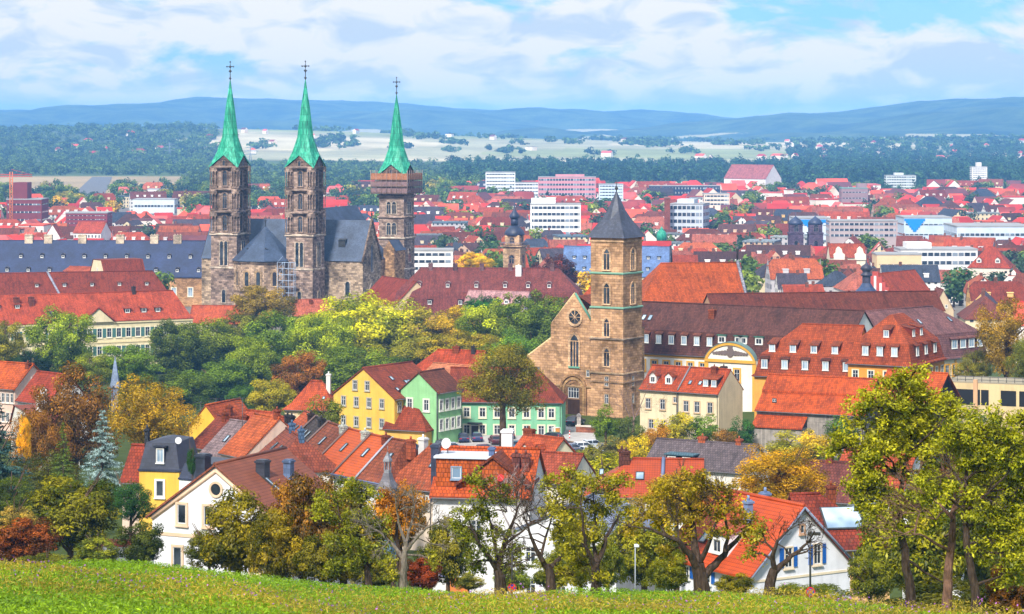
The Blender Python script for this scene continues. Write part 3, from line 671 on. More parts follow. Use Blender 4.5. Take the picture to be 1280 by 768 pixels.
    q.lathe(0, 0, [(.1, Ht + 4.1), (.55, Ht + 4.62), (.1, Ht + 5.1)], 8)
    q.obj('cross', 'dark_metal', tw)
    return tw
DC = 852.0; c0 = P(334.5, 386, DC); gz0 = c0.z
cath = thing('cathedral', 'dark stone cathedral with three green copper spires above the autumn trees', 'cathedral', (c0.x, c0.y, gz0), R(-20))
HT = 47.0                                                  # foot to spire eaves
for x_ in (-13.8, 13.8): cath_tower(cath, x_, 0, HT, 4.8, True)
cath_tower(cath, 14.0, 78, HT - 4.2, 5.0, False)
# west choir between the towers: five sided, slate tent roof
q = MB(); cw_ = [(-9.3, 2), (-9.3, -6.5), (-4.2, -11.5), (4.2, -11.5), (9.3, -6.5), (9.3, 2)]
q.rings([[(x, y, z) for x, y in cw_] for z in (-6, 16.2)], 0); choir = q.obj('choir', 'ashlar', cath, S(172, 146, 122))
for i in range(1, 6):
    a, b = Vector(cw_[i - 1]), Vector(cw_[i]); d = (b - a); L_ = d.length; d.normalize(); rz = math.atan2(d.y, d.x); k_ = 2 if L_ > 8.2 else 1
    for j in range(k_):
        p_ = a + d * L_ * (j + .5) / k_
        arch_window(choir, (p_.x, p_.y, 8.2), rz, 1.4, 4.6, False, S(190, 160, 124), .55, 0, trac=False); arch_window(choir, (p_.x, p_.y, -.3), rz, 1.6, 3.2, False, S(160, 130, 100), .5, 0, trac=False)
for z_, e_ in ((4.6, .25), (15.6, .4), (6.0, .12)):
    q = MB(); q.rings([[(x * (1 + e_ / 9), y - (e_ if y < 0 else 0), z) for x, y in cw_] for z in (z_, z_ + .5)], 0); q.obj('string_course', 'ashlar', choir, S(120, 100, 82))
q = MB(); ap = (0, -1.5, 27.5); ee = [(x * 1.07, y * 1.07 if y < 0 else y, 16.3) for x, y in cw_]
for i in range(5): q.poly([ee[i], ee[i + 1], ap])
q.poly([ee[5], ee[0], ap]); crf = q.obj('choir_roof', 'slate', cath, SLATE)
q = MB(); q.lathe(ap[0], ap[1], [(.15, 27), (.12, 29), (.4, 29.3), (.1, 29.7), (.07, 31)], 8); q.box(-.6, .6, ap[1] - .07, ap[1] + .07, 30.1, 30.3); q.obj('cross', 'dark_metal', crf)
for x_ in (-3.2, 3.2):
    q = MB(); q.box(-.5, .5, 0, 1.6, 0, 1); q.poly([(-.62, -.15, 1), (.62, -.15, 1), (0, -.15, 1.5)]); q.box(-.62, .62, -.15, 1.8, 1, 1.15); q.obj('dormer', 'dark_metal', crf, None, (x_, -8.2, 19.2))
def wing(name, x0, x1, y0, y1, H, rise, ridge_x, wall, roofc=SLATE, both=True):
    w = MB(); r = MB()
    if ridge_x:
        ym = (y0 + y1) / 2; w.prism([(0, 0)] * 0 + [(x0, -6), (x1, -6), (x1, H), (x0, H)], y0, y1)
        for xx in (x0, x1): w.poly([(xx, y0, H), (xx, y1, H), (xx, ym, H + rise)])
        for a, b in ((y0 - .5, ym), (y1 + .5, ym)):
            sl = rise / abs(ym - y0) * .5
            r.poly([(x0 + .15, a, H - sl + .15), (x1 - .15, a, H - sl + .15), (x1 - .15, b, H + rise + .15), (x0 + .15, b, H + rise + .15)])
    else:
        xm = (x0 + x1) / 2; w.prism([(x0, -6), (x1, -6), (x1, H), (x0, H)], y0, y1)
        for yy in (y0, y1): w.poly([(x0, yy, H), (x1, yy, H), (xm, yy, H + rise)])
        sl = rise / (xm - x0) * .5
        for a, b in ((x0 - .5, xm), (x1 + .5, xm)): r.poly([(a, y0 + .1, H - sl + .15), (a, y1, H - sl + .15), (b, y1, H + rise + .15), (b, y0 + .1, H + rise + .15)])
    o = w.obj(name, 'ashlar', cath, wall); ro = r.obj(name + '_roof', 'slate', cath, roofc); return o, ro
tr, trr = wing('transept', -28.5, 31, 8, 23, 16.5, 12.6, True, S(168, 146, 122))
# coped gable end of the transept, facing right
for s_ in (-1, 1):
    q = MB(); q.tube([(31.1, 15.5 + s_ * 8.2, 15.6), (31.1, 15.5, 29.8)], .42, 4); q.obj('gable_coping', 'ashlar', tr, S(140, 118, 100))
arch_window(tr, (31, 15.5, 2), R(90), 3.2, 6, True, STL, .5, 2); arch_window(tr, (31, 15.5, 12), R(90), 1.2, 9, True, STL, .4, 0, trac=False); arch_window(tr, (25.5, 8, 4), 0, 1.6, 5, False, STL, .4, 0, trac=False)
q = MB(); q.lathe(31, 15.5, [(.2, 29.6), (.15, 31), (.45, 31.4), (.1, 31.9), (.08, 33)], 8); q.box(30.93, 31.07, 14.9, 16.1, 32, 32.25); q.obj('cross', 'dark_metal', tr)
q = MB(); q.box(-1.2, 1.2, 0, 2.6, -.5, 1.7); q.poly([(-1.5, -.3, 1.7), (1.5, -.3, 1.7), (1.2, 2.8, 2.4), (-1.2, 2.8, 2.4)]); q.obj('dormer', 'dark_metal', trr, None, (22.5, 10, 21))
wing('nave', -8, 8, 20, 74, 21, 11, False, S(158, 130, 100))
wing('aisle', 6, 15, 23, 70, 14, 4.5, False, S(168, 140, 108))
wing('gallery', 14.8, 19, 64, 74, 17, 3, False, S(180, 140, 100))
# scaffolding against the choir and round the top of the east tower
def cloc(x, y, z): v = Matrix.Rotation(R(-20), 3, 'Z') @ Vector((x, y, 0)); return (c0.x + v.x, c0.y + v.y, gz0 + z)
sc_ = thing('scaffolding', 'grey steel scaffold standing against the cathedral choir wall', 'scaffolding', cloc(9.8, -9.0, 0), R(-20))
q = MB()
for x_ in (-2, 0, 2, 4):
    for y_ in (0, 1.3): q.tube([(x_, y_, -6), (x_, y_, 16)], .09, 5)
for z_ in range(0, 17, 2):
    for y_ in (0, 1.3): q.tube([(-2, y_, z_), (4, y_, z_)], .07, 5)
    q.tube([(-2, 0, z_), (0, 0, z_ + 2)], .06, 5)
q.obj('frame', 'concrete', sc_, S(150, 165, 185))
for z_ in range(2, 17, 4): q = MB(); q.box(-2, 4, .1, 1.2, z_ - .12, z_); q.obj('deck', 'wood', sc_, S(150, 130, 110))
v = cloc(14.0, 78, HT - 4.2)
sc_ = thing('scaffolding', 'timber and steel scaffold platform wrapped round the right cathedral tower', 'scaffolding', v, R(-20))
q = MB(); s_ = 7.0
for z0, z1 in ((-6.4, -6.1), (-4.0, -3.75), (-1.6, -1.3)): q.rings([rect_ring(5.1, z0), rect_ring(s_, z0), rect_ring(s_, z1), rect_ring(5.1, z1), rect_ring(5.1, z0)], 0, (False, False))
q.obj('deck', 'wood', sc_, S(120, 96, 82))
q = MB(); q.rings([rect_ring(s_ + .05, -1.3), rect_ring(s_ + .05, .9), rect_ring(s_ - .1, .9), rect_ring(s_ - .1, -1.3)], 0, (False, False)); q.obj('guard_boards', 'wood', sc_, S(176, 118, 84))
for z0 in (-6.0, -3.6):
    q = MB(); q.rings([rect_ring(s_ + .03, z0), rect_ring(s_ + .03, z0 + 1.6), rect_ring(s_ - .05, z0 + 1.6), rect_ring(s_ - .05, z0)], 0, (False, False)); q.obj('guard_net', 'wood', sc_, S(140, 112, 110))
q = MB()
for i in range(8):
    for sx_, sy_ in ((1, 0), (-1, 0), (0, 1), (0, -1)):
        o_ = -s_ + 2 * s_ * i / 7; p_ = (sx_ * s_ * 1.02 - sy_ * o_, sy_ * s_ * 1.02 + sx_ * o_); q.tube([(p_[0], p_[1], -6.6), (p_[0], p_[1], 2)], .08, 5)
q.obj('frame', 'concrete', sc_, S(150, 130, 120))

# ================================================================ collegiate church with the square tower
SAND = S(192, 150, 112); SANDL = S(210, 172, 134)
DK = 462.0; k0 = P(738.5, 520, DK); rzk = R(-33)
ch = thing('church', 'sandstone church with square tower, slate tent roof and round portal', 'church', (k0.x, k0.y, 21.2), rzk)
zk = lambda py: CZ + (HZ - py) / F * (DK - 2) - 21.2
sT = 6.75; He = zk(296.5)
T = MB(); T.rings([[(0, 0, z), (sT, 0, z), (sT, sT, z), (0, sT, z)] for z in (-4, He)], 0); tw = T.obj('tower', 'sandstone', ch, SAND)
for py, mt, cl, e_ in ((342, 'painted', S(110, 150, 128), .2), (385, 'painted', S(110, 150, 128), .2), (424, 'sandstone', S(150, 130, 110), .28), (467, 'sandstone', S(165, 140, 110), .25), (302, 'sandstone', SANDL, .2), (478, 'sandstone', S(150, 120, 90), .18)):
    z = zk(py); q = MB(); q.rings([[(-e, -e, zz), (sT + e, -e, zz), (sT + e, sT + e, zz), (-e, sT + e, zz)] for zz, e in ((z - .2, .02), (z - .1, e_), (z + .08, e_), (z + .22, .02))], 0); q.obj('string_course', mt, tw, cl)
for (x, y, rz) in ((sT / 2, 0, 0), (sT, sT / 2, R(90)), (0, sT / 2, R(-90))):
    for py, h, w in ((337.5, 3.7, 1.2), (380, 3.7, 1.2)): arch_window(tw, (x, y, zk(py)), rz, w, h, True, SANDL, .32, 1)
    if rz == 0:
        for py, h, w in ((421, 3.2, 1.1), (458, 3.2, 1.1)): arch_window(tw, (x, y, zk(py)), rz, w, h, True, SANDL, .32, 1)
    for py in (483, 505): window(tw, (x, y, zk(py)), rz, .8, 1.7, S(150, 120, 90), .2, 2, 2)
q = MB(); cx = sT / 2; o_ = sT / 2 + .55
def sq(r, z, c=1): return [(cx + r * a * (c if i % 2 == 0 else 1), cx + r * b * (c if i % 2 == 0 else 1), z) for i, (a, b) in enumerate(((-1, -1), (0, -1), (1, -1), (1, 0), (1, 1), (0, 1), (-1, 1), (-1, 0)))]
zt = zk(241)
q.rings([sq(o_, He - .15), sq(o_ * .80, He + 1.3), sq(o_ * .56, He + 3.0, .93), sq(o_ * .37, He + 4.8, .8), sq(.1, zt)], 0); hel = q.obj('tent_roof', 'slate', tw, S(70, 74, 90))
q = MB(); q.lathe(cx, cx, [(.1, zt - .3), (.1, zt + .3), (.38, zt + .7), (.08, zt + 1.1), (.05, zt + 2.2)], 8); q.box(cx - .4, cx + .4, cx - .04, cx + .04, zt + 1.6, zt + 1.7); q.obj('cross', 'dark_metal', hel)
# west front: stepped outline left of the tower
W_ = lambda px: (px - 738.5) / F * DK / math.cos(R(33)) * .985
fo = [(W_(655), -3), (W_(655), zk(453) + .2), (W_(657), zk(452)), (W_(687), zk(427.5)), (W_(687), zk(409)), (W_(716), zk(370)), (0, zk(407)), (0, -3)]
q = MB(); q.prism(fo, .35, 1.6); fr = q.obj('west_front', 'sandstone', ch, SAND)
def coping(pts, mat, c, r=.3):
    q = MB(); q.tube([(x, .9, z + .1) for x, z in pts], r, 4); q.obj('gable_coping', mat, fr, c)
coping(fo[1:4], 'sandstone', S(214, 182, 132)); coping(fo[3:6], 'sandstone', S(214, 182, 132)); coping([fo[5], (-.2, fo[6][1] + .2)], 'painted', S(88, 140, 122), .3)
q = MB(); q.box(W_(710), W_(724), .05, .4, zk(463), zk(461)); q.obj('window_sill', 'painted', fr, S(96, 150, 128))
q = MB(); q.box(W_(657), -.05, .15, .4, zk(487), zk(485)); q.obj('string_course', 'sandstone', fr, S(160, 130, 95))
arch_window(fr, (W_(717), .36, zk(462)), 0, 1.75, 5.9, True, SANDL, .4, 2)
q = MB(); rr = 1.25; xc, zc = W_(717.5), zk(399)
q.rings([[(xc + r * math.cos(R(22.5 * k)), y, zc + r * math.sin(R(22.5 * k))) for k in range(16)][::-1] for r, y in ((rr + .45, .36), (rr + .45, .12), (rr, .2), (rr, .36))], 0, (False, False))
for a in (0, 45, 90, 135): c_, s_ = math.cos(R(a)), math.sin(R(a)); q.tube([(xc - rr * c_, .27, zc - rr * s_), (xc + rr * c_, .27, zc + rr * s_)], .06, 4)
q.obj('round_window', 'sandstone', fr, SANDL); q = MB(); q.poly([(xc + rr * math.cos(R(22.5 * k)), .33, zc + rr * math.sin(R(22.5 * k))) for k in range(16)]); q.obj('pane', 'glass', fr)
# portal: stepped round arch with a dark doorway and fanlight
for k, (w, h, y) in enumerate(((5.6, 7.6, .28), (4.6, 6.9, .2), (3.6, 6.2, .13))):
    a = arch_pts(w, h, False, 8); b = arch_pts(w - .8, h - .4, False, 8); q = MB(); n_ = len(a)
    for i in range(n_):
        j = (i + 1) % n_
        if i == 0: continue
        q.poly([(a[i][0], -y, a[i][1]), (a[j][0], -y, a[j][1]), (b[j][0], -y, b[j][1]), (b[i][0], -y, b[i][1])]); q.poly([(a[j][0], -y, a[j][1]), (a[i][0], -y, a[i][1]), (a[i][0], .4, a[i][1]), (a[j][0], .4, a[j][1])]); q.poly([(b[i][0], -y, b[i][1]), (b[j][0], -y, b[j][1]), (b[j][0], .4, b[j][1]), (b[i][0], .4, b[i][1])])
    q.obj('portal_arch', 'sandstone', fr, [S(150, 115, 80), S(172, 136, 94), S(140, 106, 74)][k], (W_(716), .3, zk(523)))
window(fr, (W_(716), .36, zk(501)), 0, 2.3, 1.9, S(120, 90, 65), .15, 4, 2); q = MB(); q.box(-1.3, 1.3, -.03, .03, 0, 3.1); q.obj('door', 'wood', fr, S(60, 40, 28), (W_(716), .3, zk(523)))
for px in (671, 734): window(fr, (W_(px), .36, zk(473)), 0, .7, 1.2, S(160, 128, 90), .15, 2, 2)
r_ = MB(); x1, x2, x3 = W_(687), W_(716), 0
r_.poly([(x1, 1.7, fo[4][1] - .3), (x1, 10, fo[4][1] - .3), (x2, 10, fo[5][1] - .3), (x2, 1.7, fo[5][1] - .3)]); r_.poly([(x2, 1.7, fo[5][1] - .3), (x2, 10, fo[5][1] - .3), (6, 10, fo[4][1] - .3), (6, 1.7, fo[4][1] - .3)])
r_.poly([(fo[1][0], 1.7, fo[1][1] - .3), (fo[1][0], 10, fo[1][1] - .3), (x1, 10, fo[3][1] - .3), (x1, 1.7, fo[3][1] - .3)]); r_.obj('roof', 'roof_tiles', ch, S(150, 62, 48))
w_ = MB(); w_.box(fo[1][0] + .2, x1, 1.6, 9.8, -3, fo[1][1] - .4); w_.box(x1, 5.5, 1.61, 9.8, -3, fo[4][1] - .5); w_.obj('wall', 'sandstone', ch, SAND)
# ================================================================ named buildings round the two churches
RED, ORANGE, BRICK, BROWN, MAUVE, PINK = S(178, 52, 34), S(208, 72, 30), S(150, 56, 40), S(118, 52, 42), S(122, 66, 70), S(196, 74, 62)
OCHRE = S(214, 158, 58)
# long monastery range: white walls with ochre trim, deep mauve mansard roof
A, B = E((779, 439), (1060, 454), 493)
mo = House('monastery', 'long white monastery range with purple brown mansard roof and ochre trim', 'monastery', A, B, 14.5, [(0, 0), (1.0, 4.1), (7.25, 8.9)], wall=S(232, 228, 220), roof=S(104, 54, 52), base=17.5)
mo.band('f', -.75, .6, OCHRE, .16); mo.pil('f', [.012], -12, -.8, .9, OCHRE)
mo.win('f', [.035 + .055 * i for i in range(7)], -3.4, w=1.1, h=1.9, color=OCHRE, sur=.28); mo.win('f', [.035, .09, .145], -8.6, w=1.1, h=2.2, color=OCHRE, sur=.28)
mo.dorm('f', [.045 + .058 * i for i in range(7)], .35, 1.25, 2.1, 'shed', S(60, 45, 45), S(128, 62, 52), win=(1.0, 1.5), glass='bright_glass')
mo.dorm('f', [.445, .52, .54, .61], .55, 1.6, 1.5, 'flat', S(225, 222, 214), S(70, 120, 105), win=(1.2, 1.0))
for u_, y in ((.36, 4.5),): mo.chim(u_, y, 1.6, w=1.2, d=1.0)
mo.sky('f', [.055, .085], 3.0, .8, 1.5)
# curved pediment bay of the monastery
o, al, inn, rz, ln = mo.face('f'); xc = mo.L * .50 - mo.L / 2; bw = 10.6
q = MB(); q.box(xc - bw / 2, xc + bw / 2, -1.0, .02, -1, mo.H - .4); arc = [(xc + bw / 2 * math.cos(R(18 + 8 * k)) / math.cos(R(18)), mo.H - .4 + (math.sin(R(18 + 8 * k)) - math.sin(R(18))) * 4.6) for k in range(19)]
q.prism(arc, -1.0, .9); bay = q.obj('pediment_bay', 'plaster', mo.root, S(236, 232, 222))
q = MB(); inner = [(xc + (x - xc) * .9, mo.H - .4 + (z - mo.H + .4) * .84) for x, z in arc]
for i in range(18): q.prism([arc[i], inner[i], inner[i + 1], arc[i + 1]], -1.25, -.98)
q.obj('arch_trim', 'painted', bay, OCHRE); q = MB(); q.box(xc - bw / 2, xc + bw / 2, -1.3, -.99, mo.H - 1, mo.H - .45); q.obj('cornice', 'painted', bay, OCHRE)
q = MB()
for i in range(18):
    a, b = arc[i], arc[i + 1]; up = lambda p: (p[0], p[1] + .12); q.prism([up(a), a, b, up(b)], -1.35, .8)
q.obj('arch_roof', 'painted', bay, S(104, 128, 124))
# relief with a crowned shield and scrolls
q = MB(); q.prism([(xc + .75 * math.cos(R(a)), mo.H + .95 + .95 * math.sin(R(a))) for a in range(0, 360, 30)], -1.22, -.98); q.box(xc - .5, xc + .5, -1.2, -.98, mo.H + 1.8, mo.H + 2.25)
for s_ in (-1, 1):
    for k in range(5): rr = .62 - .08 * k; q.prism([(xc + s_ * (1.1 + .58 * k) + rr * math.cos(R(a)), mo.H + .80 - .03 * k + rr * .8 * math.sin(R(a))) for a in range(0, 360, 45)], -1.15 - .01 * k, -.98)
q.obj('coat_of_arms', 'plaster', bay, S(120, 105, 100))
for u_ in (.455, .53):
    for z in (-4.4, -9.2): window(bay, (u_ * mo.L - mo.L / 2, -1.0, mo.H + z), 0, 1.1, 2.2, OCHRE, .28)
for s_ in (-1, 1): q = MB(); q.box(xc + s_ * bw * .47 - .4, xc + s_ * bw * .47 + .4, -1.14, -.99, -1, mo.H - 1); q.obj('pilaster', 'painted', bay, OCHRE)
A, B = E((1098, 456), (1234, 443), 482)
h = House('monastery_wing', 'white and ochre wing with pale mauve mansard roof, right of the orange mansion', 'monastery', A, B, 15, [(0, 0), (1.0, 4.4), (7.5, 9.2)], ('gable', 'hip'), wall=S(230, 214, 176), roof=S(140, 86, 92), base=18)
h.win('f', (7, .55, .97), -3.4, w=1.1, h=2.0, color=OCHRE, sur=.26); h.win('f', (4, .74, .97), -7.6, w=1.1, h=2.0, color=OCHRE, sur=.26); h.pil('f', [.7, .82, .985], -9, -.3, .6, OCHRE)
h.dorm('f', [.70, .78, .86, .94], .3, 1.9, 2.1, 'shed', S(70, 55, 55), S(140, 80, 80), win=(1.5, 1.5), glass='bright_glass'); h.sky('f', (6, .52, .8), 3.6, .7, 1.4)
A, B = E((893, 392), (1180, 388), 545)
h = House('long_hall', 'long low dark red roof behind the monastery ridge', 'hall', A, B, 11, [(0, 0), (5.5, 3.6)], wall=S(190, 150, 120), roof=S(120, 44, 36), base=18)
for u_ in (.2, .45, .62, .8): h.chim(u_, 6.5, .9, w=.7, d=.7)
A, B = E((800, 383), (934, 381), 556)
h = House('church_hall', 'broad orange-red roof with grey coped gable right behind the square church tower', 'hall', A, B, 17, [(0, 0), (8.5, 8.6)], ('hip', 'gable'), wall=S(200, 160, 120), roof=S(196, 68, 34), base=18, hipk=.8)
q = MB()
for s_ in (-1, 1): q.tube([(h.L / 2 + .3, 8.5 + s_ * 8.9, h.H - .2), (h.L / 2 + .3, 8.5, h.H + 9.1)], .38, 4)
q.obj('gable_coping', 'sandstone', h.root, S(140, 140, 150)); q = MB(); q.lathe(h.L / 2 + .3, 8.5, [(.25, h.H + 9), (.22, h.H + 11.2), (.45, h.H + 11.6), (.1, h.H + 12.6)], 8); q.obj('finial', 'dark_metal', h.root)
A, B = E((722, 379), (742, 382), 500)
House('church_annex', 'small bright red roof between copper beech and the square church tower', 'house', A, B, 9, [(0, 0), (4.5, 4.6)], wall=CREAM, roof=S(196, 56, 40), base=18)
# orange mansion: two mansard wings
A, B = E((943, 468.5), (1066, 473.5), 436)
h = House('mansion_wing', 'orange-red mansard wing with two rows of dark framed dormers', 'mansion', A, B, 13, [(0, 0), (.85, 3.3), (6.5, 8.2)], ('hip', 'gable'), wall=S(226, 166, 78), roof=S(176, 58, 34), base=17)
h.dorm('f', (5, .10, .93), .22, 1.3, 1.9, 'shed', S(58, 40, 38), S(110, 48, 40), win=(.95, 1.35), glass='bright_glass'); h.dorm('f', (4, .16, .80), 1.3, 1.3, 1.5, 'shed', S(120, 50, 38), S(150, 60, 44), win=(.95, 1.2), glass='bright_glass')
A, B = E((1060, 453), (1139, 457), 428)
h = House('mansion_pavilion', 'ochre walled corner pavilion with tall hipped orange-red mansard roof', 'mansion', A, B, 15.5, [(0, 0), (.8, 3.2), (5.3, 7.6)], ('hip', 'hip'), wall=S(222, 152, 62), roof=S(182, 62, 38), base=16)
h.win('f', (4, .12, .86), -3.1, w=1.0, h=1.9, color=S(232, 214, 180), sur=.14); h.win('r', (6, .08, .92), -3.1, w=1.0, h=1.9, color=S(232, 214, 180), sur=.14); h.win('r', (6, .08, .92), -7, w=1.0, h=1.9, color=S(232, 214, 180), sur=.14)
h.band('f', -.4, .4, S(150, 70, 50), .25); h.band('r', -.4, .4, S(150, 70, 50), .25)
h.dorm('f', [.27, .5, .73], .25, 1.3, 1.9, 'shed', S(70, 42, 38), S(150, 56, 40), win=(.95, 1.35), glass='bright_glass'); h.dorm('f', [.55], 1.7, 1.3, 1.5, 'shed', S(120, 50, 38), S(150, 60, 44), glass='bright_glass')
h.dorm('r', [.22, .48, .75], .25, 1.3, 1.9, 'shed', S(70, 42, 38), S(150, 56, 40), win=(.95, 1.35), glass='bright_glass'); h.dorm('r', [.35, .58], 1.7, 1.3, 1.5, 'shed', S(120, 50, 38), S(150, 60, 44), glass='bright_glass')
A, B = E((946, 512), (1080, 519), 402)
h = House('barn', 'grey timber barn under a bright orange roof in two steps', 'barn', A, B, 12, [(0, 0), (3.0, 2.1), (3.02, 2.6), (6, 4.8)], wall=S(150, 140, 130), roof=S(206, 62, 26), wmat='wood', base=19)
q = MB(); q.poly([(-h.L / 2, -2.6, h.H - 2.3), (-h.L * .02, -2.6, h.H - 2.3), (-h.L * .02, 0, h.H - .7), (-h.L / 2, 0, h.H - .7)]); q.poly([(-h.L / 2, -2.6, h.H - 2.5), (-h.L / 2, -2.6, h.H - 2.3), (-h.L / 2, 0, h.H - .7)]); q.poly([(-h.L / 2, -2.6, h.H - 2.5), (-h.L * .02, -2.6, h.H - 2.5), (-h.L * .02, -2.6, h.H - 2.3), (-h.L / 2, -2.6, h.H - 2.3)]); q.obj('porch_roof', 'roof_tiles', h.root, S(196, 58, 28))
q = MB(); q.box(-h.L / 2 + .1, -h.L * .03, -2.3, -.01, -2, h.H - 2.4); q.obj('lean_to', 'wood', h.root, S(160, 150, 140)); window(h.root, (-h.L * .36, 0, h.H + 1.2), 0, .6, .5, DARKW, .05).location.y = 1.35
A, B = E((1098, 497), (1166, 502), 398)
h = House('barn', 'orange roofed barn with dark boarded gable end, below the ochre pavilion', 'barn', A, B, 8, [(0, 0), (4, 3.8)], wall=S(58, 44, 40), roof=S(204, 64, 30), wmat='wood', base=18, vover=.6)
# retaining terrace at the right
A, B = E((1186, 478), (1320, 483), 404)
h = House('terrace_wall', 'cream terrace wall with dark openings and a railing on top', 'wall', A, B, 9, [(0, 0), (.01, .01)], wall=S(222, 196, 148), roof=S(150, 140, 120), base=17, over=0, rmat='concrete')
for u_, w in ((.14, 5.2), (.34, 1.2), (.56, 2.4), (.75, 3)): q = MB(); q.box(-w / 2, w / 2, -.05, .02, -3.4, -1.0); q.obj('opening', 'rubber', h.root, None, ((u_ - .5) * h.L, 0, h.H))
q = MB(); q.box(.235 * h.L - h.L / 2, .275 * h.L - h.L / 2, -.4, .02, 0, h.H + .6); q.obj('pier', 'plaster', h.root, S(214, 170, 130))
q = MB(); q.tube([(-h.L / 2, .3, h.H + 1), (h.L / 2, .3, h.H + 1)], .05, 4); q.tube([(-h.L / 2, .3, h.H + .5), (h.L / 2, .3, h.H + .5)], .04, 4)
for i in range(14): x = -h.L / 2 + h.L * i / 13; q.tube([(x, .3, h.H - .05), (x, .3, h.H + 1.05)], .05, 4)
q.obj('railing', 'dark_metal', h.root)
# cream double house below the monastery
A, B = E((800, 485.5), (898.5, 492), 432); Mid = A.lerp(B, .49)
h = House('cream_house', 'cream house with red roof and two white gabled dormers, below the monastery', 'house', A, Mid, 8.4, [(0, 0), (4.2, 3.4)], ('gable', 'gable'), wall=S(226, 208, 172), roof=S(184, 52, 32), vover=.02, base=20)
h.dorm('f', [.27, .68], .9, 1.3, 1.4, 'gable', S(235, 228, 220), S(170, 60, 40)); h.win('f', [.22, .6], -3.3, w=.95, h=1.7, color=S(190, 160, 125)); h.win('f', [.93], -2.0, w=.7, h=.9, color=S(190, 160, 125)); h.win('f', [.3, .62, .93], -6.6, w=.95, h=1.5, color=S(190, 160, 125))
h = House('cream_house', 'cream house with blank beige gable wall and red roof, below the monastery', 'house', Mid, B, 8.4, [(0, 0), (4.2, 3.4)], wall=S(226, 208, 172), roof=S(190, 54, 32), vover=.02, base=20)
h.dorm('f', [.62, .82], .9, 1.25, 1.4, 'shed', S(60, 46, 44), S(170, 60, 40), glass='bright_glass'); h.sky('f', [.2, .45], 1.0, .6, .9); h.win('f', [.2, .47, .79], -3.4, w=.95, h=1.8, color=S(190, 160, 125)); h.win('f', [.2, .47, .79], -7, w=.95, h=1.6, color=S(190, 160, 125)); h.chim(.66, 3.3, 1.4, w=.9, d=.7); h.chim(.8, 4.6, 1.0, w=1.0, d=.7, color=S(90, 60, 55))
q = MB(); q.tube([(-h.L / 2, -.3, h.H + .1), (-h.L / 2, 4.2, h.H + 3.75)], .16, 4); q.obj('party_wall', 'plaster', h.root, S(130, 130, 135)); q = MB(); q.tube([(-h.L / 2 - .02, -.14, -2), (-h.L / 2 - .02, -.14, h.H)], .1, 6); q.obj('downpipe', 'dark_metal', h.root)
# yellow house, green houses, hipped cottage
A, B = E((417, 492.5), (493, 498.5), 426)
h = House('yellow_house', 'tall yellow gabled house with three rows of windows', 'house', A, B, 13, [(0, 0), (5.3, 4.5)], ridge='y', wall=S(236, 188, 84), roof=S(156, 58, 48), base=20.5)
GW = S(168, 160, 140); h.win('f', [.36, .56], 1.0, w=.85, h=1.5, color=GW); h.win('f', (4, .17, .80), -1.75, w=.85, h=1.5, color=GW); h.win('f', (4, .17, .80), -5.0, w=.85, h=1.5, color=GW); h.win('f', [.38, .72], -8.2, w=.9, h=1.5, color=GW); h.win('r', (3, .1, .5), -2.2, w=.85, h=1.5, color=GW)
h.sky('r', [.5, .56], 1.6, .9, 1.6); h.sky('r', [.3], 3.2, .7, 1.0); h.sky('r', [.2], .9, .7, 1.0); h.door('f', .55, -9, color=S(176, 110, 60))
A, B = E((481, 535), (532, 538), 419)
h = House('yellow_annex', 'low yellow annex with broad red hipped roof beside the green house', 'annex', A, B, 6, [(0, 0), (3, 3.5)], ('gable', 'hip'), wall=S(226, 178, 90), roof=S(160, 48, 34), base=20.5)
A, B = E((501, 487.5), (547, 490.6), 421)
GREEN = S(146, 198, 140)
h = House('green_house', 'bright mint green gabled house with brown roof', 'house', A, B, 7.2, [(0, 0), (3.4, 2.9)], ridge='y', wall=GREEN, roof=S(128, 62, 52), base=20.5)
h.win('f', [.25, .70], -3.1, w=.95, h=1.75, color=S(205, 205, 190), sur=.22); h.win('r', (4, .14, .86), -3.0, w=.85, h=1.6, color=S(215, 215, 200), sur=.2); h.win('r', (4, .14, .86), -6.2, w=.85, h=1.6, color=S(215, 215, 200), sur=.2)
q = MB(); q.tube([(h.L / 2 - .02, -.12, -1), (h.L / 2 - .02, -.12, h.H)], .11, 6); q.obj('downpipe', 'dark_metal', h.root)
A, B = E((561, 501), (702, 502.5), 433)
h = House('green_range', 'long mint green range with red hipped roof behind the parked cars', 'house', A, B, 9, [(0, 0), (4.5, 5.0)], ('gable', 'hip'), wall=S(130, 190, 150), roof=S(150, 46, 36), base=20.5)
for z in (-2.7, -5.6): h.win('f', [.05, .16, .30, .43, .56, .69, .82, .91], z, w=1.0, h=1.55, color=S(214, 206, 176), sur=.2)
h.door('f', .235, -6.6, 1.3, 2.4, S(70, 66, 66)); h.door('f', .955, -6.6, 1.1, 2.2, S(180, 120, 50))
q = MB(); q.box(-1.2, 1.2, -1.1, .01, 0, .2); q.obj('canopy', 'dark_metal', h.root, None, ((.235 - .5) * h.L, 0, h.H - 3.8))
A, B = E((356, 511), (419, 512.5), 432)
h = House('cottage', 'beige cottage with tall red hipped roof and white chimney', 'cottage', A, B, 8, [(0, 0), (1, .7), (4, 4.2)], ('hip', 'hip'), wall=S(222, 196, 156), roof=S(204, 64, 42), base=21, hipk=.85)
h.win('f', [.14, .46, .66], -2.2, w=.75, h=1.2, color=S(215, 205, 190)); h.chim(.76, 3.4, 2.2, w=.7, d=.6, color=WHITE, mat='plaster'); h.sky('f', [.72], 1.5, .5, .6)
A, B = E((508, 467), (596, 470), 476)
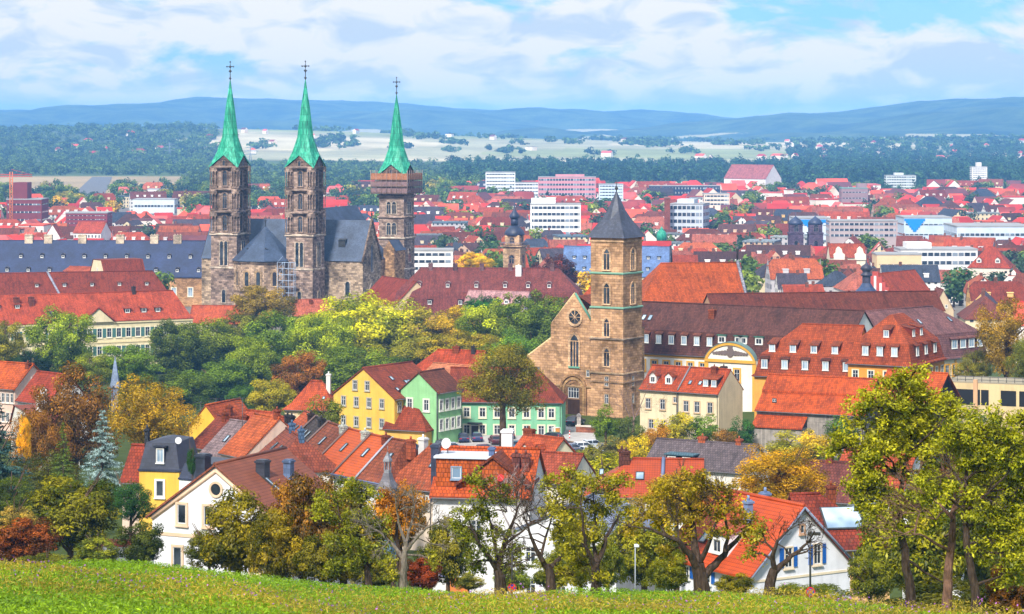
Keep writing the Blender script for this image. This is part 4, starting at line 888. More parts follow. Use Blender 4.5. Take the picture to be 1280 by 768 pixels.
h = House('red_roof_house', 'red roofed house half hidden by trees, behind the green range', 'house', A, B, 9, [(0, 0), (4.5, 4.0)], ('hip', 'gable'), wall=CREAM, roof=S(190, 50, 36), base=19); h.chim(.6, 4.2, 1.2, w=1.2, d=.8); h.chim(.85, 4.2, 1.4, w=.8, d=.8, color=S(70, 60, 60))
A, B = E((524, 474), (592, 480), 455)
h = House('pale_roof_house', 'low house with pale salmon roof, behind the green range', 'house', A, B, 8, [(0, 0), (4, 2.4)], wall=S(235, 215, 200), roof=S(214, 116, 90), base=20)
A, B = E((470, 487), (508, 489), 445)
House('red_link_roof', 'small dark red roof wedged between yellow and green houses', 'house', A, B, 8, [(0, 0), (4, 3.2)], wall=CREAM, roof=S(160, 46, 36), base=20)
# left edge group
A, B = E((-34, 482), (18.7, 486), 431)
h = House('pink_house', 'pale pink house with orange roof and white gable, at the left edge', 'house', A, B, 8.6, [(0, 0), (4.3, 3.6)], wall=S(232, 196, 176), roof=S(206, 70, 36), base=22)
h.win('f', (5, .52, .94), -2.4, w=.7, h=1.5, color=S(220, 200, 185)); h.win('f', (5, .52, .94), -5.6, w=.7, h=1.5, color=S(220, 200, 185)); h.win('r', [.5], .3, w=.7, h=1.2, color=S(230, 220, 210)); h.chim(.95, 3.6, 1.0, w=.8, d=.6)
A, B = E((22, 500), (60, 505), 418)
h = House('red_house', 'white house with plain dark red roof among the brown leaves', 'house', A, B, 8, [(0, 0), (4, 4.2)], wall=S(235, 230, 225), roof=S(176, 44, 38), base=22)
A, B = E((14, 528), (40, 545), 392)
h = House('white_gable_house', 'white house with dark red roof, two stout white chimneys and skylight', 'house', A, B, 7, [(0, 0), (3.5, 2.8)], ridge='y', wall=S(235, 228, 215), roof=S(160, 62, 54), base=22); h.chim(.3, 4, 2.6, w=1.0, d=.8, color=S(238, 236, 232), mat='plaster'); h.chim(.75, 2, 2.6, w=1.4, d=1.0, color=S(238, 236, 232), mat='plaster')
# episcopal palaces at the left
A, B = E((-40, 345.5), (268, 346.5), 940)
h = House('palace', 'long palace with deep blue slate roof left of the cathedral', 'palace', A, B, 22, [(0, 0), (11, 12.5)], wall=S(186, 142, 100), roof=S(36, 50, 88), rmat='slate', wmat='sandstone', base=4)
h.dorm('f', [.20 + .0865 * i for i in range(9)], 5.6, 1.5, 1.1, 'round', S(60, 60, 75), S(110, 100, 105), depth=2.2); h.dorm('f', [.155 + .0865 * i for i in range(10)], 1.4, 1.5, 1.1, 'round', S(60, 60, 75), S(110, 100, 105), depth=2.2)
for u_ in (.22, .30, .44, .595, .735, .83): h.chim(u_, 10.8, 2.6, w=3.0, d=1.6, color=S(206, 186, 160), mat='sandstone', pots=3)
h.win('f', (14, .10, .97), -7.0, w=1.6, h=3.0, color=S(226, 214, 190), sur=.3, glass='bright_glass')
A, B = E((-40, 386), (222, 381), 800)
h = House('old_court', 'long dull red roof behind the pink roofed canonry', 'palace', A, B, 18, [(0, 0), (9, 10.2)], ('gable', 'hip'), wall=S(200, 160, 120), roof=S(150, 44, 36), base=6, hipk=.75)
h.dorm('f', (8, .30, .9), 1.6, 1.4, 1.2, 'shed', S(90, 60, 55), S(130, 60, 50)); h.dorm('f', (5, .33, .86), 5.2, 1.3, 1.1, 'shed', S(90, 60, 55), S(130, 60, 50))
q = MB(); q.tube([(-h.L * .04, -.2, h.H + .4), (-h.L * .115, 9, h.H + 10.6)], .4, 4); q.obj('party_wall', 'sandstone', h.root, S(150, 150, 165))
A, B = E((113, 341), (131, 343.5), 840)
h = House('gabled_house', 'cream gabled house with red roof in front of the blue slate palace', 'house', A, B, 14, [(0, 0), (2.8, 4.4)], ridge='y', wall=S(236, 214, 176), roof=S(156, 50, 44), base=10); h.win('f', [.5], .6, w=.7, h=1.2)
A, B = E((80, 339), (112, 340), 845)
h = House('low_house', 'low cream house joined to the left of the gabled cream house', 'house', A, B, 7, [(0, 0), (3.5, 1.2)], wall=S(236, 216, 180), roof=S(190, 70, 56), base=10)
A, B = E((-60, 408.5), (241, 397.5), 700)
h = House('canonry', 'cream palace with coral red roof, green shutters and triangular pediment', 'palace', A, B, 15, [(0, 0), (1, .6), (7.5, 7.3)], ('gable', 'hip'), wall=S(238, 220, 176), roof=S(204, 62, 52), base=7, hipk=.45)
for z in (-4.6, -9.6): h.win('f', [.40 + .0405 * i for i in range(14)], z, w=1.3, h=2.5, color=S(236, 226, 196), sur=.2, shutter=S(76, 118, 112))
h.win('f', [.20, .26, .32], -4.6, w=1.3, h=2.5, color=S(236, 226, 196), sur=.2, shutter=S(76, 118, 112))
h.band('f', -.7, .7, S(226, 206, 160), .3); h.band('f', -6.2, .4, S(226, 206, 160), .15)
h.dorm('f', [.41, .73, .80, .86], 2.1, 1.8, 1.4, 'shed', S(50, 40, 42), S(180, 60, 50)); h.dorm('f', [.2, .28], 4.2, 1.6, 1.2, 'shed', S(90, 60, 55), S(180, 60, 50))
for u_ in (.28, .34): h.chim(u_, 5.2, 2.2, w=1.4, d=1.4, color=S(150, 70, 60))
h.chim(.78, 7.2, 2, w=1, d=1, color=S(80, 60, 60))
xp = .595 * h.L - h.L / 2; q = MB(); q.prism([(xp - 4.4, h.H - .2), (xp + 4.4, h.H - .2), (xp, h.H + 3.6)], -.75, 6); pd = q.obj('pediment', 'plaster', h.root, S(240, 222, 180))
q = MB()
for s_ in (-1, 1): q.prism([(xp + s_ * 5, h.H - .3), (xp, h.H + 3.75), (xp, h.H + 4.1), (xp + s_ * 5, h.H + .05)][::s_], -1.1, 6.6)
q.obj('pediment_roof', 'roof_tiles', pd, S(190, 56, 46))
A, B = E((236, 404.5), (302, 405), 792)
h = House('garden_house', 'low coral roof at the foot of the cathedral choir', 'house', A, B, 11, [(0, 0), (5.5, 5)], wall=CREAM, roof=S(206, 70, 50), base=7)
A, B = E((366, 395), (412, 394), 806)
h = House('lodge', 'pale red roof peeping between trees under the cathedral tower', 'house', A, B, 9, [(0, 0), (4.5, 4.6)], wall=CREAM, roof=S(206, 92, 80), base=8); h.chim(.55, 3.4, 1.2, w=1.2, d=.8)
# long mauve canon house in the middle
A, B = E((489, 391), (729, 392.5), 788)
h = House('chapter_house', 'long mauve two-tier hipped roof with a row of chimneys', 'palace', A, B, 18, [(0, 0), (1.6, 6.2), (1.0, 6.3), (9, 13.2)][:2] + [(9, 13.2)], ('hip', 'hip'), wall=S(200, 130, 130), roof=S(140, 56, 60), base=8, hipk=.9)
h.dorm('f', [.14, .29, .44, .59, .71, .82], 3.0, 1.5, 1.3, 'round', S(110, 66, 68), S(190, 160, 160), depth=2.2); h.dorm('f', [.2, .36], .6, 1.6, 1.6, 'flat', S(70, 50, 55), S(110, 60, 62))
for u_ in (.19, .32, .46, .61, .83): h.chim(u_, 8.6, 1.9, w=1.3, d=1.1, color=S(110, 80, 80), mat='sandstone', pots=2)
h.chim(.655, 7.0, 3.0, w=1.8, d=1.2, color=S(232, 232, 230), mat='plaster')
A, B = E((580, 381), (655, 383), 772)
h = House('chapter_annex', 'pale pink roof coloured as if sunlit, in front of the mauve two-tier roof', 'house', A, B, 9, [(0, 0), (4.5, 3.8)], wall=S(225, 205, 210), roof=S(214, 150, 160), base=9); h.dorm('f', [.5, .7, .88], .5, 1.6, 1.2, 'gable', S(226, 214, 214), S(150, 60, 62))  # sunlit look of this roof is painted into its pale pink colour
A, B = E((452, 374), (494, 382), 815)
h = House('sexton_house', 'dark red roof between the cathedral transept and the mauve roof', 'house', A, B, 14, [(0, 0), (7, 7)], wall=S(220, 190, 150), roof=S(156, 42, 40), base=9)
# ================================================================ the quarter below the meadow
# white gabled house near the meadow
A, B = E((190.5, 643), (352, 655.5), 222)
h = House('white_villa', 'large white house with round gable window and brown ribbed roof by the meadow', 'house', A, B, 11.5, [(0, 0), (5.9, 4.55)], ridge='y', wall=S(236, 235, 238), roof=S(156, 76, 62), rmat='pantiles', base=33, over=.55, vover=.3)
BE = S(214, 182, 152)
h.win('f', [.235, .44], -.6, w=.85, h=1.65, color=BE, sur=.2, nx=1, nz=1); h.win('f', [.20], -4.4, w=.85, h=1.75, color=BE, sur=.2, nx=1, nz=1); h.win('f', [.62, .8], -4.4, w=.85, h=1.75, color=BE, sur=.2, nx=1, nz=1)
h.band('f', -1.75, .3, BE, .07)
q = MB()
for s_ in (-1, 1): q.tube([(s_ * h.L / 2, -.05, h.H - .35), (0, -.05, h.H + 4.15)], .2, 4)
q.obj('barge_trim', 'painted', h.root, BE)
q = MB(); rr = .5; zc = h.H + 2.55; q.rings([[(r * math.cos(R(18 * k)), y, zc + r * math.sin(R(18 * k))) for k in range(20)][::-1] for r, y in ((rr + .2, .0), (rr + .2, -.14), (rr, -.12), (rr, .0))], 0, (False, False)); rw = q.obj('round_window', 'painted', h.root, BE)
q = MB(); q.poly([(rr * math.cos(R(18 * k)), -.03, zc + rr * math.sin(R(18 * k))) for k in range(20)]); q.obj('pane', 'glass', rw)
chimney(h.root, -2.3, 1.6, h.H + 2.9, .95, 1.0, 2.4, S(56, 62, 78), 'slate', 0); chimney(h.root, 2.0, 4.4, h.H + 3.2, .9, .9, 1.5, S(60, 64, 76), 'slate', 0); chimney(h.root, 2.8, 7.5, h.H + 2.4, .7, .7, 2.0, S(96, 116, 150), 'slate', 0)
h.sky('r', [.36], 2.2, .5, 2.6); h.sky('r', [.62], 1.6, .7, 1.2)
A, B = E((174, 588), (224, 589.5), 262)
h = House('mansard_house', 'small yellow house with dark slate mansard roof left of the white villa', 'house', A, B, 6.5, [(0, 0), (.55, 2.6), (2, 2.95)], ('hip', 'hip'), wall=S(236, 190, 80), roof=S(50, 54, 72), rmat='slate', base=33, over=.12)
h.win('f', [.52], -2.6, w=.8, h=1.6, color=S(240, 238, 232), sur=.16, nx=1, nz=1); h.dorm('f', [.52], .1, 1.0, 1.8, 'flat', S(54, 56, 72), S(54, 56, 72), win=(.72, 1.35), depth=.9, glass='bright_glass'); h.chim(.03, 2, 1.1, w=.4, d=.5, color=S(60, 60, 70)); 
q = MB(); q.lathe(0, 0, [(.05, 0), (.3, .12), (.36, .3)], 12); dq = q.obj('satellite_dish', 'white_frame', h.root, None, (h.L * .42, 1, h.H + 3.0)); dq.rotation_euler = (R(80), 0, 0); q = MB(); q.tube([(0, 0, -.6), (0, 0, 0)], .04, 5); q.obj('mast', 'dark_metal', h.root, None, (h.L * .42, 1, h.H + 3.0))
A, B = E((224, 599), (262, 602), 258)
h = House('flat_roof_house', 'dark slate flat roofed extension with white wall beside the yellow mansard house', 'annex', A, B, 6, [(0, 0), (.4, 1.4)], ('hip', 'hip'), wall=S(238, 238, 236), roof=S(52, 58, 78), rmat='slate', base=33, over=.1)
A, B = E((153, 601), (178, 602), 275)
House('little_red_house', 'small dark red roof just left of the yellow mansard house', 'house', A, B, 6, [(0, 0), (3, 3.3)], wall=S(226, 200, 180), roof=S(160, 42, 34), base=32)
# terraced row seen along its length
zrow = 35.0
row = [((337, 556.5), (350.4, 565), S(190, 66, 40), 'rust red roof, first and farthest of the row'),
       ((351, 565.4), (365.8, 573), S(74, 60, 62), 'charcoal roof, second of the terrace row'),
       ((366.5, 573.4), (392, 582.5), S(146, 66, 52), 'brown-red roof with one skylight, third of the terrace row'),
       ((392.6, 582.8), (420, 591), S(206, 66, 30), 'bright orange ribbed roof, fourth of the terrace row'),
       ((420.6, 591.2), (447.6, 597.5), S(210, 68, 30), 'bright orange ribbed roof, fifth of the terrace row'),
       ((448.2, 597.7), (481, 604), S(152, 66, 50), 'brown-red roof, last and nearest of the row')]
for k, (p0, p1, c, lb) in enumerate(row):
    A = P(p0[0], p0[1], Dz(p0[1], zrow)); B = P(p1[0], p1[1], Dz(p1[1], zrow))
    last = k == 5
    h = House('terraced_house', 'white terraced house with ' + lb, 'house', A, B, 8.8, [(0, 0), (4.4, 3.9)], ('gable', 'hip' if last else 'gable'), wall=S(236, 232, 225) if k != 2 else S(226, 196, 150), roof=c, rmat='pantiles' if k in (3, 4) else 'roof_tiles', vover=.0, base=25.5, group='terraced houses in one row', over=.45, hipk=.5)
    h.win('f', (3 if h.L > 5 else 2, .2, .8), -2.0, w=.75, h=1.35, color=S(214, 214, 210)); h.win('f', (3 if h.L > 5 else 2, .2, .8), -4.9, w=.75, h=1.35, color=S(214, 214, 210))
    h.sky('f', [.5] if k > 1 else [.35, .6], 1.9, .6, 1.3)
    q = MB(); q.tube([(h.L / 2, -.45, h.H - .05), (h.L / 2, 4.4, h.H + 4.25)], .14, 4); q.tube([(h.L / 2, 4.4, h.H + 4.25), (h.L / 2, 8.8, h.H + .3)], .14, 4); q.obj('party_wall', 'plaster', h.root, S(120, 100, 95) if k != 4 else S(170, 170, 180)) if not last else None
    q = MB(); q.tube([(-h.L / 2, -.5, h.H - .12), (h.L / 2, -.5, h.H - .12)], .1, 6); q.tube([(h.L / 2 - .1, -.3, h.H - .2), (h.L / 2 - .1, -.14, h.H - .7), (h.L / 2 - .1, -.14, 0)], .07, 6); q.obj('gutter', 'painted', h.root, S(90, 100, 130))
    h.chim(.9 if k != 1 else .75, 3.9, 1.0, w=.9, d=.7, color=[S(70, 50, 50), S(60, 54, 58), S(210, 205, 200), S(215, 210, 205), S(150, 60, 45), S(190, 80, 60)][k])
# hipped neighbour right of the row and its slate turret
A, B = E((483, 606), (541, 612), 283)
h = House('corner_house', 'brown-red roofed corner house behind the little slate turret', 'house', A, B, 9, [(0, 0), (4.5, 4.0)], ('hip', 'hip'), wall=S(220, 200, 180), roof=S(170, 66, 46), base=25, hipk=.6); h.sky('f', [.72], 2, .6, .8); h.chim(.3, 4.2, 1.2, w=.8, d=.8, color=S(210, 210, 208), mat='plaster'); h.win('f', (3, .2, .85), -2.2, w=.8, h=1.4, color=S(214, 210, 204))
p_ = P(484.5, 612, 272); t_ = thing('slate_turret', 'small grey slate turret with open lantern beside the terrace row', 'turret', (p_.x, p_.y, 27), R(-25))
q = MB(); zz = p_.z - 27; q.box(-.95, .95, -.95, .95, 0, zz + .4); q.obj('wall', 'slate', t_, S(110, 140, 165)); t_.scale = (.8, .8, .96)
q = MB(); rg = lambda r, z: rect_ring(r, z); q.rings([rg(1.15, zz + .35), rg(1.15, zz + .55), rg(.62, zz + 1.5), rg(.42, zz + 2.2)], 0); q.obj('roof', 'slate', t_, S(110, 106, 112))
q = MB(); [q.box(a * .3 - .07, a * .3 + .07, b * .3 - .07, b * .3 + .07, zz + 2.15, zz + 3.5) for a in (-1, 1) for b in (-1, 1)]; q.rings([rg(.46, zz + 3.45), rg(.46, zz + 3.6), rg(.05, zz + 4.5)], 0); q.lathe(0, 0, [(.03, zz + 4.4), (.03, zz + 5.2)], 5); q.box(-.36, .36, -.36, .36, zz + 2.2, zz + 2.5); q.obj('lantern', 'slate', t_, S(150, 150, 155))
# jumble of roofs left, in front of the tree belt
zj = 37
def jumble(p0, p1, W, rise, roof, wall, label, D, ridge='x', ends=('gable', 'gable'), sky=(), ch=(), name='old_town_house', chc=S(150, 60, 45)):
    A, B = E(p0, p1, D); h = House(name, label, 'house', A, B, W, [(0, 0), ((W if ridge == 'x' else (B - A).length) / 2, rise)], ends, ridge=ridge, wall=wall, roof=roof, base=A.z - 8, over=.35, vover=.1)
    if sky: h.sky(sky[0], sky[1], 1.5, .6, 1.2)
    for u_, y in ch: h.chim(u_, y, 1.2, w=.75, d=.6, color=chc)
    return h
jumble((232, 540), (283, 543), 9, 3.6, S(196, 70, 44), S(238, 186, 70), 'yellow gabled house with red roof and roof aerials, before dark green trees', 350, 'y', ch=((.7, 4), (.9, 6)))
jumble((238, 557), (262, 561), 9, 3.4, S(140, 48, 40), CREAM, 'maroon roof directly below the yellow gabled house', 336, ch=((.5, 4),))
jumble((252, 566), (283, 571), 9, 3.6, S(150, 120, 128), CREAM, 'pale lilac grey roof with skylight, below the maroon roof', 322, sky=('f', [.5]))
jumble((276, 565), (306, 571), 10, 4.2, S(204, 80, 50), S(230, 200, 180), 'salmon orange roof with tall aerial, between lilac and brick red roofs', 318, ch=((.9, 5),))
jumble((306, 559), (331, 566), 9, 3.6, S(160, 44, 34), CREAM, 'brick red roof with two dark chimneys, right of the salmon roof', 328, ch=((.7, 4), (.9, 4)), chc=S(56, 50, 56))
jumble((284, 545), (322, 549), 8, 3.0, S(186, 62, 44), WHITE, 'flat pitched red roof with white end wall, beside the yellow gabled house', 352)
jumble((316, 574), (338, 590), 8, 3.3, S(150, 60, 50), S(226, 216, 205), 'brown-red roof with blue chimney, right behind the white villa', 300, ends=('gable', 'hip'), ch=((.3, 4), (.7, 4.2)), chc=S(84, 110, 150), sky=('f', [.3, .55]))
# aerials standing on roofs
for px, py, D, hh, lb in ((251, 536, 352, 4.0, 'roof aerial with long crossbars above the yellow gabled house'), (303, 549, 322, 5.5, 'thin tall roof aerial above the salmon orange roof'), (270, 524, 352, 3.2, 'short roof aerial nearest the dark green trees')):
    p_ = P(px, py, D); t_ = thing('roof_aerial', lb, 'aerial', (p_.x, p_.y, p_.z - .3)); q = MB(); q.tube([(0, 0, -1.5), (0, 0, hh)], .045, 5)
    for k in range(3): q.tube([(-1.1 + .2 * k, 0, hh - .4 * k - .1), (1.1 - .2 * k, 0, hh - .4 * k - .1)], .03, 4)
    q.obj('mast', 'dark_metal', t_)
# big orange roofed house in the middle
A, B = E((541, 617.5), (662, 620.5), 234)
OT = S(204, 64, 32)
h = House('orange_house', 'white house with large orange roof, box dormer and tall white chimney', 'house', A, B, 9.5, [(0, 0), (4.75, 3.5)], wall=S(236, 232, 230), roof=OT, base=28, over=.5)
x0 = -h.L / 2; q = MB(); q.box(x0 + .2, x0 + 5.2, .55, 5.0, h.H + .4, h.H + 3.2); dm = q.obj('dormer', 'roof_tiles', h.root, S(206, 76, 34)); q = MB(); q.box(x0 + .0, x0 + 5.4, .3, 5.2, h.H + 3.21, h.H + 3.4); q.obj('dormer_roof', 'concrete', dm, S(190, 196, 205)); window(dm, (x0 + 2.1, .55, h.H + 1.4), 0, .85, 1.0, S(120, 140, 160), .1, 1, 1, 'bright_glass')
q = MB(); q.prism([(x0 + 3.6, h.H + .2), (x0 + 8.5, h.H + .2), (x0 + 8.5, h.H + 1.4), (x0 + 5.55, h.H + 3.4), (x0 + 3.6, h.H + 1.4)], .12, 5); gb = q.obj('gable', 'roof_tiles', h.root, S(208, 80, 38))
q = MB()
for s_ in (-1, 1): q.prism([(x0 + 5.55, h.H + 3.4), (x0 + 5.55, h.H + 3.65), (x0 + 5.55 + s_ * 3.5, h.H + .95), (x0 + 5.55 + s_ * 3.5, h.H + .7)][::-s_], -.15, 5.3)
q.obj('gable_roof', 'roof_tiles', gb, S(150, 60, 44))
q = MB(); q.lathe(0, 0, [(.05, 0), (.27, .07), (.33, .17)], 14); q.obj('satellite_dish', 'painted', gb, S(190, 40, 36), (x0 + 6.3, .05, h.H + 1.6)).rotation_euler = (R(80), 0, 0)
chimney(h.root, x0 + 5.9, 6.0, h.H + 2.4, 1.0, .9, 2.9, S(238, 236, 236), 'plaster', 0); chimney(h.root, x0 - .15, 2.2, h.H + .2, .7, 1.2, 4.1, S(54, 60, 82), 'slate', 0); chimney(h.root, x0 + 5.2, 1.6, h.H + 3.1, .5, .6, 1.1, S(80, 100, 140), 'slate', 0)
for xx, c in ((7.3, S(120, 60, 60)), (8.2, S(130, 60, 55))): chimney(h.root, x0 + xx, 2.6, h.H + 1.9, .75, .7, 1.6, c)
q = MB(); q.lathe(0, 0, [(.05, 0), (.42, .1), (.5, .3)], 14); q.obj('satellite_dish', 'white_frame', h.root, None, (x0 + .9, 2.5, h.H + 4.3)).rotation_euler = (R(78), 0, R(-20)); q = MB(); q.tube([(0, 0, -2.6), (0, 0, 0)], .05, 5); q.obj('mast', 'dark_metal', h.root, None, (x0 + .9, 2.55, h.H + 4.3))
h.win('f', [.13, .3, .45], -3.6, w=1.0, h=1.3, color=S(220, 215, 210)); h.win('f', [.16], -7.3, w=1.4, h=1.2, color=S(120, 120, 160)); h.door('f', .27, -9.2, 2.0, 1.6, S(206, 120, 60))
# white house behind the orchard
A, B = E((634, 668), (770, 676), 214)
h = House('white_house', 'broad white gabled house half hidden behind the old fruit trees', 'house', A, B, 11, [(0, 0), (4.5, 2.2)], ridge='y', wall=S(238, 238, 242), roof=S(120, 128, 150), base=29, over=.6, rmat='slate'); h.win('f', [.22, .5, .78], -2.2, w=.9, h=1.3, color=S(225, 225, 225)); h.win('f', [.22, .5], -4.9, w=.9, h=1.3, color=S(225, 225, 225))
A, B = E((733, 619), (876, 621), 262)
h = House('hip_roof_house', 'white house with red hipped roof, skylight and brick chimneys, behind the orchard', 'house', A, B, 9, [(0, 0), (4.5, 3.0)], ('hip', 'gable'), wall=S(234, 230, 222), roof=S(190, 50, 30), base=29, rmat='pantiles', hipk=1.0)
h.sky('f', [.46], 1.7, .9, 1.2); h.sky('f', [.12], 2.2, .5, 1.0); h.chim(.33, 4.0, 1.4, w=.8, d=.7, color=S(110, 56, 50)); h.chim(.29, 4.6, 1.2, w=.6, d=.6, color=S(110, 56, 50)); q = MB(); q.tube([(h.L * .16, -.4, h.H + .2), (h.L * .16, 4.5, h.H + 3.3)], .22, 4); q.obj('party_wall', 'plaster', h.root, S(120, 130, 160)); h.win('f', (4, .3, .8), -1.9, w=.8, h=1.2)
A, B = E((806, 581), (930, 590), 326)
h = House('grey_roof_house', 'long low house with purple-grey tiled roof and dark boxy dormers', 'house', A, B, 8, [(0, 0), (4, 2.7)], wall=S(232, 226, 215), roof=S(112, 94, 102), base=24); h.dorm('f', [.27, .42], .2, 1.6, 1.2, 'flat', S(40, 50, 60), S(90, 120, 140)); h.chim(.45, 4.1, .9, w=1.0, d=.7, color=S(190, 80, 55)); h.chim(.82, 4.1, .9, w=.7, d=.7, color=S(190, 80, 55))
A, B = E((637, 571), (684, 577), 331)
h = House('dormer_house', 'small cream house with orange roof, two gabled dormers and dark verge boards', 'house', A, B, 5.8, [(0, 0), (2.9, 2.5)], wall=S(240, 226, 190), roof=S(196, 66, 42), base=25.5); h.dorm('f', [.35, .68], .5, .9, .9, 'gable', WHITE, S(190, 64, 44)); h.win('r', [.36, .62], -1.6, w=.6, h=1.3, color=S(190, 180, 150)); h.chim(.1, 3, 1.0, w=1.6, d=.7)
q = MB(); q.box(-h.L / 2, h.L / 2 - .5, -1.5, -.02, -1, h.H - .7); q.obj('front_bay', 'roof_tiles', h.root, S(190, 76, 46))
A, B = E((648, 603), (700, 607), 290)
jumble((655, 600), (712, 604), 7, 2.6, S(170, 60, 50), S(235, 225, 205), 'low red roof glimpsed between leaves, left of the red hipped roof', 288)
# right group behind the tall trees
A, B = E((940.5, 717), (1062.5, 702.5), 200)
BL = S(28, 92, 168)
h = House('blue_shutter_house', 'white gabled house with bright orange roof and blue shutters', 'house', A, B, 11.5, [(0, 0), (4.95, 4.75)], ridge='y', wall=S(236, 236, 240), roof=S(212, 54, 26), rmat='pantiles', base=32.5, over=.6, vover=.35)
h.win('f', [.36, .655], .15, w=.72, h=1.55, color=S(214, 196, 170), sur=.1, nx=2, nz=2, shutter=BL); h.win('f', [.5], 2.75, w=.35, h=.6, color=S(190, 150, 120), sur=.1, nx=1, nz=1)
h.band('f', -.75, .18, S(222, 206, 176), .06); h.win('l', [.25, .5, .75], -1.6, w=.7, h=.9, color=WHITE, shutter=BL)
q = MB()
for s_ in (-1, 1): q.tube([(s_ * (h.L / 2 + .55), -.42, h.H - .45), (0, -.42, h.H + 4.8)], .1, 4)
q.obj('verge', 'painted', h.root, S(120, 130, 150))
chimney(h.root, -2.1, 4.2, h.H + 3.0, .55, .55, 2.0, S(120, 140, 175), 'plaster'); chimney(h.root, 1.4, 6.5, h.H + 3.6, .6, .6, 1.5, S(110, 130, 165), 'plaster')
h.dorm('l', [.55], .5, 2.6, 1.9, 'shed', S(240, 240, 242), S(196, 70, 60), win=(1.0, 1.0)); h.sky('l', [.3], 1.0, .8, 1.3)
A, B = E((1010, 684), (1112, 681), 217)
h = House('peach_house', 'peach walled house with dark red roof and wide glazed skylights', 'house', A, B, 9.5, [(0, 0), (4.75, 3.6)], ('gable', 'hip'), wall=S(238, 190, 130), roof=S(150, 40, 36), base=35, over=.5)
h.win('f', [.62], -1.9, w=.95, h=1.3, color=S(200, 190, 175), sur=.08); k = 0
q = MB(); q.box(-1.75, 1.75, -.1, .02, 0, 2.6, 0); q.box(-1.6, 1.6, -.14, -.09, .12, 2.48, 1); sk = q.obj('roof_glazing', ['dark_metal', 'bright_glass'], h.root, None, (.1, 1.2, h.H + 1.2)); sk.rotation_euler = (R(-52.8), 0, 0)
q = MB(); q.lathe(0, 0, [(1.5, 0), (1.5, .1)], 20); bq = q.obj('arched_dormer', 'slate', h.root, S(150, 170, 200), (h.L * .33, 3.2, h.H + 1.8)); bq.rotation_euler = (R(90), 0, 0); q = MB(); q.prism([(1.35 * math.cos(R(a)), 1.35 * math.sin(R(a))) for a in range(0, 181, 15)], -.25, 2.0); q.obj('arched_window', 'glass', h.root, None, (h.L * .33, 2.9, h.H + 1.8)) 
h.chim(.5, 5.2, 1.2, w=.7, d=.7)
jumble((985, 622), (1070, 628), 9, 3.2, S(120, 54, 56), S(225, 220, 210), 'long wine-brown roof behind the yellow tree and the peach house', 268, ch=((.4, 4.5), (.75, 4.5)))
jumble((1040, 606), (1130, 612), 9, 3.4, S(186, 60, 40), S(238, 236, 232), 'red roof with white gables showing through the tall right-hand tree', 280)
jumble((1128, 645), (1200, 650), 9, 4.0, S(170, 46, 40), S(240, 240, 240), 'dark red roofed white house hidden behind the three right-hand trunks', 230, 'y')
# low white garden wall and sheds near the meadow edge
A, B = E((128, 682), (190, 684), 205); h = House('garden_wall', 'low white garden wall left of the white villa', 'wall', A, B, .5, [(0, 0), (.25, .15)], wall=S(238, 232, 236), roof=S(150, 60, 60), base=34, over=.1, vover=.05)
# ================================================================ the town beyond
LM = []            # (name used in labels, px, py, D, (x0, y0, x1, y1)) of what can be found in the picture
def lm(nm, x0, y0, x1, y1, D): LM.append((nm, (x0 + x1) / 2, (y0 + y1) / 2, D, (x0, y0, x1, y1)))
def block(name, label, lmn, x0, x1, top, bot, D, W, floors, wall, rot=0, cat='office block', bandm='band_glass', pent=None, bandh=.42, sides=True, roofc=None):
    """flat roofed block, facade between columns x0..x1, rows top..bot at depth D"""
    a, b = P(x0, top, D), P(x1, top, D); L = (b - a).length; z0 = min(P(x0, bot, D).z, g(a.x, D)) ; H = a.z - z0; mid = (a + b) / 2
    t_ = thing(name, label, cat, (mid.x, mid.y, z0), R(rot)); L = L / max(math.cos(R(rot)), .5) if not rot else L
    q = MB(); q.box(-L / 2, L / 2, 0, W, -3, H); q.obj('wall', 'concrete', t_, wall)
    q = MB(); q.box(-L / 2 - .2, L / 2 + .2, -.2, W + .2, H, H + .6); q.obj('roof', 'concrete', t_, roofc or S(150, 150, 150))
    vis = (bot - top) * D / F; fh = vis / floors
    for k in range(floors):
        z = H - fh * (k + 1) + fh * .3; q = MB(); q.box(-L / 2 + .8, L / 2 - .8, -.12, .02, z, z + fh * bandh); q.obj('window_band', bandm, t_)
        if sides:
            for s_ in (-1, 1): q = MB(); x = s_ * L / 2; q.box(min(x, x + s_ * .12), max(x, x + s_ * .12), .8, W - .8, z, z + fh * bandh); q.obj('window_band', bandm, t_)
    if pent: q = MB(); q.box((pent[0] - .5) * L, (pent[1] - .5) * L, W * .2, W * .8, H + .6, H + pent[2]); q.obj('penthouse', 'concrete', t_, wall)
    if lmn: lm(lmn, x0, top, x1, bot, D)
    return t_, L, H
WC_ = S(232, 232, 230)
block('office_block', 'white slab office block with five dark window bands', 'white slab office block', 663, 726, 256, 296, 1500, 14, 5, WC_, 0, pent=(.02, .5, 3.6))
block('hospital_block', 'long pink and white slab block with rows of balconies', 'long pink slab block', 673, 745, 222, 252, 2250, 16, 5, S(206, 140, 146), 0, pent=(.3, .8, 2.5))
block('apartment_block', 'white apartment block left of the long pink slab', 'white apartment block', 607, 644, 216, 246, 2300, 16, 7, S(226, 230, 232), 0, 'apartments', bandh=.34)
block('apartment_block', 'low white apartment block attached below the long pink slab', None, 640, 676, 229, 246, 2350, 14, 4, S(228, 226, 224), 0, 'apartments')
block('apartment_block', 'blue-white apartment block right of the long pink slab', 'blue-white apartment block', 749, 779, 231, 254, 2100, 14, 6, S(200, 216, 230), 0, 'apartments', bandh=.36)
block('office_block', 'grey glass office block with four broad window bands', 'grey glass office block', 836, 879, 256, 290, 1480, 22, 4, S(190, 196, 204), -14, pent=(.2, .7, 3), bandh=.5)
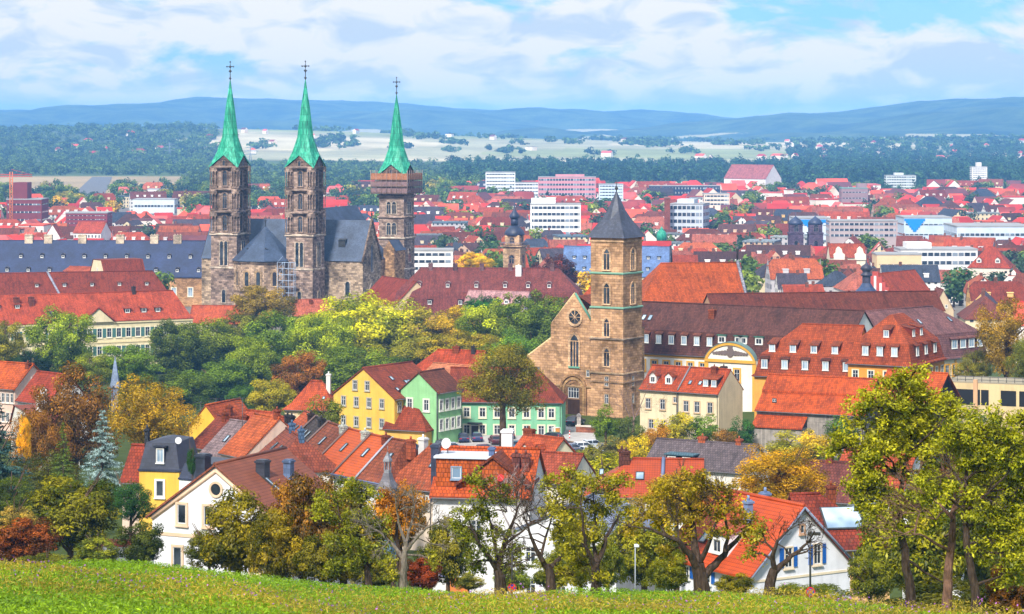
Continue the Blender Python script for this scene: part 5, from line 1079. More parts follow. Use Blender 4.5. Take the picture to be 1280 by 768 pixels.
p_ = P(834, 290, 1475); t_ = thing('brick_chimney', 'tall red brick chimney shaft on the left of the grey glass office block', 'chimney', (p_.x, p_.y, 0)); q = MB(); q.box(-1.6, 1.6, -1.6, 1.6, 0, P(834, 248, 1475).z); q.obj('shaft', 'roof_tiles', t_, S(170, 74, 66)); q = MB(); zc = P(834, 248, 1475).z; q.box(-1.9, 1.9, -1.9, 1.9, zc + .02, zc + .8); q.obj('cap', 'concrete', t_, S(150, 110, 100))
block('apartment_tower', 'slim white apartment tower before the dark forest at the far right', 'slim white apartment tower', 1215, 1234, 209, 228, 2850, 14, 8, S(236, 226, 222), 0, 'apartments', bandh=.3, pent=(.35, .65, 5))
block('apartment_block', 'grey white twin apartment block with flat roofs', 'grey twin apartment block', 1108, 1145, 220, 240, 2650, 16, 6, S(206, 208, 204), 0, 'apartments', bandh=.4, pent=(.3, .6, 3))
block('tower_block', 'brown stone twin topped tower block with green roof edge', 'brown twin topped tower block', 1052, 1085, 236, 258, 2050, 16, 3, S(150, 122, 124), 0, 'tower block', bandh=.15, pent=(.62, .98, 4), roofc=S(110, 150, 140))
block('office_block', 'long grey stone office building with regular square windows', 'long grey office building', 1037, 1122, 277, 298, 1340, 16, 3, S(176, 158, 156), 0, bandh=.4)
block('concert_hall', 'pale flat hall with bright blue stepped gable panel', 'hall with blue stepped panel', 1130, 1190, 273, 298, 1385, 30, 2, S(190, 204, 216), 0, 'hall', bandh=.12)
block('concert_hall', 'pale hall with broad blue roof band left of the grey office building', 'hall with blue roof band', 994, 1038, 274, 298, 1400, 30, 2, S(200, 210, 220), 0, 'hall', bandh=.1)
for (x0, x1, y0, y1, D) in ((1131, 1157, 274, 290, 1383), (996, 1036, 275, 286, 1398)):   # stepped blue panels on the two halls
    par = [o_ for o_ in bpy.data.objects if o_.name.startswith('concert_hall')][0 if x0 > 1100 else 1]; q = MB(); n_ = 6; w_ = (x1 - x0) * D / F; h_ = (y1 - y0) * D / F; xo = P(x0, y0, D).x - par.location.x; zt_ = P(x0, y0, D).z - par.location.z
    pts = []
    for k in range(n_ + 1): pts += [(xo + w_ * .5 * k / n_, zt_ - h_ * k / n_), (xo + w_ * .5 * k / n_, zt_ - h_ * min(k + 1, n_) / n_)]
    pts2 = [(2 * xo + w_ - x, z) for x, z in pts[::-1]]; q.prism(([(xo, zt_)] + pts[1:] + pts2[:-1] + [(xo + w_, zt_)])[::-1], -.3, -.02); q.obj('blue_panel', 'painted', par, S(20, 130, 205))
block('civic_building', 'white modern civic building with flat roofs and ribbon windows', 'white modern civic building', 1126, 1222, 313, 334, 1090, 20, 2, S(226, 224, 222), 0, 'civic building', bandh=.42, pent=(.1, .42, 3))
block('market_hall', 'long pale blue-grey flat hall at the far right', 'pale blue-grey flat hall', 1196, 1290, 284, 300, 1330, 40, 1, S(196, 208, 220), 0, 'hall', bandh=.2)
block('depot', 'blank beige hall left of the white civic building', 'blank beige hall', 1096, 1152, 319, 336, 1060, 14, 1, S(222, 192, 150), 0, 'hall', bandh=.02, sides=False)
block('school', 'white school with long window rows behind the mauve roof', 'white ribbon windowed school', 512, 566, 314, 340, 1010, 14, 3, S(226, 222, 216), 0, 'school', bandh=.4)
block('office_block', 'dark blue apartment terrace far behind the square church tower', None, 812, 900, 233, 244, 2150, 12, 2, S(40, 52, 80), 0, 'apartments')
block('office_block', 'cream stepped office building right of the square church tower', 'cream stepped office', 880, 912, 243, 258, 1900, 14, 3, S(226, 206, 186), 0)
block('factory', 'dark red brick factory with stepped towers beside the crane', 'red brick factory', 8, 52, 250, 279, 1650, 25, 3, S(120, 56, 60), 0, 'factory', bandh=.2, pent=(.15, .55, 11))
block('warehouse', 'long brown-red brick warehouse right of the factory', 'brown-red brick warehouse', 82, 134, 267, 281, 1560, 20, 3, S(130, 58, 64), 0, 'warehouse', bandh=.18)
block('factory_hall', 'low white factory hall below the airfield', 'low white factory hall', 166, 218, 250, 263, 2050, 30, 1, S(206, 214, 222), 0, 'hall', bandh=.2)
block('factory_hall', 'long white shed with blue roof, nearest the runway', None, 50, 150, 250, 256, 2450, 40, 1, S(214, 222, 230), 0, 'hall', bandh=.25, roofc=S(60, 84, 130))
block('factory_hall', 'bright white villa-like works building right of the runway', None, 184, 212, 237, 249, 2300, 16, 2, S(236, 238, 240), 0, 'hall', bandh=.3)
# twin dark towers with domed tops
for px, lb in ((994.5, 'left of the twin dark church towers with domed caps'), (1019, 'right of the twin dark church towers with domed caps')):
    p_ = P(px, 315, 1290); t_ = thing('church_tower', lb, 'church tower', (p_.x, p_.y, 0)); q = MB(); z1 = P(px, 292, 1290).z; z2 = P(px, 281, 1290).z; z3 = P(px, 273, 1290).z; s_ = 3.6
    q.rings([rect_ring(s_, 0), rect_ring(s_, z1), rect_ring(s_ * 1.1, z1), rect_ring(s_ * 1.1, z1 + .5), rect_ring(s_ * .9, z1 + .6), rect_ring(s_ * .9, z2)], 0); q.obj('shaft', 'sandstone', t_, S(96, 78, 96)); q = MB(); q.lathe(0, 0, [(s_ * 1.02, z2 + .02), (s_ * 1.05, z2 + 1), (s_ * .8, z3 - 1), (s_ * .3, z3 + .3), (.2, z3 + 1), (.1, z3 + 3)], 10); q.obj('dome', 'slate', t_, S(56, 66, 96)); arch_window(t_, (0, -s_ * .9, z1 + 1), 0, 2, 3.4, False, S(110, 95, 105), .3, 1, deep=.2); arch_window(t_, (0, -s_, z1 - 8), 0, 2, 4.4, False, S(110, 95, 105), .3, 0, trac=False)
lm('twin domed church towers', 985, 272, 1028, 318, 1290)
# town church tower with gallery and onion cap
p_ = P(643, 340, 1000); t_ = thing('church_tower', 'slender stone tower with gallery and dark onion cap behind the mauve roof', 'church tower', (p_.x, p_.y, 0), R(-18)); zz = lambda py: P(643, py, 1000).z
q = MB(); s_ = 3.5; q.rings([rect_ring(s_, 0), rect_ring(s_, zz(318)), rect_ring(s_ * 1.06, zz(318)), rect_ring(s_ * 1.06, zz(317)), rect_ring(s_, zz(317)), rect_ring(s_, zz(309)), rect_ring(s_ * 1.25, zz(308)), rect_ring(s_ * 1.25, zz(307)), rect_ring(s_ * .84, zz(306.9)), rect_ring(s_ * .84, zz(294))], 0); q.obj('shaft', 'sandstone', t_, S(196, 160, 124))
q = MB()
for k in range(7):
    for sx_, sy_ in ((1, 0), (-1, 0), (0, 1), (0, -1)): o_ = (-1 + 2 * k / 6) * s_ * 1.2; q.tube([(sx_ * s_ * 1.2 - sy_ * o_, sy_ * s_ * 1.2 + sx_ * o_, zz(307)), (sx_ * s_ * 1.2 - sy_ * o_, sy_ * s_ * 1.2 + sx_ * o_, zz(303.5))], .1, 4)
q.rings([rect_ring(s_ * 1.25, zz(303.6)), rect_ring(s_ * 1.25, zz(303)), rect_ring(s_ * 1.12, zz(303)), rect_ring(s_ * 1.12, zz(303.6)), rect_ring(s_ * 1.25, zz(303.6))], 0, (False, False)); q.obj('gallery', 'concrete', t_, S(120, 110, 120))
q = MB(); q.lathe(0, 0, [(s_ * 1.12, zz(294.5)), (s_ * 1.15, zz(293)), (s_ * 1.05, zz(289)), (s_ * .7, zz(285)), (s_ * .45, zz(282))], 8, 0, True, R(22.5)); q.lathe(0, 0, [(s_ * .42, zz(282)), (s_ * .42, zz(273))], 8); q.lathe(0, 0, [(s_ * .55, zz(273.2)), (s_ * .62, zz(270)), (s_ * .35, zz(266)), (s_ * .12, zz(262)), (.1, zz(254))], 8); q.obj('onion_cap', 'slate', t_, S(50, 58, 84))
for fx, fy, rz in ((0, -1, 0), (1, 0, R(90)), (-1, 0, R(-90))): arch_window(t_, (fx * s_, fy * s_, zz(329)), rz, 1.9, 3.2, False, S(150, 120, 100), .3, 1); arch_window(t_, (fx * s_ * .84, fy * s_ * .84, zz(304)), rz, 1.7, 2.3, False, S(170, 140, 120), .25, 1)
lm('onion capped church tower', 630, 255, 656, 340, 1000)
# dark onion turret on a broad slate base above the old town
p_ = P(1083, 378, 690); t_ = thing('onion_turret', 'dark onion turret on a stepped blue slate roof', 'turret', (p_.x, p_.y, 10)); zz = lambda py: P(1083, py, 690).z - 10
q = MB(); q.box(-3.6, 3.6, -3.6, 3.6, 0, zz(373)); q.obj('wall', 'plaster', t_, S(190, 150, 120))
q = MB(); rg = lambda r, py: [(r * math.cos(R(22.5 + 45 * k)), r * math.sin(R(22.5 + 45 * k)), zz(py)) for k in range(8)]
q.rings([rg(5.2, 377), rg(4.8, 374), rg(3.0, 366), rg(3.1, 364.5), rg(1.9, 359), rg(1.2, 354)], 0); q.obj('roof', 'slate', t_, S(50, 66, 100))
q = MB(); q.rings([rg(1.15, 354.5), rg(1.15, 345)], 0); q.lathe(0, 0, [(1.5, zz(345)), (1.55, zz(343.5)), (1.0, zz(341)), (1.1, zz(339)), (1.7, zz(336)), (1.2, zz(332.5)), (.35, zz(330)), (.1, zz(326)), (.06, zz(318))], 10); q.obj('lantern', 'slate', t_, S(70, 66, 84))
lm('dark onion turret', 1062, 318, 1104, 378, 690)
# hipped, gabled and special houses of the town
def town_hero(name, label, lmn, e0, e1, D, W, prof, ends=('gable', 'gable'), ridge='x', wall=WHITE, roof=RED, cat='house', box=None, **k):
    A, B = E(e0, e1, D); h = House(name, label, cat, A, B, W, prof, ends, ridge=ridge, wall=wall, roof=roof, over=.4, base=min(g(A.x, A.y), g(B.x, B.y)) - 1, **k)
    if lmn: b = box or (e0[0], e0[1] - 30, e1[0], e1[1] + 6); lm(lmn, *b, D)
    return h
h = town_hero('blue_roof_hall', 'large steep blue slate roof behind the square church tower', 'big blue slate roof', (703, 345), (836, 346), 955, 16, [(0, 0), (8, 10.5)], roof=S(86, 116, 166), rmat='slate', wall=CREAM, cat='hall', box=(703, 308, 836, 346))
h.dorm('f', [.1, .2, .8, .9], 1.6, 1.2, 1.0, 'flat', S(50, 60, 80), S(50, 60, 80)); h.dorm('f', [.1, .2, .8, .9], 4.6, 1.2, 1.0, 'flat', S(50, 60, 80), S(50, 60, 80))
q = MB(); q.tube([(h.L / 2 + .2, -.4, h.H), (h.L / 2 + .2, 8, h.H + 10.9), (h.L / 2 + .2, 16.4, h.H)], .5, 4); q.obj('gable_coping', 'sandstone', h.root, S(110, 110, 120))
h = town_hero('parish_church', 'white church with huge pink gabled roof before the forest', 'huge pink church roof', (905, 223), (957, 224), 2550, 26, [(0, 0), (13, 13.5)], ('gable', 'gable'), wall=S(240, 230, 226), roof=S(192, 96, 108), cat='church', box=(903, 205, 957, 228))
h = town_hero('stepped_gable_church', 'red roofed hall with white striped stepped gable', 'striped stepped gable hall', (1120, 377), (1168, 371), 800, 14, [(0, 0), (7, 8.2)], wall=S(236, 214, 204), roof=S(190, 54, 32), cat='hall', box=(1100, 343, 1168, 377))
q = MB(); st = []
for k in range(6): st += [(-.4 + 1.28 * k, h.H + 1.6 * k - .5), (-.4 + 1.28 * k, h.H + 1.6 * (k + 1) - .5)]
st = st + [(14 - y, z) for y, z in st[::-1]]
rr = MB(); rr.prism([(y, z) for y, z in [(-.4, 0)] + st + [(14.4, 0)]][::-1], -.45, .2); sg = rr.obj('stepped_gable', 'plaster', h.root, S(190, 84, 72), (-h.L / 2 - .02, 14, 0), R(-90))
for k in range(7): q = MB(); y = 1.2 + 1.93 * k; q.box(y - .4, y + .4, -.6, -.44, h.H - 4, h.H + min(y, 14 - y) * 1.15 - .3); q.obj('white_strip', 'plaster', sg, S(238, 230, 226))
town_hero('gabled_hall', 'orange hipped roof with red dormer band right of the dark onion turret', 'arched dormer roof', (1210, 334), (1262, 335), 1060, 14, [(0, 0), (7, 8)], ('hip', 'hip'), wall=S(230, 214, 196), roof=S(188, 48, 40), box=(1208, 312, 1262, 342)).dorm('f', [.25, .7], 1.4, 2, 1.6, 'gable', WHITE, RED)
h = town_hero('long_row', 'long white row house with bright red roof, below the factory', 'long white row house', (92, 291), (126, 291.5), 1340, 12, [(0, 0), (6, 5.5)], wall=S(238, 234, 230), roof=S(200, 60, 54), box=(60, 280, 126, 302)); h.win('f', (8, .06, .94), -2.6, w=1, h=1.5, sur=.1)
h = town_hero('gabled_row_house', 'white gabled house left of the long white row', None, (56, 297), (75, 297), 1330, 12, [(0, 0), (4, 6.5)], ridge='y', wall=S(240, 236, 232), roof=S(200, 64, 56))
h = town_hero('art_nouveau_house', 'cream house with curved white gables in the old town', 'cream curved gable house', (1038, 322), (1082, 322), 1020, 12, [(0, 0), (6, 5)], wall=S(236, 224, 196), roof=S(186, 60, 46), box=(1036, 305, 1100, 330)); 
for u_ in (.25, .85): q = MB(); q.prism([(u_ * h.L - h.L / 2 + x, h.H + z) for x, z in ((-2.2, -1), (2.2, -1), (2.2, 1.2), (1.3, 1.8), (.9, 3.4), (0, 4.2), (-.9, 3.4), (-1.3, 1.8), (-2.2, 1.2))], -.5, 3); q.obj('curved_gable', 'plaster', h.root, S(240, 232, 212))
h = town_hero('timbered_house', 'cream gabled house with tiny windows among the nearest old town roofs', 'cream gable of the old town', (1166, 388), (1192, 388), 770, 12, [(0, 0), (3.1, 6)], ridge='y', wall=S(206, 184, 150), roof=S(150, 60, 54), box=(1160, 365, 1195, 392)); h.win('f', [.35, .65], .8, w=.6, h=.8, sur=.08)
p_ = P(827, 300, 1380); t_ = thing('domed_tower', 'small white rotunda with bright green copper dome', 'tower', (p_.x, p_.y, 0)); zt = P(827, 302, 1380).z; z2 = P(827, 287, 1380).z; q = MB(); q.lathe(0, 0, [(2.6, 0), (2.6, zt)], 12, 0, False); q.obj('drum', 'plaster', t_, S(225, 222, 216)); q = MB(); q.lathe(0, 0, [(2.7, zt + .02), (2.7, zt + 3.5), (2.2, z2 - 1.2), (1.0, z2), (.2, z2 + 1.5)], 12); q.obj('dome', 'copper', t_)
lm('green copper dome', 820, 286, 834, 304, 1380)
# tower crane
p_ = P(14, 280, 1600); t_ = thing('tower_crane', 'red and orange tower crane in front of the brick factory', 'crane', (p_.x, p_.y, 0), R(0)); zj_ = P(14, 221, 1600).z; q = MB()
for sx_ in (-1, 1):
    for sy_ in (-1, 1): q.tube([(sx_ * .8, sy_ * .8, 0), (sx_ * .8, sy_ * .8, zj_ + 3)], .16, 4)
for k in range(int(zj_ / 1.6)):
    for sy_ in (-1, 1): q.tube([(-.8 if k % 2 else .8, sy_ * .8, k * 1.6), (.8 if k % 2 else -.8, sy_ * .8, k * 1.6 + 1.6)], .1, 4); q.tube([(sy_ * .8, -.8 if k % 2 else .8, k * 1.6), (sy_ * .8, .8 if k % 2 else -.8, k * 1.6 + 1.6)], .1, 4)
q.obj('mast', 'painted', t_, S(214, 120, 70)); q = MB(); n_ = 16
for z, y in ((zj_, -.7), (zj_, .7), (zj_ + 1.4, 0)): q.tube([(-12, y, z), (13, y, z)], .16, 4)
for k in range(n_): x = -12 + 25 * k / n_; q.tube([(x, -.7, zj_), (x + .8, 0, zj_ + 1.4), (x + 1.6, .7, zj_)], .09, 4)
q.tube([(0, 0, zj_ + 1), (0, 0, zj_ + 4.5), (12, 0, zj_ + 1.4)], .1, 4); q.obj('jib', 'painted', t_, S(206, 50, 56)); q = MB(); q.box(-12.5, -10, -1, 1, zj_ - 2.2, zj_ - .1); q.obj('counterweight', 'concrete', t_, S(150, 120, 120))
lm('tower crane', 5, 218, 22, 280, 1600)
def pylon(px, base_py, top_py, D, lb):
    zb = P(px, base_py, D).z; h_ = P(px, top_py, D).z - zb; x = P(px, 0, D).x; t_ = thing('power_pylon', lb, 'pylon', (x, D, zb)); q = MB(); w = h_ * .09
    for sx_ in (-1, 1):
        for sy_ in (-1, 1): q.tube([(sx_ * w, sy_ * w, 0), (sx_ * w * .25, sy_ * w * .25, h_ * .6), (0, 0, h_)], .3, 4)
    for z, l in ((.62, .26), (.76, .34), (.9, .22)): q.tube([(-h_ * l, 0, h_ * z), (0, 0, h_ * (z + .035)), (h_ * l, 0, h_ * z)], .3, 4); q.tube([(-h_ * l, 0, h_ * z), (h_ * l, 0, h_ * z)], .22, 4)
    for k in range(6): z = k / 10; ww = w * (1 - .75 * z / .6); q.tube([(-ww, -ww, h_ * z), (ww, -ww, h_ * (z + .1))], .2, 4)
    q.obj('lattice', 'concrete', t_, S(120, 130, 140))
pylon(212, 206, 178, 4300, 'pale lattice pylon in the forest left of the cathedral spires'); pylon(313, 212, 182, 4200, 'pale lattice pylon between the first two cathedral spires'); pylon(411, 176, 158, 8200, 'distant lattice pylon right of the middle cathedral spire')
lm('left cathedral tower', 258, 190, 310, 300, 850); lm('middle cathedral tower', 358, 190, 408, 300, 850); lm('scaffolded cathedral tower', 470, 190, 515, 330, 925); lm('square church tower', 739, 245, 802, 340, 460); lm('runway', 105, 222, 130, 246, 2900)
lm('long blue slate palace', 0, 305, 262, 345, 940)

# ---------------------------------------------------------------- ordinary houses: prototypes, then copies
rt = random.Random(21)
def town_proto(L, W, H, rise, kind, i):
    w = MB(); r = MB(); hl = L / 2; o = .35
    w.box(-hl, hl, 0, W, -5, H)
    inset = W * .5 if kind == 'hip' else (W * .22 if kind == 'half' else 0)
    if kind != 'hip':
        for x in (-hl, hl): w.poly([(x, 0, H), (x, W, H), (x, W / 2, H + rise)])
    zo = H - o * rise / (W / 2)
    a = [(-hl - (o if inset else .15), -o, zo), (hl + (o if inset else .15), -o, zo), (hl + (o if inset else .15), W + o, zo), (-hl - (o if inset else .15), W + o, zo)]
    if kind == 'flat': r.box(-hl - .25, hl + .25, -.25, W + .25, H + .02, H + .7)
    elif kind == 'half':
        zm = H + rise * .62; ym = W / 2 * .62; x1 = hl + .15; x2 = hl - W * .16; T_ = H + rise
        for s_ in (1, -1):
            y0, y1 = (-o, ym) if s_ > 0 else (W + o, W - ym)
            q = [(-x1, y0, zo + .15), (x1, y0, zo + .15), (x1, y1, zm + .15), (x2, W / 2, T_ + .15), (-x2, W / 2, T_ + .15), (-x1, y1, zm + .15)]; r.poly(q if s_ > 0 else q[::-1])
        for s_ in (1, -1): r.poly([(s_ * x1, ym, zm + .15), (s_ * x1, W - ym, zm + .15), (s_ * x2, W / 2, T_ + .15)])
    elif kind == 'mansard':
        b1 = [(-hl, .9, H + rise * .5), (hl, .9, H + rise * .5), (hl, W - .9, H + rise * .5), (-hl, W - .9, H + rise * .5)]; r.poly([a[0], a[1], b1[1], b1[0]]); r.poly([a[2], a[3], b1[3], b1[2]]); r.poly([b1[0], b1[1], (hl, W / 2, H + rise + .1), (-hl, W / 2, H + rise + .1)]); r.poly([b1[2], b1[3], (-hl, W / 2, H + rise + .1), (hl, W / 2, H + rise + .1)])
        for x in (-hl + .02, hl - .02): r.poly([(x, 0, H), (x, .9, H + rise * .5), (x, W / 2, H + rise), (x, W - .9, H + rise * .5), (x, W, H)])
    else:
        rx = hl - inset if inset else hl + .15; up = .15
        A0 = [(p[0], p[1], p[2] + up) for p in a]; r0, r1 = (-rx, W / 2, H + rise + up), (rx, W / 2, H + rise + up)
        r.poly([A0[0], A0[1], r1, r0]); r.poly([A0[2], A0[3], r0, r1])
        if inset: r.poly([A0[1], A0[2], r1]); r.poly([A0[3], A0[0], r0])
    rr_ = random.Random(i)
    me_w = w.mesh('wall', ['town_wall']); me_r = r.mesh('roof', ['roof_tiles'])
    ch = MB(); x = rr_.uniform(-.3, .3) * L; ch.box(x - .5, x + .5, W / 2 - .4, W / 2 + .5, H + rise * .7, H + rise + 1.3); me_c = ch.mesh('chimney', ['roof_tiles'])
    dm = None
    if rr_.random() < .7 and kind not in ('mansard', 'flat'):
        d = MB(); y = W * .12; z = H + rise * .24; nd_ = min(4, max(1, int(L / 6)))
        for xx in (0,): d.box(xx - .9, xx + .9, y, y + W * .28, z - .6, z + 1.4); d.poly([(xx - 1.1, y - .2, z + 1.4), (xx + 1.1, y - .2, z + 1.4), (xx + 1.1, y + W * .3, z + 1.9), (xx - 1.1, y + W * .3, z + 1.9)])
        dm = (d.mesh('dormer', ['concrete']), [(k_ - (nd_ - 1) / 2) * L * .8 / nd_ for k_ in range(nd_)])
    return (L, W, H, rise, kind, me_w, me_r, me_c, dm)
TP = [town_proto(*a, i) for i, a in enumerate([(p0, p1, p2 + 1.6, p3 * .88, p4) for p0, p1, p2, p3, p4 in [(11, 10, 7, 6, 'gable'), (13, 11, 8, 6.5, 'gable'), (16, 11, 8, 6, 'gable'), (21, 12, 9, 6.5, 'gable'), (28, 12, 9, 6, 'gable'), (14, 12, 8.5, 6, 'hip'), (19, 13, 9, 6.5, 'hip'), (26, 13, 9.5, 6, 'hip'), (12, 10, 7.5, 6.5, 'half'), (17, 11, 8.5, 6.8, 'half'), (20, 12, 9, 7, 'mansard'), (30, 13, 9.5, 6.5, 'gable'), (36, 13, 9, 6, 'hip'), (24, 15, 9, 0, 'flat'), (38, 16, 8, 0, 'flat'), (18, 14, 12, 0, 'flat')]])]
ROOFS = [(S(190, 56, 44), 'red', 6), (S(206, 84, 58), 'coral', 5), (S(168, 48, 40), 'dark red', 4), (S(138, 58, 52), 'brown-red', 5), (S(104, 60, 62), 'brown', 3.5), (S(196, 92, 84), 'pink', 4), (S(72, 78, 100), 'slate grey', 3), (S(90, 76, 92), 'mauve grey', 2.5)]
WALLS = [(S(236, 230, 222), 'white', 6), (S(230, 210, 170), 'cream', 4), (S(214, 180, 150), 'beige', 2), (S(206, 160, 130), 'tan', 1), (S(196, 190, 190), 'grey', 1.5), (S(224, 180, 110), 'ochre', 1)]
FLATS = [(S(196, 198, 204), 'pale grey', 1), (S(150, 156, 168), 'grey', 1), (S(110, 130, 150), 'blue-grey', 1)]
def pick(tab): return rt.choices(tab, [q[2] for q in tab])[0]
sky_l = np.full(1400, 600.0)                              # lowest hidden row per column, seen from the camera
def cover(x0, x1, y): sky_l[max(int(x0) + 50, 0):max(int(x1) + 50, 0)] = np.minimum(sky_l[max(int(x0) + 50, 0):max(int(x1) + 50, 0)], y)
cover(-50, 1350, 402); cover(-50, 268, 306); cover(240, 455, 300); cover(262, 309, 200); cover(360, 407, 200); cover(471, 514, 205); cover(455, 720, 338); cover(739, 802, 250); cover(800, 935, 347); cover(700, 836, 312); cover(900, 1180, 371); cover(1060, 1235, 388); cover(1228, 1290, 378)
cand = []; D = 760.0
heroes = [(b[0] - 3, b[1] + 2, b[2] + 3, b[3], Dd) for _, _, _, Dd, b in LM]
def blocked(px0, px1, top, bot, D):
    for x0, y0, x1, y1, Dd in heroes:
        if px1 > x0 and px0 < x1:
            if D < Dd and D > Dd - 700 and top < y0 + (y1 - y0) * .72: return True
            if abs(D - Dd) < 26 : return True
    return False
HOUSES = []
while D < 2560:
    px = -40 - rt.random() * 20
    while px < 1310:
        pr = TP[rt.choices(range(len(TP)), [3, 4, 5, 4, 3, 3, 3, 2, 3, 4, 2, 2, 1, 2, 1.6, 2.2])[0]]; L, W, H, rise = pr[:4]
        if D < 1120 and (L > 22 or rise == 0): pr = TP[rt.choice((0, 1, 2, 3, 5, 8, 9))]; L, W, H, rise = pr[:4]
        ang = 14 * math.sin(px / 170 + D / 260) + rt.uniform(-9, 9)
        if rt.random() < .27: ang += 90 if rt.random() < .5 else -90
        ext = abs(L * math.cos(R(ang))) + abs(W * math.sin(R(ang))); wpx = ext * F / D; xc = px + wpx / 2; sc = rt.uniform(.82, 1.12); dj = D + rt.uniform(-9, 9)
        x = (xc - 640) / F * dj; z0 = g(x, dj); top = HZ + (CZ - z0 - (H + rise) * sc) / dj * F; bot = HZ + (CZ - z0) / dj * F
        low_d = 760 if px > 925 else (985 if px > 800 else (1030 if px > 480 else 985))
        if px < 265 and D < 1010: low_d = 1010
        dens = 1.0 if D < 1500 else (1.0 - .48 * (D - 1500) / 1000)
        if D > 1850 and px < 560: dens *= .25
        if D > 2350 and px < 300: dens = 0
        if 330 < px < 480 and D > 1700: dens *= .7
        if D >= low_d and rt.random() < dens and not blocked(px, px + wpx, top, bot, dj):
            s0, s1 = max(int(px) + 50, 0), max(int(px + wpx) + 50, 1); vis = float(np.clip(sky_l[s0:s1] - top, 0, None).sum()) if s1 > s0 else 0
            on = max(0, min(px + wpx, 1282) - max(px, -2)) / wpx
            if vis * on > 14 and px + wpx > 2 and px < 1278:
                HOUSES.append([vis * on, pr, x, dj, z0, ang, sc, xc, (top + bot) / 2 - (bot - top) * .2, pick(ROOFS) if rise > 0 else rt.choice(FLATS), pick(WALLS)])
                cover(px + wpx * .12, px + wpx * .88, top + (bot - top) * .25)
        px += wpx * rt.uniform(.96, 1.2) + (rt.random() < .14) * wpx * .6
    D += 17 + D * .006 + rt.random() * 5
HOUSES.sort(key=lambda q: -q[0]); big, rest = HOUSES[:285], HOUSES[285:]
print('town houses', len(HOUSES))
# labels: position in the row of houses on one side of the nearest landmark
ORD = ['first', 'second', 'third', 'fourth', 'fifth', 'sixth', 'seventh', 'eighth', 'ninth', 'tenth', 'eleventh', 'twelfth', 'thirteenth', 'fourteenth', 'fifteenth', 'sixteenth', 'seventeenth', 'eighteenth', 'nineteenth', 'twentieth'] + ['%dth' % k for k in range(21, 90)]
SHAPE = {'gable': 'gabled', 'hip': 'hipped', 'half': 'half-hipped', 'mansard': 'mansard', 'flat': 'flat-topped'}
def sector(xc, yc, what):
    best = min(LM, key=lambda q: math.hypot((q[1] - xc), (q[2] - yc) * 2.2)); dx, dy = xc - best[1], (yc - best[2]) * 1.8
    side = ('right of' if dx > 0 else 'left of') if abs(dx) > abs(dy) else ('in front of' if dy > 0 else 'behind')
    return best, side, math.hypot(dx, dy)
sec = {}
for q in big: b, s_, d_ = sector(q[7], q[8], 'house'); sec.setdefault((b[0], s_), []).append((d_, q))
LAB = {}
for (b, s_), lst in sec.items():
    lst.sort(key=lambda w: w[0])
    for k, (d_, q) in enumerate(lst): LAB[id(q)] = '%s %s house with %s roof, %s %s the %s' % (q[10][1], SHAPE[q[1][4]], q[9][1], ORD[k], s_, b)
for k_, v_ in LAB.items():
    if len(v_.replace('-', ' ').split()) > 16: LAB[k_] = v_.replace(' house with ', ' house, ').replace('half-hipped ', '').replace('flat-topped ', '')
for q in big:
    vis, pr, x, y, z0, ang, sc, xc, yc, rf, wl = q
    r0 = thing('town_house', LAB[id(q)], 'house', (x, y, z0), R(ang), 'houses of the town'); r0.scale = (sc, sc, sc)
    j = rt.uniform(.62, 1.18); c = lambda t_: tuple(min(v * j, 1) for v in t_[:3]) + (1,)
    link('wall', pr[5], r0, wl[0]).location = (0, -pr[1] / 2, 0); link('roof', pr[6], r0, c(rf[0])).location = (0, -pr[1] / 2, 0); link('chimney', pr[7], r0, S(150, 90, 80)).location = (0, -pr[1] / 2, 0)
    for dx_ in (pr[8][1] if pr[8] else ()): link('dormer', pr[8][0], r0, wl[0]).location = (dx_, -pr[1] / 2, 0)
# the small remainder as one mass
def mass(name, mats, items):
    V, Fc, M = [], [], []; n0 = 0
    for me, mi, mw in items:
        nv = len(me.vertices); co = np.empty(nv * 3); me.vertices.foreach_get('co', co); co = co.reshape(-1, 3); mw_ = np.array(mw); V.append(co @ mw_[:3, :3].T + mw_[:3, 3])
        for po in me.polygons: Fc.append([i + n0 for i in po.vertices]); M.append(mi)
        n0 += nv
    me = bpy.data.meshes.new(name); me.from_pydata(np.concatenate(V).tolist(), [], Fc)
    for k in mats: me.materials.append(MAT[k])
    me.polygons.foreach_set('material_index', M); me.update(); return link(name, me)
for k, (cc, nm, _) in enumerate(ROOFS[:6]):
    m, t, o = newmat('far_roof_%s' % nm.replace(' ', '_').replace('-', '_')); p = geopos(t); princ(t, o, mulc(t, cc, ramp(t, noise(t, p, .08, 5), [(.3, gray(.7)), (.7, gray(1.2))])), .8, .2)
m, t, o = newmat('far_wall'); p = geopos(t); princ(t, o, ramp(t, noise(t, p, .05, 3), [(.3, S(206, 180, 150)), (.6, S(232, 224, 214))]), .9, .1)
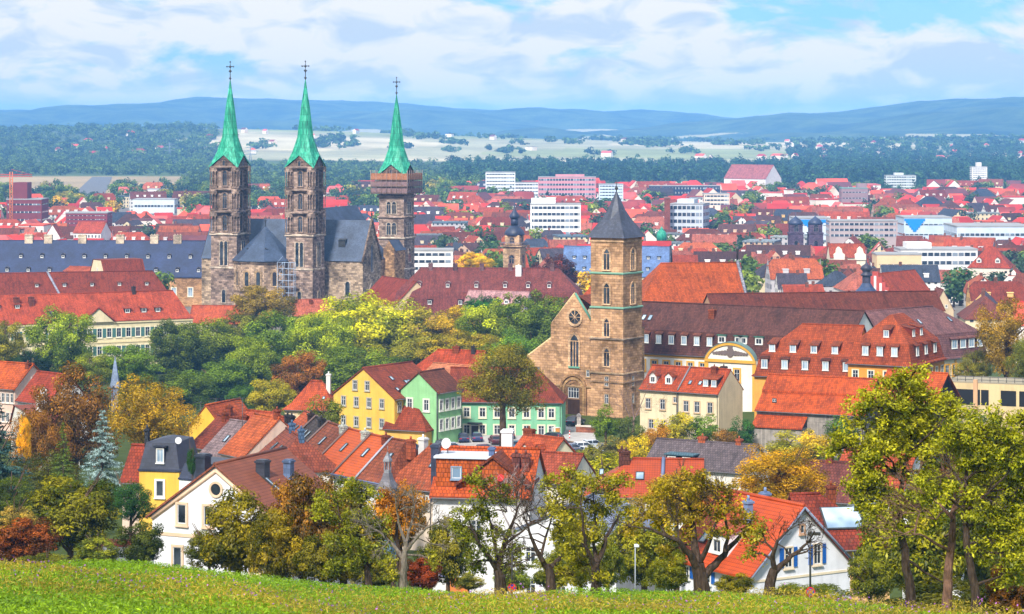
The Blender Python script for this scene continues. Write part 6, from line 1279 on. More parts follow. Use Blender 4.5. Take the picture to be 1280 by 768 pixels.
if rest:
    fm = ['far_wall'] + ['far_roof_%s' % nm.replace(' ', '_').replace('-', '_') for _, nm, _ in ROOFS[:6]]; items = []
    for q in rest:
        pr = q[1]; mw = Matrix.Translation((q[2], q[3], q[4])) @ Matrix.Rotation(R(q[5]), 4, 'Z') @ Matrix.Scale(q[6], 4) @ Matrix.Translation((0, -pr[1] / 2, 0))
        items += [(pr[5], 0, mw), (pr[6], 1 + rt.choices(range(6), [7, 6, 5, 5, 4, 4])[0], mw)]
    # villages far out on the plain
    for _ in range(60):
        zone = rt.random()
        if zone < .5: xx, yy = rt.uniform(940, 1300), rt.uniform(4300, 5800)
        elif zone < .8: xx, yy = rt.uniform(300, 950), rt.uniform(4300, 6500)
        else: xx, yy = rt.uniform(-20, 330), rt.uniform(4300, 5600)
        pr = rt.choice(TP); x = (xx - 640) / F * yy; mw = Matrix.Translation((x, yy, g(x, yy))) @ Matrix.Rotation(R(rt.uniform(-90, 90)), 4, 'Z') @ Matrix.Scale(.68, 4); items += [(pr[5], 0, mw), (pr[6], 1 + rt.randrange(6), mw)]
    tag(mass('distant_houses', fm, items), 'small red roofed houses crowding the far edge of the town', 'houses', kind='stuff')

# ---------------------------------------------------------------- town trees, woods on the plain
TG = [(S(92, 116, 52), 'green'), (S(70, 98, 56), 'dark green'), (S(120, 136, 48), 'yellow-green'), (S(150, 140, 56), 'olive'), (S(64, 84, 66), 'deep green'), (S(196, 160, 40), 'yellow')]
TT = []; dg = bpy.context.evaluated_depsgraph_get(); dg.update()
def seen(x, y, z):
    d = Vector((x, y, z)) - cam.location; return not scn.ray_cast(dg, cam.location, d.normalized(), distance=d.length)[0]
for _ in range(4200):      # tall garden and street trees that show above or between the roofs
    xx = rt.uniform(-10, 1290); D = 900 * (2550 / 900) ** rt.random(); x = (xx - 640) / F * D; hh = rt.uniform(10, 18.5); wd = hh * rt.uniform(.75, 1.25); z0 = g(x, D); top = HZ + (CZ - z0 - hh) / D * F; bot = HZ + (CZ - z0) / D * F; wp = wd * F / D
    if any(abs(h_[3] - D) < 5 and abs(h_[2] - x) < 6 for h_ in HOUSES) or blocked(xx - wp / 2, xx + wp / 2, top, bot, D) or any(abs(q[5] - D) < 7 and abs(q[6] - x) < 7 for q in TT): continue
    if not (seen(x, D - wd * .45, z0 + hh * .9) or seen(x, D - wd * .45, z0 + hh * .7)): continue
    n_ = sum(seen(x + o_ * wd, D - wd * .45, z0 + hh * f_) for o_, f_ in ((0, .9), (0, .7), (-.3, .7), (.3, .7), (0, .45)))
    if n_ >= 2: TT.append((n_ * wp * (bot - top), xx, top, bot, wp, D, x, z0, hh, wd))
TT.sort(key=lambda q: -q[0]); TT = TT[:250]; print('town trees', len(TT))
sec = {}
TD = [TG[rt.choices(range(6), [6, 6, 3, 2.5, 5, .3])[0]] for _ in TT]
for k, q in enumerate(TT): b, s_, d_ = sector(q[1], (q[2] + q[3]) / 2, 'tree'); sec.setdefault((b[0], s_), []).append((d_, k))
for (b, s_), lst in sec.items():
    lst.sort()
    for j, (d_, k) in enumerate(lst):
        q = TT[k]; t0 = thing('town_tree', '%s tree between houses, %s %s the %s' % (TD[k][1], ORD[j], s_, b), 'tree', (q[6], q[5], q[7]), 0, 'trees between the town houses')
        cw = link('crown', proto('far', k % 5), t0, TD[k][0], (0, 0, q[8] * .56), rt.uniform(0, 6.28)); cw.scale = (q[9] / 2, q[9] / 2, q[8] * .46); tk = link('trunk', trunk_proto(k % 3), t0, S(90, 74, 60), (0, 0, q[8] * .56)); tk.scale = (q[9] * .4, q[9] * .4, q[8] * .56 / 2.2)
def woods(name, label, spots, seed, color, leafn=(9, 12), size=(.10, .19)):
    rng = np.random.default_rng(seed); C, Nn, T, Sz = [], [], [], []
    for (x, y, z, r, h) in spots:
        c, n, t_ = crown_cloud(rng, leafn[0], leafn[1], .42); hue = rng.uniform(-.4, .5)
        C.append(np.array([x, y, z + h * .5]) + c * np.array([r, r, h * .55])); Nn.append(n); T.append(np.clip(t_ + hue, 0, 1)); Sz.append(rng.uniform(size[0], size[1], len(c)) * max(r, h * .5) * 1.25)
    c, n, t_, s_ = map(np.concatenate, (C, Nn, T, Sz)); me = leaves_mesh(name, c, n, s_, t_, rng, 1.2); o = link(name, me, None, color); return tag(o, label, 'woods', kind='stuff')
sp = []
def scat(n, x0, x1, d0, d1, r0=5, r1=9, h0=10, h1=17, keep=None):
    for _ in range(n):
        xx = rt.uniform(x0, x1); D = d0 * (d1 / d0) ** rt.random(); x = (xx - 640) / F * D
        if keep and not keep(xx, D): continue
        sp.append((x, D, g(x, D), rt.uniform(r0, r1), rt.uniform(h0, h1)))
scat(520, -20, 300, 3420, 4400, 5, 10, 8, 15); scat(620, -30, 270, 4300, 6400, 7, 14, 10, 19); scat(420, 230, 620, 2500, 3300, 5, 9, 9, 16); scat(420, 240, 680, 3200, 4000, 6, 10, 9, 14)
scat(260, 0, 620, 1750, 2600, 4, 7, 7, 12, keep=lambda xx, D: xx > 225)
wl_ = tag; scat(190, 512, 640, 2150, 2950, 6, 10, 12, 17); woods('distant_wood', 'blue-green woods on the plain behind the cathedral spires', sp, 5, S(78, 102, 52)); sp = []
scat(1300, 560, 1300, 2950, 4000, 6, 10, 14, 20); scat(420, 985, 1310, 4000, 5000, 7, 11, 12, 18); scat(600, 560, 1300, 1900, 2950, 4, 8, 8, 14)
woods('distant_wood', 'dark blue-green forest belt behind the town at the right', sp, 6, S(50, 80, 50)); sp = []
for _ in range(85):
    xx = rt.uniform(300, 1000); D = rt.uniform(4700, 8500)
    for k in range(rt.randint(2, 14)): x = (xx + rt.gauss(0, 9) - 640) / F * D; y = D + rt.gauss(0, 60); sp.append((x, y, g(x, y), rt.uniform(8, 14), rt.uniform(8, 15)))
scat(260, 990, 1300, 5000, 6400, 8, 14, 10, 17)
woods('distant_copse', 'scattered copses on the pale fields below the hills', sp, 7, S(70, 96, 56), (6, 9), (.16, .26))
# ================================================================ trees of the middle distance
YG, BYG, OL, GRN, DGR, ORG, RUS, YEL = S(146, 160, 36), S(176, 184, 32), S(126, 126, 44), S(86, 132, 44), S(48, 92, 50), S(176, 136, 44), S(136, 92, 48), S(206, 176, 28)
BELT = 'park trees below the cathedral'
for a in [
 (332, 362, 420, 66, 745, S(140, 124, 56), 'brown-olive crown rising right before the cathedral choir scaffold', 'broad'),
 (300, 388, 452, 66, 735, S(110, 120, 46), 'olive crown just below the coral garden house roof', 'broad'),
 (352, 396, 474, 92, 700, S(112, 142, 44), 'mid green crown left of the big bright yellow-green tree', 'broad'),
 (456, 366, 476, 124, 690, BYG, 'biggest bright yellow-green crown, right below the cathedral transept', 'broad'),
 (404, 392, 478, 74, 665, S(150, 172, 40), 'yellow-green crown touching the biggest yellow-green tree on its left', 'broad'),
 (532, 388, 470, 90, 690, OL, 'dull olive crown below the left end of the mauve roof', 'broad'),
 (577, 386, 452, 78, 680, S(172, 154, 46), 'golden olive crown below the pale pink roof', 'broad'),
 (624, 376, 448, 78, 650, S(146, 164, 40), 'fresh yellow-green crown left of the tree beside the church', 'broad'),
 (668, 365, 446, 72, 640, S(106, 132, 50), 'dark green airy tree next to the sandstone church front', 'broad'),
 (602, 372, 408, 40, 700, S(48, 104, 56), 'small dark green dome of a tree in front of the pale pink roof', 'broad'),
 (520, 424, 482, 90, 640, S(132, 136, 44), 'olive crown behind the red roofed house, above the green house', 'broad'),
 (572, 416, 470, 84, 630, S(160, 150, 44), 'ochre green crown above the red roofed house', 'broad'),
 (640, 420, 490, 66, 610, S(98, 134, 46), 'green crown behind the chestnut, left of the stepped church wall', 'broad'),
 (452, 438, 500, 100, 620, S(112, 138, 42), 'broad mid green crown directly behind the yellow house', 'broad'),
 (252, 396, 480, 104, 720, S(110, 130, 36), 'large deep green crown below the end of the pink canonry', 'broad'),
 (216, 398, 470, 76, 700, S(96, 116, 48), 'olive green crown covering the right end of the canonry wall', 'broad'),
 (276, 446, 512, 92, 640, S(92, 122, 40), 'deep green crown above the yellow gabled house', 'broad'),
 (226, 462, 522, 84, 600, S(96, 122, 40), 'dark green crown left of the deep green one', 'broad'),
 (76, 384, 474, 84, 650, S(120, 142, 36), 'tall round green tree in front of the cream canonry wall', 'broad'),
 (6, 400, 466, 56, 640, S(120, 122, 46), 'olive tree cut by the left picture edge, in front of the canonry', 'broad'),
 (38, 434, 478, 50, 610, S(40, 66, 48), 'very dark green tree between the two canonry trees', 'broad'),
 (158, 428, 486, 86, 600, S(104, 134, 46), 'green crown beneath the pedimented canonry front', 'broad'),
 (112, 440, 490, 60, 590, S(128, 144, 44), 'light green crown right of the tall canonry tree', 'broad'),
 (318, 424, 500, 60, 650, S(132, 156, 42), 'yellowish green crown left of the rusty brown tree', 'broad'),
 (372, 444, 510, 56, 560, S(146, 100, 50), 'rusty brown crown above the hipped cottage', 'broad'),
 (342, 478, 532, 62, 520, S(150, 146, 44), 'yellow-olive tree left of the hipped cottage', 'broad'),
 (404, 500, 544, 44, 410, S(110, 124, 48), 'small olive bush tree in front of the cottage wall', 'bush'),
 (300, 480, 530, 50, 560, S(74, 110, 40), 'dark green crown behind the yellow-olive cottage tree', 'broad')]:
    cj = RND.uniform(.78, 1.15); tree(a[0], a[1] - (4 if a[0] > 300 else -3), a[2], a[3] * (1.2 if a[0] > 300 else 1.02), a[4], (a[5][0] * cj, a[5][1] * cj, a[5][2] * cj, 1), a[6], kind=a[7], group=BELT)
tree(591, 316, 342, 50, 1010, S(226, 196, 24), 'bright lemon yellow tree above the mauve roof', 'broad'); tree(694, 318, 372, 56, 900, S(76, 44, 58), 'dark purple copper beech beside the blue slate roof', 'broad', name='copper_beech')
tree(629, 428, 526, 106, 405, S(120, 116, 42), 'large bronze-green chestnut standing between the parked cars', 'near', name='chestnut_tree', i=0)
tree(1258, 376, 482, 84, 425, S(148, 124, 44), 'tall orange-olive tree above the cream terrace wall', 'near', i=1); tree(1218, 436, 484, 50, 428, S(116, 120, 50), 'shaggy olive tree in front of the pale mauve wing', 'near', i=2); tree(1285, 420, 490, 50, 415, S(108, 118, 46), 'green tree cut by the right edge above the terrace wall', 'near', i=3)
# left cluster
tree(92, 460, 606, 124, 345, S(120, 88, 42), 'large rusty brown chestnut left of the yellow-olive tree', 'near', name='chestnut_tree', i=1)
tree(186, 470, 570, 112, 335, S(162, 138, 34), 'round golden olive tree beside the rusty brown chestnut', 'near', i=2)
tree(46, 510, 618, 74, 320, S(126, 92, 44), 'small rusty tree below the white house with stout chimneys', 'near', i=3)
tree(79, 528, 608, 40, 290, S(92, 116, 40), 'narrow young green conifer in front of the rusty chestnut', 'fir', name='conifer', i=1)
tree(128, 512, 612, 74, 280, S(128, 158, 160), 'pale silver-blue spruce before the rusty chestnut', 'spruce', name='blue_spruce', i=0)
tree(-4, 494, 614, 96, 285, S(54, 88, 86), 'dark blue-green spruce at the left picture edge', 'spruce', name='spruce', i=1)
tree(30, 520, 580, 20, 300, S(222, 176, 40), 'slim bright yellow sapling next to the dark spruce', 'near', name='sapling', i=0)
for a in [(88, 590, 700, 128, 196, S(120, 122, 30), 'big olive shrub at the left edge of the meadow', 0), (28, 648, 712, 84, 186, S(134, 76, 40), 'red-brown shrub at the far left of the meadow edge', 1), (18, 634, 676, 60, 188, S(150, 136, 84), 'pale blossoming shrub behind the red-brown shrub', 2),
          (164, 602, 660, 66, 232, S(46, 84, 46), 'dark green shrub below the yellow mansard house', 3), (14, 596, 650, 70, 240, S(78, 96, 42), 'mossy green shrub below the dark spruce', 0), (176, 652, 712, 58, 186, S(78, 92, 40), 'scraggy green shrub against the corner of the white villa', 1), (122, 672, 712, 60, 184, S(120, 132, 50), 'small yellow-green shrub beside the white garden wall', 2), (240, 560, 600, 14, 250, S(44, 84, 40), 'slim dark cypress beside the flat roofed extension', 3),
          (60, 566, 626, 90, 300, S(84, 92, 40), 'dark olive tree under the rusty chestnut', 2), (112, 600, 650, 70, 250, S(70, 96, 44), 'deep green shrub left of the yellow mansard house', 0), (58, 694, 716, 70, 176, S(104, 112, 40), 'low green shrub on the crest of the meadow', 3), (110, 640, 690, 60, 215, S(110, 116, 52), 'grey-green shrub behind the big olive shrub', 1)]:
    tree(*a[:7], kind='near', name='shrub', cat='shrub', i=a[7], group='garden shrubs left')
# greenery between the car park and the monastery
for a in [(757, 508, 552, 38, 408, S(98, 126, 34), 'dense ivy green bush right of the church portal'), (786, 522, 566, 44, 412, S(88, 104, 62), 'grey-green bush below the bare tree'), (846, 516, 560, 52, 402, S(170, 166, 40), 'lemon green bush below the cream double house'), (880, 518, 560, 46, 404, S(94, 128, 50), 'green bush at the foot of the cream double house'), (927, 522, 564, 36, 396, S(54, 100, 58), 'dark green ivy column beside the grey barn'),
          (822, 530, 566, 40, 396, S(160, 120, 50), 'orange tinted bush beside the lemon green bush'), (905, 536, 566, 40, 392, S(130, 100, 56), 'brown hedge bush above the grey roofed house'), (768, 548, 580, 56, 376, S(112, 110, 70), 'dusky bush row below the white parked cars'), (735, 556, 588, 44, 360, S(120, 124, 50), 'dull green bush right of the dormer house gable'), (796, 544, 588, 46, 350, S(186, 172, 36), 'yellow bush left of the grey roofed house'),
          (706, 574, 612, 46, 300, S(130, 136, 40), 'olive bush in front of the dormer house gable'), (752, 566, 618, 86, 296, S(140, 146, 34), 'wide yellow-green tree mass left of the grey roofed house'), (820, 586, 608, 40, 310, S(150, 150, 36), 'small yellow-green crown under the grey roof'), (983, 540, 576, 60, 372, S(150, 150, 50), 'pale green bush below the barn'), (1018, 536, 580, 56, 366, S(180, 162, 44), 'yellow bush below the barn'), (1050, 520, 566, 50, 380, S(70, 104, 48), 'ivy covered bush against the barn wall'),
          (1130, 520, 580, 90, 360, S(110, 116, 46), 'olive green shrubbery behind the tall trees'), (1216, 512, 590, 90, 350, S(84, 104, 54), 'dark green shrubbery below the terrace wall')]:
    tree(*a[:7], kind='bush', name='bush', cat='bush', group='bushes on the slope')
tree(974, 560, 650, 130, 236, S(170, 138, 26), 'golden yellow tree behind the blue shuttered house', 'near', i=0); tree(846, 588, 668, 100, 206, S(152, 130, 30), 'golden tree above the left side of the blue shuttered house', 'near', i=3); tree(890, 612, 640, 60, 215, S(170, 150, 34), 'low golden crown between two golden trees', 'near', i=2)
for a in [(806, 640, 738, 100, 165, S(132, 136, 30), 'yellow-green shrub screen left of the blue shuttered house', 0), (760, 676, 742, 50, 160, S(120, 130, 36), 'low yellow-green shrub beneath the forked orchard tree', 1), (1088, 690, 756, 60, 150, S(110, 118, 32), 'olive shrub right of the no stopping sign', 2), (1150, 600, 764, 150, 160, S(126, 132, 34), 'dense yellow-green thicket behind the three trunks', 3), (1240, 570, 768, 130, 165, S(120, 126, 34), 'tall green thicket at the right picture edge', 1), (1180, 720, 790, 150, 120, S(84, 88, 30), 'dark undergrowth around the three trunks', 0), (1268, 700, 780, 70, 112, S(116, 80, 40), 'brownish bramble at the bottom right corner', 2), (640, 712, 742, 50, 170, S(110, 130, 50), 'small green shrub right of the thick orchard trunk', 2), (586, 716, 740, 40, 170, S(130, 132, 60), 'pale grassy shrub left of the thick orchard trunk', 1),
          (1010, 734, 752, 120, 130, S(96, 110, 40), 'low weedy hedge under the blue shuttered gable', 3)]:
    tree(*a[:7], kind='near', name='shrub', cat='shrub', i=a[7], group='shrubs along the meadow')
tree(529, 696, 742, 46, 150, S(124, 58, 34), 'round russet shrub on a short stem beside the grey tree', 'near', name='shrub', cat='shrub', i=1)
tree(297, 612, 726, 106, 148, S(122, 118, 30), 'big olive shrub covering the right corner of the white villa', 'near', name='shrub', cat='shrub', i=2); tree(262, 660, 716, 60, 152, S(104, 108, 34), 'green shrub at the foot of the white villa', 'near', name='shrub', cat='shrub', i=0)
tree(380, 590, 736, 96, 146, S(130, 98, 44), 'twiggy brown shrub right of the olive villa shrub', 'near', name='shrub', cat='shrub', i=3)
for a in [(430, 604, 738, 120, 152, S(138, 128, 36), 'broad olive shrub behind the leaning pale trunk', 2), (560, 640, 742, 70, 158, S(128, 126, 44), 'olive shrub between the russet shrub and the thick orchard trunk', 0), (500, 610, 690, 70, 160, S(176, 130, 44), 'orange tinged shrub behind the grey bare tree', 3), (404, 660, 738, 70, 138, S(112, 110, 34), 'low green shrub right of the twiggy brown shrub', 0), (690, 690, 742, 56, 140, S(112, 120, 34), 'green shrub at the foot of the two stemmed orchard tree', 2), (725, 640, 742, 70, 150, S(136, 138, 34), 'yellow-green shrub between the two forked orchard trees', 1), (836, 690, 744, 60, 130, S(110, 116, 30), 'green shrub left of the massive dark trunk', 3), (918, 716, 748, 50, 126, S(120, 118, 36), 'low shrub right of the massive dark trunk', 0), (466, 690, 740, 60, 146, S(120, 120, 36), 'small olive shrub between pale trunk and grey bare tree', 1)]:
    tree(*a[:7], kind='near', name='shrub', cat='shrub', i=a[7], group='shrubs along the meadow')
tree(345, 636, 740, 70, 142, S(134, 124, 36), 'olive-yellow shrub between olive and brown shrubs', 'near', name='shrub', cat='shrub', i=1)

# ================================================================ orchard trees on the meadow edge
def orchard(name, label, D, trunks, clumps, color, seed, leaf=.085, bare=(), group='old orchard trees', tcol=S(70, 57, 48), dens=1.0, extra=0):
    """trunks: limb paths [(px, py, radius m, depth offset m)...]; clumps: foliage [(px, py, rx px, ry px)]; bare: twig sprays [(px, py, length m, angle deg)]"""
    rnd = random.Random(seed); rng = np.random.default_rng(seed); b0 = P(trunks[0][0][0], trunks[0][0][1], D); gz = g(b0.x, b0.y); root = thing(name, label, 'tree', (b0.x, b0.y, gz - .1), 0, group); o = Vector(root.location)
    mb = MB(); nodes = []
    def L3(px, py, dy): return P(px, py, D + dy) - o
    def wob(pts, rad, n=3, amp=.12):
        P_, R_ = [], []
        for (a, b, ra, rb) in zip(pts, pts[1:], rad, rad[1:]):
            for i in range(n):
                t_ = i / n; am = amp * (b - a).length * .6
                P_.append(a.lerp(b, t_) + (Vector((rnd.gauss(0, am * .4), rnd.gauss(0, am * .4), rnd.gauss(0, am * .25))) if i else Vector())); R_.append(ra + (rb - ra) * t_)
        P_.append(pts[-1]); R_.append(rad[-1]); return P_, R_
    for path in trunks:
        pts = [L3(q[0], q[1], q[3] if len(q) > 3 else 0) for q in path]; rad = [q[2] * .8 for q in path]
        if path is trunks[0]: pts[0].z = min(pts[0].z, 0) - .3; rad[0] *= 1.25
        a, r = wob(pts, rad); mb.tube(a, r, 9); nodes += list(zip(a, r))[1:]
    def twig(p, d, l, r, dep):
        e_ = p + d * l; mid = p.lerp(e_, .5) + Vector((rnd.gauss(0, .06), rnd.gauss(0, .06), rnd.gauss(0, .06))) * l; mb.tube([p, mid, e_], [r, r * .75, r * .4], 4)
        if dep > 0:
            for k in range(rnd.choice((2, 3, 3))): a = (d + Vector((rnd.gauss(0, .5), rnd.gauss(0, .5), rnd.gauss(.05, .45)))).normalized(); twig(p.lerp(e_, rnd.uniform(.35, 1)), a, l * rnd.uniform(.5, .8), max(r * .55, .009), dep - 1)
    for q in bare:
        p = L3(q[0], q[1], rnd.uniform(-.8, .8)); near = min(nodes, key=lambda w: (w[0] - p).length); mb.tube([near[0], near[0].lerp(p, .5) + Vector((0, 0, .1)), p], [min(near[1] * .7, .06), .035, .022], 5)
        for k in range(4): a = R(q[3] + rnd.gauss(0, 26)); twig(p, Vector((math.cos(a), rnd.gauss(0, .4), math.sin(a))).normalized(), q[2] * rnd.uniform(.6, 1), .018, 3)
    C, Nn, T, Sz = [], [], [], []
    if extra: clumps = clumps + [(px + rnd.uniform(-24, 24), py + rnd.uniform(-8, 18), rx * rnd.uniform(.6, 1.1), ry * rnd.uniform(.6, 1.1)) for px, py, rx, ry in clumps]
    for (px, py, rx, ry) in clumps:
        sx_, sz_ = rx * D / F, ry * D / F; dy = rnd.uniform(-1, 1) * sx_ * 1.1; c = L3(px, py, dy)
        near = min(nodes, key=lambda w: (w[0] - c).length + (0 if w[0].z < c.z + .4 else 1.5)); mid = near[0].lerp(c, .55) + Vector((rnd.gauss(0, .15), rnd.gauss(0, .15), .12)); mb.tube([near[0], mid, c], [min(near[1] * .75, .075), .04, .02], 5); nodes.append((mid, .04))
        for k in range(7): a = Vector((rnd.gauss(0, 1), rnd.gauss(0, 1), rnd.gauss(.1, .8))).normalized(); twig(c.lerp(mid, rnd.random() * .6), Vector((a.x * sx_, a.y * sx_, a.z * sz_)).normalized(), min(sx_, sz_) * rnd.uniform(.7, 1.2), .014, 1)
        nsub = max(4, int(13 * (sx_ * sz_) ** .5))
        for _ in range(nsub):   # sprays of leaves along drooping twigs
            d = rng.normal(size=3); d /= np.linalg.norm(d); cc = np.array(c) + d * rng.uniform(.3, 1.0) * np.array([sx_, sx_, sz_]); tint = np.clip(rng.normal(.5, .22), 0, 1); n = int(rng.uniform(50, 100) * dens)
            ax = rng.normal(size=3); ax[2] -= .25; ax /= np.linalg.norm(ax); pos = cc + ax * rng.uniform(-.34, .34, (n, 1)) + rng.normal(size=(n, 3)) * np.array([.12, .12, .10])
            C.append(pos); Nn.append(rng.normal(size=(n, 3)) * .8 + np.array([0, -.2, .8])); T.append(np.clip(tint + rng.normal(size=n) * .12, 0, 1)); Sz.append(rng.uniform(.65, 1.25, n) * leaf)
    mb.obj('trunk', 'bark', root, tcol, merge=False)
    if C: c, n, t_, s_ = map(np.concatenate, (C, Nn, T, Sz)); link('crown', leaves_mesh('crown', c, n, s_, t_, rng, .8), root, color)
    return root
orchard('orchard_tree', 'leafy orchard tree with pale leaning trunk left of the grey bare tree', 128, [[(462, 741, .24), (459, 716, .20), (452, 690, .16, .3), (447, 664, .13), (449, 640, .09, -.3), (455, 618, .05)], [(452, 690, .12), (436, 668, .08, -.4), (424, 645, .05, -.6)], [(459, 712, .1), (474, 690, .07, .5), (486, 664, .04, .8)]],
        [(412, 622, 26, 16), (440, 612, 24, 14), (462, 622, 22, 14), (425, 645, 26, 16), (450, 650, 24, 16), (470, 655, 20, 18), (430, 675, 24, 16), (455, 685, 22, 16), (480, 690, 16, 18), (440, 700, 16, 12), (405, 640, 18, 14), (418, 705, 14, 14)], S(122, 124, 30), 3)
orchard('orchard_tree', 'nearly bare grey tree with mossy twigs in front of the russet shrub', 124, [[(503, 742, .26), (504, 718, .23), (506, 694, .18), (507, 676, .14)], [(505, 700, .14), (492, 682, .10, .3), (478, 668, .07, .5), (462, 658, .04, .8)], [(507, 690, .12), (520, 674, .09, -.3), (533, 660, .06, -.6), (548, 652, .04)], [(507, 680, .11), (500, 660, .08, .2), (496, 640, .05)], [(507, 680, .1), (514, 656, .07, .4), (518, 634, .04, .6)]],
        [(490, 720, 14, 8), (486, 704, 10, 8), (540, 700, 12, 10)], S(150, 144, 40), 4, bare=[(462, 658, .9, 150), (478, 666, .9, 110), (496, 640, 1.0, 100), (518, 634, 1.0, 70), (533, 660, .9, 40), (548, 652, .9, 10), (506, 664, .9, 80), (484, 680, .8, 190), (538, 680, .8, -10), (524, 650, .9, 60)], tcol=S(112, 102, 92))
orchard('orchard_tree', 'orange leaved orchard tree rising behind the grey bare tree', 140, [[(498, 738, .18), (497, 700, .14), (496, 660, .10), (496, 635, .06)]], [(480, 625, 16, 14), (498, 615, 20, 14), (514, 628, 16, 14), (490, 645, 18, 12), (508, 648, 16, 12), (498, 630, 18, 14)], S(172, 112, 32), 5)
orchard('orchard_tree', 'orchard tree with one thick dark trunk, green left half and bare right half', 122, [[(626, 743, .36), (625, 720, .33), (622, 700, .28)], [(624, 714, .2), (610, 695, .16, -.4), (596, 676, .10, -.8), (588, 655, .06, -1)], [(623, 706, .22), (630, 684, .17, .4), (637, 662, .11, .6), (646, 640, .06, .7)], [(632, 680, .1), (648, 668, .07), (664, 656, .04)], [(622, 706, .14), (618, 676, .10), (612, 650, .06, .3), (606, 620, .04)]],
        [(590, 668, 22, 16), (604, 690, 22, 14), (596, 706, 20, 10), (585, 640, 20, 18), (606, 640, 20, 18), (610, 612, 18, 18), (622, 664, 18, 16), (638, 692, 18, 14), (645, 708, 14, 10), (626, 620, 18, 14), (596, 600, 12, 10), (575, 660, 14, 12), (630, 715, 10, 8)], S(116, 120, 30), 6, bare=[(646, 640, 1.2, 80), (640, 652, 1.1, 40), (664, 656, 1.0, 20), (634, 640, 1.2, 110), (652, 628, 1.1, 70), (658, 640, 1.0, 50)])
orchard('orchard_tree', 'leaning two stemmed orchard tree with mostly bare left fork', 118, [[(690, 742, .30), (688, 722, .27), (684, 706, .22)], [(685, 712, .18), (674, 694, .14, -.3), (664, 672, .09, -.6), (656, 650, .05, -.8)], [(686, 712, .16), (700, 698, .12, .5), (712, 680, .08, .8), (716, 655, .05, 1)], [(676, 697, .1), (682, 672, .07, .4), (690, 645, .04, .5)]],
        [(690, 632, 22, 18), (706, 612, 20, 16), (712, 640, 20, 18), (700, 662, 20, 16), (720, 690, 16, 14), (704, 718, 18, 14), (722, 722, 16, 14), (684, 606, 14, 12), (714, 596, 14, 12)], S(138, 132, 30), 7, bare=[(656, 650, 1.1, 110), (664, 668, 1.0, 150), (672, 690, .9, 170), (650, 672, 1, 200), (676, 650, 1, 90), (660, 700, .9, 230)])
orchard('orchard_tree', 'orchard tree with three bent dark stems and a yellow-green crown', 116, [[(744, 742, .30), (745, 720, .27), (744, 706, .22)], [(744, 712, .17), (735, 690, .12, -.4), (729, 664, .08, -.7), (726, 635, .05, -.8)], [(745, 710, .18), (753, 690, .14, .3), (757, 672, .11, .5), (768, 654, .07, .9), (778, 640, .04, 1.1)], [(746, 704, .14), (742, 680, .1, .6), (745, 655, .07, .8), (742, 626, .04, .9)]],
        [(722, 606, 18, 14), (740, 598, 20, 14), (756, 612, 20, 16), (772, 626, 18, 14), (730, 630, 20, 16), (750, 640, 18, 14), (726, 660, 18, 16), (716, 684, 16, 16), (776, 600, 14, 12), (738, 676, 14, 12), (790, 640, 14, 10), (730, 708, 14, 14), (752, 720, 10, 10), (702, 640, 14, 14)], S(144, 136, 30), 8)
orchard('orchard_tree', 'massive dark orchard trunk splitting into wide crooked arms, left of the blue shuttered house', 108, [[(877, 745, .44), (876, 726, .40), (872, 704, .34)], [(873, 712, .24), (862, 692, .18, -.4), (848, 676, .13, -.8), (828, 668, .09, -1.0), (806, 660, .05, -1.2), (786, 658, .03)], [(872, 704, .26), (868, 680, .2, .3), (866, 655, .14, .5), (862, 632, .08, .6)], [(878, 722, .24), (894, 706, .2, .4), (908, 688, .15, .7), (924, 672, .1, 1), (938, 655, .05, 1.2)], [(906, 690, .12), (910, 666, .08, .2), (904, 640, .05)], [(874, 704, .16), (886, 680, .11, -.5), (894, 655, .07, -.7)]],
        [(806, 640, 24, 14), (826, 622, 24, 16), (846, 606, 24, 16), (868, 600, 22, 14), (890, 614, 22, 16), (850, 640, 24, 16), (830, 655, 22, 12), (876, 645, 22, 14), (906, 640, 20, 16), (926, 650, 20, 14), (900, 668, 18, 12), (858, 665, 18, 10), (792, 660, 16, 10), (940, 668, 14, 12), (915, 620, 16, 12), (870, 622, 20, 12), (836, 690, 16, 12)], S(150, 130, 30), 9, bare=[(862, 632, 1.1, 90), (878, 640, 1.1, 80), (848, 660, 1.0, 130), (894, 655, 1.0, 70), (786, 658, .9, 180), (904, 640, 1.1, 80)], dens=.8)
orchard('orchard_tree', 'short leaning trunk with bare forked arms before the blue shuttered gable', 106, [[(961, 745, .30), (963, 728, .28), (968, 712, .24)], [(967, 716, .2), (980, 704, .14, .3), (994, 692, .10, .5), (1008, 680, .06, .6), (1018, 664, .03)], [(968, 712, .16), (966, 694, .12, -.3), (972, 676, .08, -.5), (984, 664, .04)], [(992, 694, .06), (1008, 690, .04), (1020, 680, .02)]], [(944, 676, 12, 10), (938, 692, 12, 10), (950, 660, 10, 8)], S(150, 140, 40), 10, bare=[(1008, 680, .7, 60), (984, 664, .8, 60), (972, 680, .8, 110), (1000, 688, .7, 30)], dens=.7)
